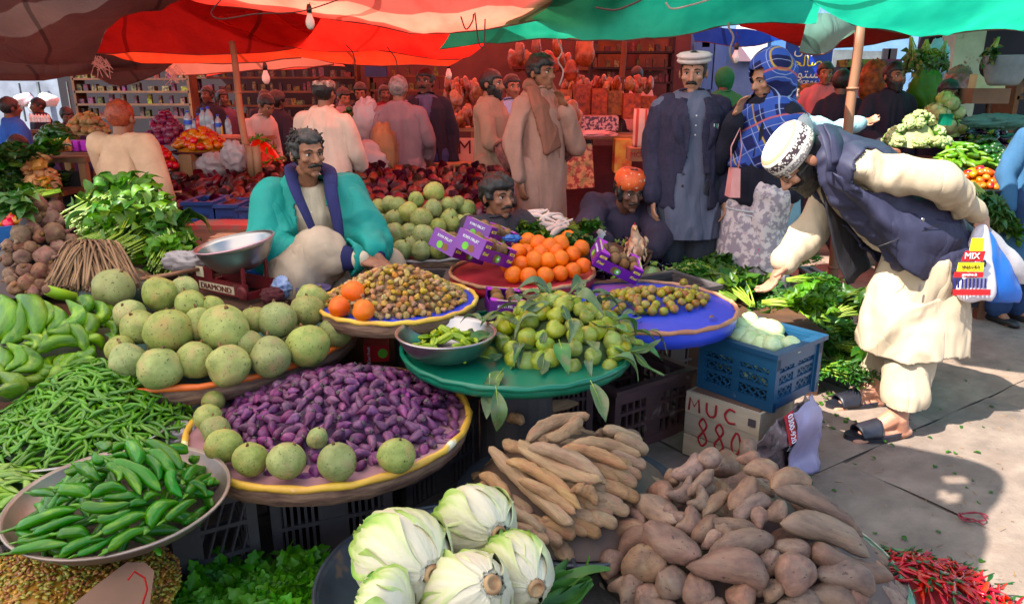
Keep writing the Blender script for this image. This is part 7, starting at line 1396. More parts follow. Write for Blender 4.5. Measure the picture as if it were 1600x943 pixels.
for i in range(240):
 a=rr.uniform(-.25*PI,1.25*PI);z=rr.uniform(-.05,.115);
 if math.sin(a)<-.3 and z<.06:continue
 rr_=math.sqrt(max(.001,1-((z-.028)/.105)**2))if abs(z-.028)<.1 else .3;p=(math.cos(a)*.086*rr_,.012+math.sin(a)*.108*rr_,z+.01);q=(p[0]*1.1+rr.uniform(-.012,.012),(p[1]-.01)*1.08+.01+rr.uniform(-.012,.012),p[2]*1.05+rr.uniform(-.02,.01));b.tube([Hd.w(*p),Hd.w(*[(u+v)/2+.003 for u,v in zip(p,q)]),Hd.w(*q)],[.006,.004,.001],4)
mk('hair_tufts',b,m_hgrey,vb,True)
b=MB();b.loft([(V['pel']-up*.02,.18,.15,sh,fw),(V['pel'].lerp(V['neck'],.5),.165,.13,sh,fw),(V['pel'].lerp(V['neck'],.78),.17,.12,sh,fw),(V['neck']+up*.01,.075,.072,sh,fw)],26);garment(b,'shirt',.008,m_sh,vb,.005,(10,10,4),3)
for i in range(4):q=V['neck'].lerp(V['pel'],.22+i*.16)-fw*.0;b=MB();dpt=Vector((.12,-.13,0))if True else 0;b.ell(q+Vector((.055,-.135-.005*i,0)),(.006,.004,.006));mk('button',b,m_eye,vb,True)
b=MB();b.loft([(V['pel']-up*.06,.30,.23,sh,fw),(V['pel']+up*.05,.28,.225,sh,fw),(V['pel'].lerp(V['neck'],.4),.22,.185,sh,fw),(V['pel'].lerp(V['neck'],.72),.195,.155,sh,fw),(V['neck']-up*.05,.15,.12,sh,fw),(V['neck']+up*.03,.105,.098,sh,fw)],32)
b.cap(V['neck']-up*.06,V['shL'],.074,.08);b.cap(V['neck']-up*.06,V['shR'],.074,.078);sleeve(b,V['shL'],V['elL'],V['elL'].lerp(V['wrL'],.86),.092,.092,.058);sleeve(b,V['shR'],V['elR'],V['elR'].lerp(V['wrR'],.72),.1,.09,.06)
fd=Vector((.42,-.9,0)).normalized();sdv=Vector((.9,.42,0)).normalized()
def keepj(W):
 q=W-np.array(V['neck']);a=-(q@np.array(up));f=q@np.array(fd);s_=q@np.array(sdv)-.0
 return ~((f>.02)&(np.abs(s_-.005)<.05+.035*(a>.05)-.03*(a>.3))&(a<.42)&(np.linalg.norm(W-np.array(V['elL']),axis=1)>.14))
garment(b,'jacket',.0085,m_teal_j,vb,.018,(7,7,6),seed=7,cut=keepj,solid=.012,fine=.4)
def strip(name,pts,wd,m,parent,side,th=.006):
 A=upsample([list(p)for p in pts],5);b=MB();Vv=[];s_=Vector(side)
 for i,p in enumerate(A):u=i/(len(A)-1);w_=wd*(math.sin(PI*min(1,.25+u*.7)));Vv+=[Vector(p),Vector(p)+s_*w_]
 b.add(Vv,[(2*i,2*i+1,2*i+3,2*i+2)for i in range(len(A)-1)]);o=mk(name,b,m,parent,True);md=o.modifiers.new('t','SOLIDIFY');md.thickness=th;return o
if 0:strip('lining_edge',[Q(452,262,3.40)-base,Q(462,292,3.25)-base,Q(478,330,3.20)-base,Q(490,362,3.2)-base],-.06,m_nv,vb,(1,.1,0))
if 0:strip('lining_edge',[Q(512,262,3.42)-base,Q(516,290,3.3)-base,Q(524,330,3.24)-base,Q(530,372,3.22)-base],.06,m_nv,vb,(1,.35,0))
A=upsample([list(q-base)for q in (Q(492,366,3.17),Q(478,334,3.2),Q(462,298,3.26),Q(455,270,3.36),Q(462,262,3.5),Q(484,258,3.56),Q(508,264,3.5),Q(516,276,3.36),Q(518,302,3.28),Q(526,340,3.22),Q(532,378,3.2))],5);n=len(A);b=MB();b.tube([Vector(q)for q in A],[.016+.014*math.sin(PI*i/(n-1))for i in range(n)],8,sx=1.25,sy=.5);mk('navy_collar',b,m_nv,vb,True)
b=MB();d=(V['wrL']-V['elL']).normalized();b.cap(V['elL'].lerp(V['wrL'],.80),V['elL'].lerp(V['wrL'],.92),.062,.052,18);mk('navy_cuff',b,m_nv,vb,True);b=MB();b.cap(V['elL'].lerp(V['wrL'],.9),V['elL'].lerp(V['wrL'],1.0),.045,.043,18);mk('shirt_cuff',b,m_sh,vb,True)
b=MB();b.cap(V['elR'].lerp(V['wrR'],.6),V['elR'].lerp(V['wrR'],.85),.06,.05,18);mk('navy_cuff',b,m_nv,vb,True)
b=MB();b.cap(V['hipL'],V['knL'],.14,.105,18);b.cap(V['knL'],V['anL']+Vector((0,0,.03)),.105,.1,18);b.cap(V['hipR'],V['knR'],.12,.09,18);b.cap(V['knR'],V['anR'],.09,.09,18);b.cap(V['knL'].lerp(V['anL'],.6),V['hipR'],.11,.12,16);garment(b,'trousers',.009,m_bg,vb,.018,(7,7,4),seed=5)
# ---- the squatting man with the mirror-work cap, and his hen
m_dk=fab('dark_indigo_cloth',S(64,54,72),S(48,40,56),sc=4);m_mirror=mat('mirrorwork_cap',S(226,96,34),S(190,60,24),sc=12,rough=.6,var=(0,0,0),spots=(S(230,220,200),34,.6))
yQ=4.5;Q=lambda px,py,y=yQ:D(px,py,y)
base=Vector((Q(980,380).x,yQ,0));t=thing('person','squatting man in dark clothes and orange mirror work cap behind the aubergines','person',base)
J=dict(pel=Q(975,395,4.75),neck=Q(972,312,4.62),shL=Q(930,322,4.62),shR=Q(1016,325,4.62),elL=Q(914,365,4.4),wrL=Q(945,378,4.2),elR=Q(1032,370,4.4),wrR=Q(1018,392,4.25),hipL=Q(955,400,4.7),hipR=Q(995,400,4.7),knL=Q(926,366,4.42),knR=Q(1030,370,4.42),anL=Q(945,425,4.5),anR=Q(1012,425,4.5))
J={q:v-base for q,v in J.items()};J['anL'].z=max(.08,J['anL'].z);J['anR'].z=max(.08,J['anR'].z);V=J;Hd=Head(Q(984,298,4.48)-base,.25,.2,0,1.0)
b=MB();Hd.prims(b);up=(V['neck']-V['pel']).normalized();sh=Vector((1,0,0));fw=up.cross(sh)
b.loft([(V['pel']-up*.05,.15,.12,sh,fw),(V['pel'].lerp(V['neck'],.75),.16,.11,sh,fw),(V['neck'],.065,.06,sh,fw)],20);b.cap(V['neck']-up*.05,Hd.w(0,.03,-.09),.062,.06)
for s in 'LR':b.cap(V['neck']-up*.06,V['sh'+s],.055,.058);b.cap(V['sh'+s],V['el'+s],.054,.044);b.cap(V['el'+s],V['wr'+s],.043,.029);b.cap(V['hip'+s],V['kn'+s],.085,.06);b.cap(V['kn'+s],V['an'+s],.058,.042);foot(b,V['an'+s],Vector((0,-1,0)),1)
hand(b,V['wrL'],Vector((1,-.3,-.4)),Vector((.2,.2,-1)),1.05,.4,1);hand(b,V['wrR'],Vector((-.3,-.5,-.6)),Vector((-1,0,0)),1.0,.4,-1)
me=remesh(b,.006,2,'body');me.materials.append(m_skin3);sb_=ob('body',me,t);Hd.extras(sb_,mous=m_hgrey,beard=None);Hd.hair(sb_,m_hair,th=.02,side=-.05,back=-.09,noise=(.01,40))
Hd.capshape('mirror_work_cap',m_mirror,sb_,[(.092,-.02),(.098,.02),(.094,.055),(.07,.082),(.001,.092)],.045,ry=1.12)
b=MB();b.loft([(V['pel']-up*.1,.22,.19,sh,fw),(V['pel'].lerp(V['neck'],.5),.2,.17,sh,fw),(V['pel'].lerp(V['neck'],.8),.2,.14,sh,fw),(V['neck'],.09,.08,sh,fw)],26)
for s in 'LR':b.cap(V['neck']-up*.06,V['sh'+s],.07,.08);sleeve(b,V['sh'+s],V['el'+s],V['el'+s].lerp(V['wr'+s],.85),.085,.08,.055)
garment(b,'kameez',.01,m_dk,sb_,.012,(7,7,4),3);b=MB()
for s in 'LR':b.cap(V['hip'+s],V['kn'+s],.11,.08,16);b.cap(V['kn'+s],V['an'+s],.085,.08,16)
b.cap(V['hipL'],V['hipR'],.13,.13);garment(b,'trousers',.01,m_dk,sb_,.012,(7,7,3),8)
for f in (.7,.78):b=MB();w=V['elL'].lerp(V['wrL'],f);b.cap(w,w+(V['wrL']-V['elL']).normalized()*.006,.064,.064);mk('white_cuff_band',b,m_wband,sb_,True)
m_feath=mat('pale_feathers',S(226,176,140),S(190,120,86),sc=12,rough=.8,bump=.8,bsc=30,var=(0,0,0),c3=S(240,214,190));b=MB();b.ell((0,0,0),(.075,.09,.10));b.cap((-.01,-.03,.06),(-.03,-.05,.15),.045,.025);b.ell((-.03,-.06,.165),(.022,.03,.024));
rr=random.Random(3)
for i in range(60):
 a=rr.uniform(0,6.28);z=rr.uniform(-.08,.08);V_,F_=leafshape(.05,.022,4,.1,.1,0,rr);Rm=np.array(Euler((0,1.1+rr.uniform(-.3,.3),a)).to_matrix());b.add(V_@Rm.T+np.array((math.cos(a)*.068,math.sin(a)*.08,z+.02)),F_)
p=Q(994,386,4.15);he=thing('hen','pale feathered hen held upright before the squatting man','hen',p);mk('body',b,m_feath,he,True);b=MB();b.cap((-.03,-.085,.163),(-.03,-.108,.157),.006,.002);mk('beak',b,m_ycol,he,True);b=MB();b.ell((-.03,-.06,.192),(.006,.02,.012));mk('comb',b,m_rp,he,True);he.scale=(.75,)*3
# ---- others standing around, nearest first
C_=lambda n,a,b_=None,**k:fab(n,S(*a),S(*b_)if b_ else None,**k)
m_tanK=C_('tan_kameez',(176,132,116),(156,116,100));m_tan2=C_('olive_kameez',(150,124,104));m_pale=C_('pale_blue_shirt',(150,168,206));m_sal=C_('pale_cream_shirt',(226,196,176));m_grk=C_('grey_mauve_kameez',(138,112,118));m_jk=C_('dark_jacket',(40,34,48));m_plum=C_('blue_grey_shirt',(90,84,116));m_jean=C_('denim',(58,66,110));m_scar=C_('rust_scarf',(150,96,78),c3=None)
def scarf_extra(t,body,J,H,k):
 b=MB();b.tube([J['neck']+Vector((-.09,-.02,.02)),J['neck']+Vector((-.1,-.12,-.1)),J['neck']+Vector((-.06,-.15,-.25)),J['neck']+Vector((-.02,-.16,-.4))],[.035,.05,.055,.06],10,sx=1.4,sy=.4);b.tube([J['neck']+Vector((-.1,.0,.03)),J['neck']+Vector((0,.07,.05)),J['neck']+Vector((.1,.0,.03)),J['neck']+Vector((.09,-.12,-.12)),J['neck']+Vector((.05,-.15,-.2))],.035,10);garment(b,'scarf',.008,m_scar,body,.008,(12,12,4),4)
 bb_=MB();rr=random.Random(1)
 for i in range(26):x=rr.uniform(-.09,.05);bb_.tube([J['neck']+Vector((x,-.17,-.4)),J['neck']+Vector((x+.004,-.17,-.46))],.0025,4)
 mk('fringe',bb_,m_scar,body)
stand_person('young man in tan kameez and fringed scarf with fingers at his chin',846,80,5.3,1.68,.75,m_tanK,m_tanK,m_hair,m_skin,armL=[(-.25,.02,1.12),(-.23,-.03,.86)],armR=[(.2,-.16,1.08),(.07,-.16,1.34)],vox=.009,hem=.48,detail=True,extra=scarf_extra,hairkw=dict(th=.02,noise=(.01,40)),slim=.8,headyaw=.1)
def basket(label,p,r,h,yaw):
 t=thing('wicker_basket',label,'basket',p,(.1,.5,yaw));m=C_('wicker',(150,92,84),(96,60,60),sc=20,bump=.8,bsc=40);b=MB();b.lathe([(.001,-h),(r*.6,-h*.95),(r*.85,-h*.5),(r,0),(r*.96,0),(r*.8,-h*.5),(r*.55,-h*.9),(.001,-h*.94)],28,cap=False);mk('basket_wall',b,m,t,True);b=MB();b.tube([(math.cos(a)*r,math.sin(a)*r,0)for a in np.linspace(0,2*PI,30)],.012,6);mk('basket_rim',b,m,t,True)
 for q in range(14):a=q*2*PI/14;b=MB();b.tube([(math.cos(a)*r*1.01,math.sin(a)*r*1.01,0),(math.cos(a)*r*.87,math.sin(a)*r*.87,-h*.5),(math.cos(a)*r*.62,math.sin(a)*r*.62,-h*.95)],.005,5);mk('stave',b,m,t,True)
basket('wicker basket carried behind the young man on his left side in the picture',D(803,226,5.5),.15,.2,2.2);basket('dark wicker basket at the right hip of the young man',D(880,216,5.45),.14,.2,.2)
stand_person('bearded man in olive kameez with a dark shawl on his back',768,104,6.2,1.68,1.15,m_tan2,m_tan2,m_hair,m_skin,armL=[(-.22,-.1,1.1),(-.1,-.28,1.08)],armR=[(.22,-.1,1.1),(.1,-.28,1.08)],beard=m_hair,vox=.011,hem=.42,slim=.8)
stand_person('man in pale blue kameez behind the bearded man',800,112,6.9,1.66,.4,m_pale,m_pale,m_hair,m_skin,vox=.013)
stand_person('man with white skullcap and pale cream shirt seen from behind',500,116,5.6,1.62,2.85,m_sal,C_('maroon_trousers',(90,40,44)),m_hair,m_skin,cap='skull',vox=.011,kameez=False,armL=[(-.24,-.04,1.12),(-.2,-.2,.95)],armR=[(.24,-.04,1.12),(.2,-.2,.95)],wide=1.1,lean=.15)
stand_person('grey haired man in grey mauve kameez seen from behind',622,114,6.4,1.62,3.0,m_grk,m_grk,m_hwhite,m_skin,vox=.011,hem=.2,wide=1.12,armL=[(-.26,-.02,1.12),(-.2,-.18,.95)])
stand_person('smiling man in dark open jacket and jeans facing the lane',664,102,7.0,1.74,.05,m_plum,m_jean,m_hair,m_skin3,vox=.011,kameez=False,jacket=m_jk,headyaw=-.3,mous=m_hair)
stand_person('woman in black veil seen far behind beside the red stall',432,140,8.0,1.45,2.6,m_jk,m_jk,m_hair,m_skin3,vox=.015,hem=.1,hairkw=dict(th=.03,back=-.12))
stand_person('man in pale shawl bending over the stall behind the left bamboo pole',388,143,7.2,1.5,.9,C_('pale_shawl',(206,180,168)),m_grk,m_hgrey,m_skin,vox=.013,lean=.9,headpitch=.5,armL=[(-.2,-.16,1.08),(-.1,-.3,1.0)])
stand_person('young man in dark shirt serving at the far red stall',562,126,8.6,1.55,.1,m_jk,m_jk,m_hair,m_skin,vox=.014,headpitch=.3);stand_person('man in brown shirt at the far red stall left of the server',536,134,8.4,1.5,.7,m_grk,m_jk,m_hair,m_skin,vox=.015,headpitch=.3)
stand_person('hooded figure in red and black at the far red stall',600,130,8.8,1.5,.4,C_('red_black',(120,30,40)),m_jk,m_hair,m_skin3,vox=.015);stand_person('figure in the dark behind the burning red stall left of the veil',412,138,9.5,1.5,.0,m_jk,m_jk,m_hair,m_skin3,vox=.016)
stand_person('man in blue kameez at the far left edge seen from behind',12,148,7.4,1.55,2.6,C_('bright_blue_kameez',(40,92,180)),None,m_hair,m_skin3,vox=.013,hem=.35);stand_person('youth in dark shirt beyond the white bottles at the left',56,150,9.0,1.4,-.6,m_jk,m_jk,m_hair,m_skin3,vox=.015)
stand_person('boy with bowed dark head at the left behind the potatoes',98,164,8.0,1.35,.8,C_('navy_shirt',(40,40,80)),m_jk,m_hair,m_skin3,vox=.015,headpitch=.4,lean=.3)
stand_person('shopper in dark clothes beside the water bottles',322,132,9.2,1.5,-.2,m_jk,m_jk,m_hair,m_skin3,vox=.015);stand_person('shopper facing right in the shade behind the bottles',346,138,9.4,1.5,.8,C_('mauve_shirt',(100,70,96)),m_jk,m_hair,m_skin3,vox=.015)
stand_person('shopkeeper seen from behind inside the snack shop',996,101,9.6,1.6,2.9,C_('pink_check_shirt',(200,150,150)),m_jk,m_hair,m_skin,vox=.014,kameez=False);stand_person('dark haired man just behind the snack bags',904,114,9.0,1.5,.4,m_jk,m_jk,m_hair,m_skin3,vox=.015)
stand_person('person in green headscarf far behind the older man',1134,104,7.6,1.6,2.6,C_('green_scarf',(30,120,80)),m_jk,C_('green_scarf2',(30,120,80)),m_skin3,vox=.014,hairkw=dict(th=.03,back=-.12,line=.0,side=-.1))
stand_person('man in pinkish shirt under the blue shop sign',1292,93,7.4,1.62,-.2,C_('pinkish_shirt',(190,110,120)),m_jk,m_hair,m_skin,vox=.013);stand_person('dark haired man beside the pole under the sign',1318,104,6.6,1.62,2.8,m_jk,m_jk,m_hair,m_skin3,vox=.013)
stand_person('shopkeeper with beard in black shirt behind the cauliflowers',1402,92,6.2,1.66,-.15,m_jk,m_jk,m_hair,m_skin,beard=m_hair,vox=.010,armL=[(-.25,-.08,1.14),(-.1,-.3,1.02)],headyaw=.25)
stand_person('seller in dark cap leaning over the counter at the right',1477,120,6.0,1.52,-.1,m_jk,m_jk,m_hair,m_skin3,vox=.011,mous=m_hair,armR=[(.25,-.1,1.1),(.4,-.3,1.0)],cap='none',lean=.3,headpitch=.2)
stand_person('man in slate blue kameez cut by the right edge',1648,130,4.6,1.52,.3,C_('slate_blue_kameez',(56,96,130)),C_('dark_blue_trousers',(40,60,96)),m_hair,m_skin,vox=.011,hem=.45)
stand_person('person in light blue sleeve reaching out to hold the bamboo pole',1236,118,5.6,1.55,.3,C_('light_blue_sleeve',(150,190,200)),m_jk,m_hair,m_skin2,vox=.010,armR=[(.42,-.06,1.28),(.66,-.12,1.34)],armL=[(-.2,0,1.1),(-.2,0,.86)])
def seated(label,px,pytop,dist,seat,yaw,top,hairm,skinm,headyaw=0,headpitch=0,mous=None,cap=None,vox=.01,hairkw=None,jacket=None,arms=None):
 p=D(px,pytop,dist);t=thing('person',label,'person',(p.x,dist,p.z-.86),(0,0,yaw));
 J=dict(pel=(0,0,.10),neck=(0,0,.60),shL=(-.18,0,.54),shR=(.18,0,.54),elL=(-.24,-.06,.3),wrL=(-.12,-.24,.22),elR=(.24,-.06,.3),wrR=(.12,-.24,.22),hipL=(-.09,0,.08),hipR=(.09,0,.08),knL=(-.24,-.32,.12),knR=(.24,-.32,.12),anL=(.0,-.34,.06),anR=(-.02,-.36,.08))
 if arms:J.update(arms)
 J={q:Vector(v)for q,v in J.items()};H=Head((0,-.02,.72),headyaw,headpitch,0,.96);bm=body_mesh(J,H,1,vox*.8);bm.materials.append(skinm);body=ob('body',bm,t);H.extras(body,mous=mous);H.hair(body,hairm,**(hairkw or {}))
 b=MB();b.tube([Vector((math.cos(a)*.07,math.sin(a)*.068-.004,.61-.012*math.sin(a)))for a in np.linspace(-PI/2+.25,1.5*PI-.25,18)],.012,6,sx=1.8,sy=.7);mk('collar',b,top,body,True)
 b=MB();X_,Y_=(1,0,0),(0,1,0);b.loft([((0,0,0),.23,.19,X_,Y_),((0,0,.15),.20,.16,X_,Y_),((0,0,.4),.185,.14,X_,Y_),((0,0,.54),.14,.1,X_,Y_),((0,0,.60),.075,.07,X_,Y_)],26)
 for s in 'LR':b.cap((0,0,.54),J['sh'+s],.065,.075);sleeve(b,J['sh'+s],J['el'+s],J['el'+s].lerp(J['wr'+s],.85),.08,.075,.055)
 garment(b,'kameez',vox,top,body,.01,(7,7,3),3);b=MB()
 for s in 'LR':b.cap(J['hip'+s],J['kn'+s],.12,.1,14);b.cap(J['kn'+s],J['an'+s],.1,.08,14)
 garment(b,'trousers',vox,top,body,.01,(7,7,3),5);return t
seated('young man with moustache seated low behind the radishes',774,266,4.0,0,.65,C_('dark_grey_wool',(62,54,60)),m_hair,m_skin,mous=m_hair,hairkw=dict(th=.022,noise=(.012,40)),vox=.008)
seated('man with henna hair in pale tan shirt seated with his back to the lane',180,150,4.9,0,2.7,C_('pale_tan_shirt',(206,168,136),(186,148,118)),m_henna,m_skin,headyaw=.4,vox=.009,hairkw=dict(th=.008),arms=dict(shL=(-.21,0,.54),shR=(.21,0,.54),elL=(-.3,.02,.3),wrL=(-.32,-.02,.1)))
seated('child with dark hair low at the far left edge',24,206,6.2,0,.5,C_('blue_child',(40,60,120)),m_hair,m_skin3,vox=.013)
# ---- stalls and goods behind
def block(name,label,cat,px0,py0,px1,py1,d,dep,m,parent=None):
 a=D(px0,py0,d);c=D(px1,py1,d);b=MB();b.box((0,dep/2,0),(abs(c.x-a.x),dep,abs(a.z-c.z)));o=mk(name,b,m,parent,loc=((a.x+c.x)/2,d,(a.z+c.z)/2));
 if parent is None:tag(o,label,cat)
 return o
def stall(label,px0,px1,pytop,d,dep,m=m_dwood,skirt=None):
 a=D(px0,pytop,d);c=D(px1,pytop,d);w=c.x-a.x;h=max(.15,a.z);t=thing('stall_table',label,'stall',((a.x+c.x)/2,d+dep/2,0))
 for i in range(4):b=MB();b.box((0,-dep/2+dep*(i+.5)/4,h-.02),(w,dep/4-.006,.035));mk('plank',b,m,t)
 for sx in (-1,1):
  for sy in (-1,1):b=MB();b.box((sx*(w/2-.04),sy*(dep/2-.04),(h-.04)/2),(.05,.05,h-.04));mk('leg',b,m,t)
 b=MB();b.box((0,-dep/2+.03,h*.5),(w-.1,.012,h*.8));mk('front_cloth',b,skirt or m_dark,t);return t
def heap(key,label,px,py,d,wpx,hh,n,size,cat,long=None,dep=None,m=None,seed=1,tilt=.4,group=None,name=None):
 p=D(px,py,d);r=wpx/2*ppx(p);dm=Dome(p,r,dep or r*.8,hh,1.5);nm=name or IT[key][0].name.split('.')[0]
 core(dm,m or IT[key][0].materials[0],drop=.03,label='inside of the '+(group or nm+' heap'),cat='heap',name=nm+'_heap',seg=18,shrink=.9);fill(key,dm,n,size,nm,label,cat,group or label,long=long,seed=seed,sink=-.1,tilt=tilt,cand=5);return dm
stall('plank stall with potatoes and sauce bottles at the left',38,132,246,5.3,.5,m_wood);stall('low dark stall at the left edge',-60,90,300,5.0,.5);stall('table of white bottles far at the left',40,110,203,8.2,.6);stall('wooden stall under the water bottles',275,400,216,6.6,.6,m_wood);stall('dark stall under the onions and tomatoes',225,300,262,6.0,.5)
heap('potato','brown potato in the heap beyond the seated man in tan',138,208,6.2,60,.16,40,.07,'potato');heap('greenmango','dark green vegetable in the heap left of the potatoes',90,222,5.7,60,.14,50,.06,'vegetable',name='gourd');heap('ginger','ginger root in the small heap at the left',66,292,5.0,40,.2,14,.09,'ginger')
heap('onion','purple onion in the heap behind the seated man',262,226,6.3,62,.26,60,.075,'onion',seed=4);heap('tomato','red tomato in the heap right of the seated man',253,262,5.9,46,.16,36,.06,'tomato');heap('tomato2','ripe mango coloured fruit on the tray before the bottles',315,232,6.2,84,.16,70,.07,'fruit',name='mango');heap('tomato2','orange tomato in the blue tub at the left edge',12,346,4.4,84,.07,30,.06,'tomato',seed=9)
p=D(10,372,4.4);bowl('tub','blue plastic tub of orange tomatoes at the left edge',p+Vector((0,0,.1)),.2,.16,MATS['blue_sheet']if False else m_bluebag,'tub')
p=D(315,236,6.2);bowl('tray','dark red tray of mango coloured fruit',p,45*ppx(p),.04,m_redcl,'tray')
for k in range(18):a=rr.uniform(0,6.3);tag(ob('leafy_bunch',IT['spin'][k%3],None,D(rr.uniform(-10,56),rr.uniform(245,318),5.05+rr.uniform(-.1,.2)),(0,-.2,a),.26),'dark leafy greens piled at the far left edge','greens','dark greens at the far left edge')
def bottle(name,label,cat,px,pyb,hpx,d,m,mcap,grp,fat=.17,mlab=None):
 p=D(px,pyb,d);h=hpx*ppx(p);r=h*fat;t=thing(name,label,cat,p,(0,0,0),grp);b=MB();b.lathe([(r*.95,0),(r,h*.04),(r,h*.30),(r*.93,h*.33),(r,h*.36),(r,h*.62),(r*.8,h*.74),(r*.36,h*.86),(r*.34,h*.93)],14);mk('bottle_body',b,m,t,True);b=MB();b.lathe([(r*.42,h*.92),(r*.42,h)],10);mk('bottle_cap',b,mcap,t,True)
 if mlab:b=MB();b.lathe([(r*1.02,h*.38),(r*1.02,h*.58)],14,cap=False);mk('bottle_label',b,mlab,t,True)
m_pet=mat('clear_bottle',S(200,216,226),S(180,200,214),rough=.08,var=(0,0,0),trans=.5);m_milk=mat('white_bottle',S(226,226,222),S(210,210,208),rough=.3,var=(0,0,0));m_sauce=mat('orange_sauce',S(200,130,60),S(180,100,44),rough=.2,var=(0,0,0));m_capb=mat('blue_cap',S(30,80,200),rough=.4,var=(0,0,0));m_juice=mat('yellow_juice',S(226,196,60),rough=.2,var=(0,0,0));m_rdrink=mat('red_drink',S(190,40,50),rough=.2,var=(0,0,0))
for x,hh,m,lb in ((296,34,m_pet,'tall clear'),(306,26,m_pet,'small clear'),(313,32,m_rdrink,'red filled'),(320,38,m_pet,'tall clear middle'),(329,40,m_pet,'tallest clear'),(343,30,m_pet,'blue labelled'),(346,18,m_juice,'squat yellow'),(358,28,m_pet,'rightmost clear')):bottle('drink_bottle',lb+' drink bottle in the row on the wooden stall','bottle',x,212-(x%3)*2,hh,6.3,m,m_capb,'drink bottles on the wooden stall',mlab=m_capb if x in (296,343)else None)
for k in range(7):bottle('milk_bottle','white bottle with red cap in the row at the left','bottle',49+k*4.6,191,13,8.0,m_milk,m_rp,'white bottles at the left',.2)
for k in range(10):bottle('sauce_bottle','small orange sauce bottle in the row on the plank stall','bottle',61+k*5.3,243-k*.8,21,5.25,m_sauce,m_ycol,'sauce bottles on the plank stall',.19,mlab=m_ivory)
for k in range(3):block('magenta_carton','small magenta carton beside the sauce bottles, '+['leftmost','middle one','rightmost'][k],'carton',101+k*12,220,111+k*12,236,5.35,.1,m_kpink)
block('wooden_crate','rough wooden crate under the mango tray','crate',278,242,302,276,5.9,.4,m_wood);block('wooden_crate','orange brown board box right of the rough crate','crate',300,252,325,276,5.9,.4,m_card)
crumple('plastic_bag','large clear bag slumped under the mango tray',D(335,258,5.7),(.14,.1,.1),m_clear,21);crumple('plastic_bag','clear bag beside the base of the left bamboo pole',D(366,245,5.6),(.10,.1,.13),m_clear,22)
for k,x in enumerate((392,402)):b=MB();q=D(x,250,5.5);b.tube([q-Vector((0,0,.12)),q+Vector((0,0,.10))],.03,10);tag(mk('bamboo_stub',b,m_bam,None,True),'short bamboo stub tied to the pole foot, '+['left one','right one'][k],'bamboo')
m_pk=mat('printed_packet',S(96,66,44),S(50,30,36),sc=30,rough=.5,var=(.18,.35,.6),lo=.48,hi=.52);PK=[]
for k,(w,h,d_)in enumerate([(.07,.10,.08),(.06,.14,.07),(.10,.07,.1),(.04,.12,.06)]):b=MB();b.box((0,0,0),(w,d_,h));b.box((0,-d_/2-.001,h*.1),(w*.7,.003,h*.3));PK.append(b.mesh('packet',[m_pk],False))
def shelf(label,px0,px1,pys,d,glabel,step=.1,depth=.3,m=m_dwood):
 a=D(px0,pys[0],d);c=D(px1,pys[-1],d);t=thing('shelf',label,'shelf',((a.x+c.x)/2,d,0));w=c.x-a.x
 for py in pys:
  z=D(px0,py,d).z;b=MB();b.box((0,depth/2,z-.015),(w,depth,.03));mk('shelf_board',b,m,t);x=a.x+.06
  while x<c.x-.05:
   k=rr.randrange(4);h=(.10,.14,.07,.12)[k];tag(ob('packet',PK[k],None,(x,d+.08,z+h/2),(0,0,rr.uniform(-.15,.15))),glabel,'packet',glabel+'s');x+=step*rr.uniform(.7,2.2)
 for sx in (-1,1):b=MB();z=D(px0,pys[0],d).z+.25;b.box((sx*w/2,depth/2,z/2),(.04,depth,z));mk('shelf_post',b,m,t)
shelf('crowded dark shelves along the back of the left shop',112,300,(122,142,162,182),11.6,'small packet on the crowded shelves at the left');shelf('crowded shelves behind the man with the white skullcap',300,560,(120,142,164,184),12.0,'small packet on the shelves behind the skullcap man')
shelf('side shelves of the vegetable shop',1590,1700,(150,120),6.4,'packet on the side shelf of the vegetable shop');shelf('shelves inside the snack shop',925,1050,(80,105,128),11.6,'packet on the snack shop shelves',m=m_dark);shelf('shelves behind the jacketed man',575,700,(118,140,160),11.8,'packet on the shelves behind the jacketed man')
o=block('blue_panel','blue panel on the far red shop wall','box',570,102,604,120,11.4,.1,m_navy)  # plain blue block standing for a light panel, without emission
m_shoe=mat('dark_leather_goods',S(96,42,44),S(54,26,30),sc=4,rough=.35,var=(.03,.3,.5));SH=[]
for k in range(3):
 b=MB();b.loft([((0,y,.012),rx,.012,(1,0,0),(0,0,1))for y,rx in ((-.12,.02),(-.1,.036),(-.03,.042),(.05,.03),(.1,.032),(.12,.02))],12);b.loft([((0,-.125,.03),.02,.012,(1,0,0),(0,0,1)),((0,-.08,.042),.040,.03,(1,0,0),(0,0,1)),((0,-.02,.05),.038,.042,(1,0,0),(0,0,1))],12);
 b.add([(math.cos(a)*.036,.07+math.sin(a)*.05,z)for z in (.02,.07)for a in np.linspace(0,PI,9)],[(i,i+1,i+10,i+9)for i in range(8)]);SH.append(b.mesh('shoe',[m_shoe]))
for i in range(3):b=MB();a=D(268,330-i*24,4.6+i*.55);c=D(800,336-i*24,4.6+i*.55);b.box(((a.x+c.x)/2,(a.y),a.z-.05),(c.x-a.x,.56,.05));tag(mk('display_board',b,m_redcl),'maroon cloth covered board of footwear, '+['nearest','middle','farthest'][i]+' of three','board')
n_=0
for i in range(6):
 for j in range(30):
  px=276+j*17.5+rr.uniform(-6,6)+(i%2)*8;py=332-i*11.5;
  if px>790 or (i>4 and px<400):continue
  p=D(px,py,4.5+i*.25);k=rr.randrange(3);tag(ob('shoe',SH[k],None,p+Vector((0,0,.0)),(rr.uniform(-.2,.5),rr.uniform(-.5,.5),rr.uniform(-1,1)),1.0),'dark leather shoe or slipper in the rows on the maroon boards','shoe','footwear laid out in rows')
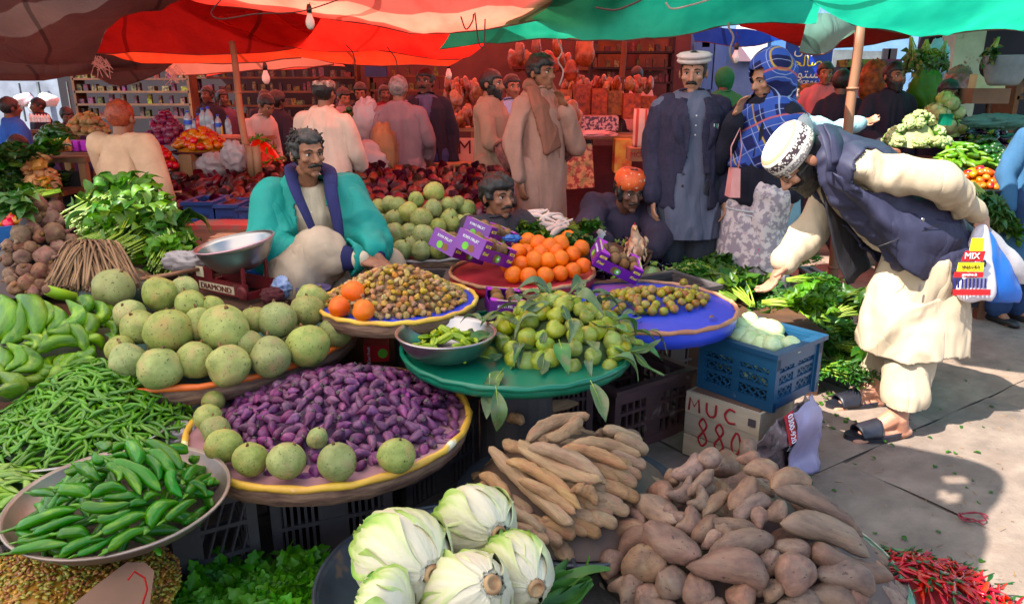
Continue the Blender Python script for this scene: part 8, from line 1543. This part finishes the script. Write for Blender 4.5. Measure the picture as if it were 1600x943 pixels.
for k,(x0,x1)in enumerate(((288,338),(338,376),(374,420),(418,470))):crate('crate',['leftmost','second','third','rightmost'][k]+' navy crate in the row under the footwear',Vector((D(x0,350+k*4,4.35).x,4.35,D(300,352+k*4,4.35).z)),Vector((D(x1-3,350+k*4,4.35).x,4.35,D(300,352+k*4,4.35).z)),.3,.14,m_navy,'navy crates under the footwear',slats=9,rails=1)
block('red_crate','long worn red crate in front of the navy crates','crate',292,352,392,374,4.15,.25,mat('worn_red_paint',S(190,60,56),S(150,90,80),sc=9,rough=.7,var=(0,0,0),lo=.5,hi=.6))
stall('low trestle behind the footwear',600,735,256,6.7,.3,m_wood)
m_snack=mat('orange_snack_mix',S(150,86,50),S(90,44,32),sc=24,rough=.6,var=(.03,.1,.2),bump=.8,bsc=40);m_snb=mat('snack_bag',S(150,104,84),S(104,60,50),sc=12,rough=.25,var=(.02,.2,.15),bump=.6,bsc=14);m_swt=mat('wrapped_sweets',S(190,150,150),S(70,50,70),sc=40,rough=.3,var=(0,0,0),lo=.48,hi=.52)
BG=[]
for k in range(4):
 b=MB();b.ell((0,0,0),(.1,.06,.13),seg=20,rings=14);V=b.arr();V[:,2]+=np.where(V[:,2]>.08,.03,0);V=V*(1+.12*fbm(V*14+k*7)[:,None]);b.v=[V];BG.append(b.mesh('snack_bag',[m_snb]))
def bags(x0,x1,y0,y1,n,d,s,label,grp):
 for k in range(n):p=D(x0+(x1-x0)*((k*.618)%1),y0+(y1-y0)*k/n,d+rr.uniform(-.2,.2));tag(ob('snack_bag',BG[k%4],None,p,(rr.uniform(-.3,.3),rr.uniform(-.4,.4),rr.uniform(0,3)),s),label,'bag',grp)
stall('snack stall counter with painted front left of the young man',690,745,200,7.9,.5,m_wood,m_redsheet);bags(700,748,132,156,16,8.2,.65,'plump pinkish snack bag stacked behind the jacketed man','snack bags behind the jacketed man');bags(705,748,172,196,14,7.9,.55,'orange snack bag on the counter left of the bearded man','snack bags on the left counter')
bn=block('painted_banner','painted shop banner with large letters and Urdu line behind the jacketed man','banner',688,216,742,282,7.7,.03,mat('banner_cloth',S(206,170,150),S(190,150,130),rough=.8,var=(0,0,0)));text('DM',m_redcl,bn,(0,-.004,.12),(PI/2,0,0),.2);text('\ufeb3\ufee4\ufee6 \ufe91\ufeb3\ufee2'[::-1],m_redcl,bn,(0,-.004,-.02),(PI/2,0,0),.09)
stall('long snack counter behind the young man',866,1030,212,7.6,.7,m_wood,m_redcl)
for k,(x0,x1,y0,y1)in enumerate([(873,893,140,180),(896,922,132,184),(926,948,138,182),(950,972,142,180),(975,1000,146,186),(1002,1024,150,190)]):block('snack_bag_block','tall clear sack of orange snack mix on the counter, '+ordl(k,6),'sack',x0,y0,x1,y1,8.0+.1*(k%2),.3,m_snack)
bags(880,1020,142,128,26,8.3,.55,'snack bag on top of the tall sacks','snack bags on the tall sacks');block('sweet_tray','tray block of wrapped sweets on the snack counter','sweets',904,182,966,204,7.5,.35,m_swt);bags(884,900,172,198,4,7.4,.9,'small tied bag of orange crisps left of the wrapped sweets','tied crisp bags');crumple('plastic_bag','pale pink plastic lying on the snack counter',D(925,210,7.3),(.25,.12,.04),mat('pink_film',S(226,150,150),rough=.3,var=(0,0,0)),31)
ps=block('food_poster','poster of noodles and sauce leaning on the snack counter','poster',884,226,926,294,7.3,.02,mat('noodle_print',S(206,150,96),S(150,50,40),sc=16,rough=.4,var=(0,0,0),lo=.48,hi=.54,c3=S(110,130,60)));ps.rotation_euler=(-.1,-.08,0);block('food_box','tall printed red and yellow box at the right of the poster','box',962,218,986,270,7.4,.2,mat('crisp_print',S(190,60,50),S(210,180,70),sc=7,rough=.4,var=(0,0,0)))
for k,(x0,x1,y0,y1)in enumerate([(988,1010,172,230),(1008,1026,180,256)]):p=D((x0+x1)/2,y1,6.8);b=MB();r=(x1-x0)/2*ppx(p);h=(y1-y0)*ppx(p);b.lathe([(r*.9,0),(r,h*.1),(r*1.03,h*.6),(r,h),(r*.85,h),(r*.8,h*.96)],20);tag(mk('woven_sack',b,mat('striped_sack',S(216,176,156),S(200,156,140),rough=.8,var=(0,0,0),stripes=(S(170,60,50),4,'X')),None,True,loc=p),'upright striped woven sack beside the counter, '+['left','right'][k]+' one','sack')
wb_=block('wooden_box','low wooden box lettered MON under the striped sack','box',986,232,1010,252,6.9,.3,m_wood);text('MON',m_rp,wb_,(0,-.003,0),(PI/2,0,0),.07)
for k,(x,y,s,lb)in enumerate([(914,84,1.1,'large hanging orange snack bag above the counter'),(838,76,.8,'pale hanging bag near the head of the young man'),(870,74,.8,'hanging snack bag right of the young man'),(892,112,.8,'round snack bag on the shelf under the large one'),(812,84,.75,'small hanging bag left of the young man')]):tag(ob('hanging_bag',BG[k%4],None,D(x,y,8.3),(0,0,k),s),lb,'bag')
block('wall_shelf','red shelf board behind the young man','shelf',800,104,900,108,9.2,.3,m_redcl);bags(800,890,96,102,10,9.3,.9,'snack bag on the red shelf board behind the young man','snack bags on the red shelf')
heap('bean','small red green chilli in the heap at the red stall',408,258,6.2,84,.25,60,.07,'chilli',long=.014,name='small_chilli',seed=3,m=M['redchili']);stall('red stall of small chillies behind the left bamboo pole',370,452,264,6.1,.5,m_redcl);heap('greenmango','green mango in the heap beside the skullcap man',548,215,6.5,34,.24,30,.07,'mango',seed=5);stall('stall of green mangoes beside the skullcap man',525,610,228,6.4,.5,m_wood,m_redsheet)
crumple('plastic_bag','knotted clear bag standing on the mango stall',D(573,188,6.4),(.12,.09,.2),m_clear,41,amp=.3);crumple('plastic_bag','big clear sack on the ground behind the vendor',D(566,258,6.0),(.22,.15,.2),m_clear,42,amp=.25);crumple('cloth_sack','brown sack beside the big clear sack',D(600,240,6.1),(.12,.1,.25),m_wood,43,'sack',.15)
tag(block('dark_bin','dark patterned box beside the grey haired man','box',582,192,606,238,6.5,.2,MATS['patterned_white_cap']),'dark patterned box beside the grey haired man','box')
stall('wide vegetable counter at the right',1395,1600,250,5.5,.9,m_dwood);heap('caul','cauliflower in the heap on the right counter',1430,226,5.3,84,.2,26,.105,'cauliflower',seed=2,group='cauliflowers on the right counter');heap('cabbage','small green cabbage in the heap beside the cauliflowers',1470,212,5.7,60,.28,16,.12,'cabbage',seed=3,group='small cabbages beside the cauliflowers')
heap('plantain','green banana in the row on the right counter',1500,258,5.0,76,.14,40,.16,'banana',long=.034,seed=4,name='banana',group='green bananas on the right counter');heap('eggplant','dark aubergine on the right counter',1535,218,5.7,90,.08,40,.12,'aubergine',long=.05,seed=5,group='aubergines on the right counter');heap('greenmango','dark green pepper on the right counter',1535,236,5.4,60,.1,40,.05,'pepper',seed=6,name='green_pepper');heap('greenmango','dark green okra heap piece at the right',1565,262,5.0,56,.1,40,.045,'okra',seed=8,name='okra')
heap('tomato2','tomato in the mixed red and green heap at the right',1528,292,4.7,84,.11,60,.055,'tomato',seed=7);stall('stand of tomatoes at the right',1480,1582,300,4.6,.4,m_dwood);p=D(1528,292,4.7);bowl('tray','dark tray of mixed tomatoes at the right',p,44*ppx(p),.05,m_dbowl,'tray');
for k in range(6):tag(ob('leafy_bunch',IT['spin'][k%3],None,D(1520+k*7,285+k*9,4.5),(0,.9,-.9+.2*k),.22),'trailing leafy stems below the tomato stand','greens','leafy stems below the tomato stand')
for k,(x,y,s,lb)in enumerate([(1422,74,1.5,'hanging bag of greens above the black shirted shopkeeper'),(1448,78,1.3,'second hanging bag of greens right of the first'),(1480,80,1.3,'hanging bag of greens before the stained pillar'),(1562,74,1.2,'green bag hanging at the upper right')]):o=tag(ob('hanging_bag',IT['spin'][k%3],None,D(x,y-16,5.4),(0,1.4,k),.15*s),lb,'bag')
p=D(1572,102,5.4);bowl('pot','grey green metal pot hanging at the right',p+Vector((0,0,.06)),.15,.2,m_gdk if False else m_grey,'pot');p=D(1546,102,5.6);b=MB();b.ell((0,0,0),(.07,.05,.09));tag(mk('dark_pan',b,m_blk,None,True,loc=p),'round black pan hanging on the dark pole','pan')
cbx=block('cardboard_box','tilted cardboard box with upside down print on the right counter','box',1522,138,1576,162,5.7,.25,m_card);block('file_box','pale box lettered Fit standing behind the cardboard box','box',1528,116,1570,140,5.9,.1,mat('pale_box',S(190,186,150),rough=.7));text('Fit',m_blk,None or cbx,(.02,-.02,.17),(PI/2,PI,0),.08)
for k,(x,y,rx,rz,c)in enumerate([(1366,130,.13,.2,m_snack),(1444,142,.14,.22,M['herb2']),(1498,134,.12,.17,m_snb),(1384,145,.1,.2,m_wood),(1268,150,.25,.12,m_snack),(1300,152,.2,.14,mat('chilli_powder',S(170,60,30),rough=.9))]):crumple('bulging_sack',['sack of snacks left of the black shirted shopkeeper','tied sack of greens between the two shopkeepers','orange wrapped sack beside the stained pillar','pale sack beside the bamboo pole','heap of orange spice under the blue sign','heap of red spice right under the blue sign'][k],D(x,y,6.6 if k<4 else 7.6),(rx,.12,rz),c,50+k,'sack',.2)
crumple('plastic_bag','pale blue plastic sheet behind the black shirted shopkeeper',D(1460,98,7.4),(.14,.1,.22),mat('pale_blue_film',S(150,190,220),rough=.4,var=(0,0,0)),61);block('jar','small green glass jar on the cauliflowers','jar',1475,178,1487,196,5.3,.06,MATS['green_cloth'])
crumple('plastic_bag','teal plastic sheets on the right counter',D(1560,190,5.4),(.28,.1,.06),MATS['grey_green_cloth'],62);stall('low table under the sign of spice heaps',1232,1330,162,7.4,.6,m_wood)
for k in range(4):tag(ob('blanket_stack',PK[2],None,D(1312+k*22,120-(k%2)*12,9),(0,0,0),3),'grey folded blanket bale in the far right shop','bale','bales in the far right shop')
b=MB();b.ell((0,0,0),(.2,.15,.14),seg=16,rings=10);WB=b.mesh('bundle',[m_wcol],jit=(.05,5))
for k in range(4):tag(ob('white_bundle',WB,None,D(20+k*18,166-(k%2)*10,10.5),(0,0,k),.7),'white bundle lit by the sun at the far left','bundle','white bundles at the far left')
crumple('cloth_bundle','dark teal cloth bundle on the ground behind the older man',D(1138,368,4.9),(.2,.15,.12),MATS['teal_bag'],64,'bundle',.3)
crate('crate','grey crate on the ground behind the herb bunches',Vector((D(1278,412,4.6).x,4.6,.0)),Vector((D(1300,412,4.6).x,4.6,.0)),.3,.3,m_grey,None,slats=8)
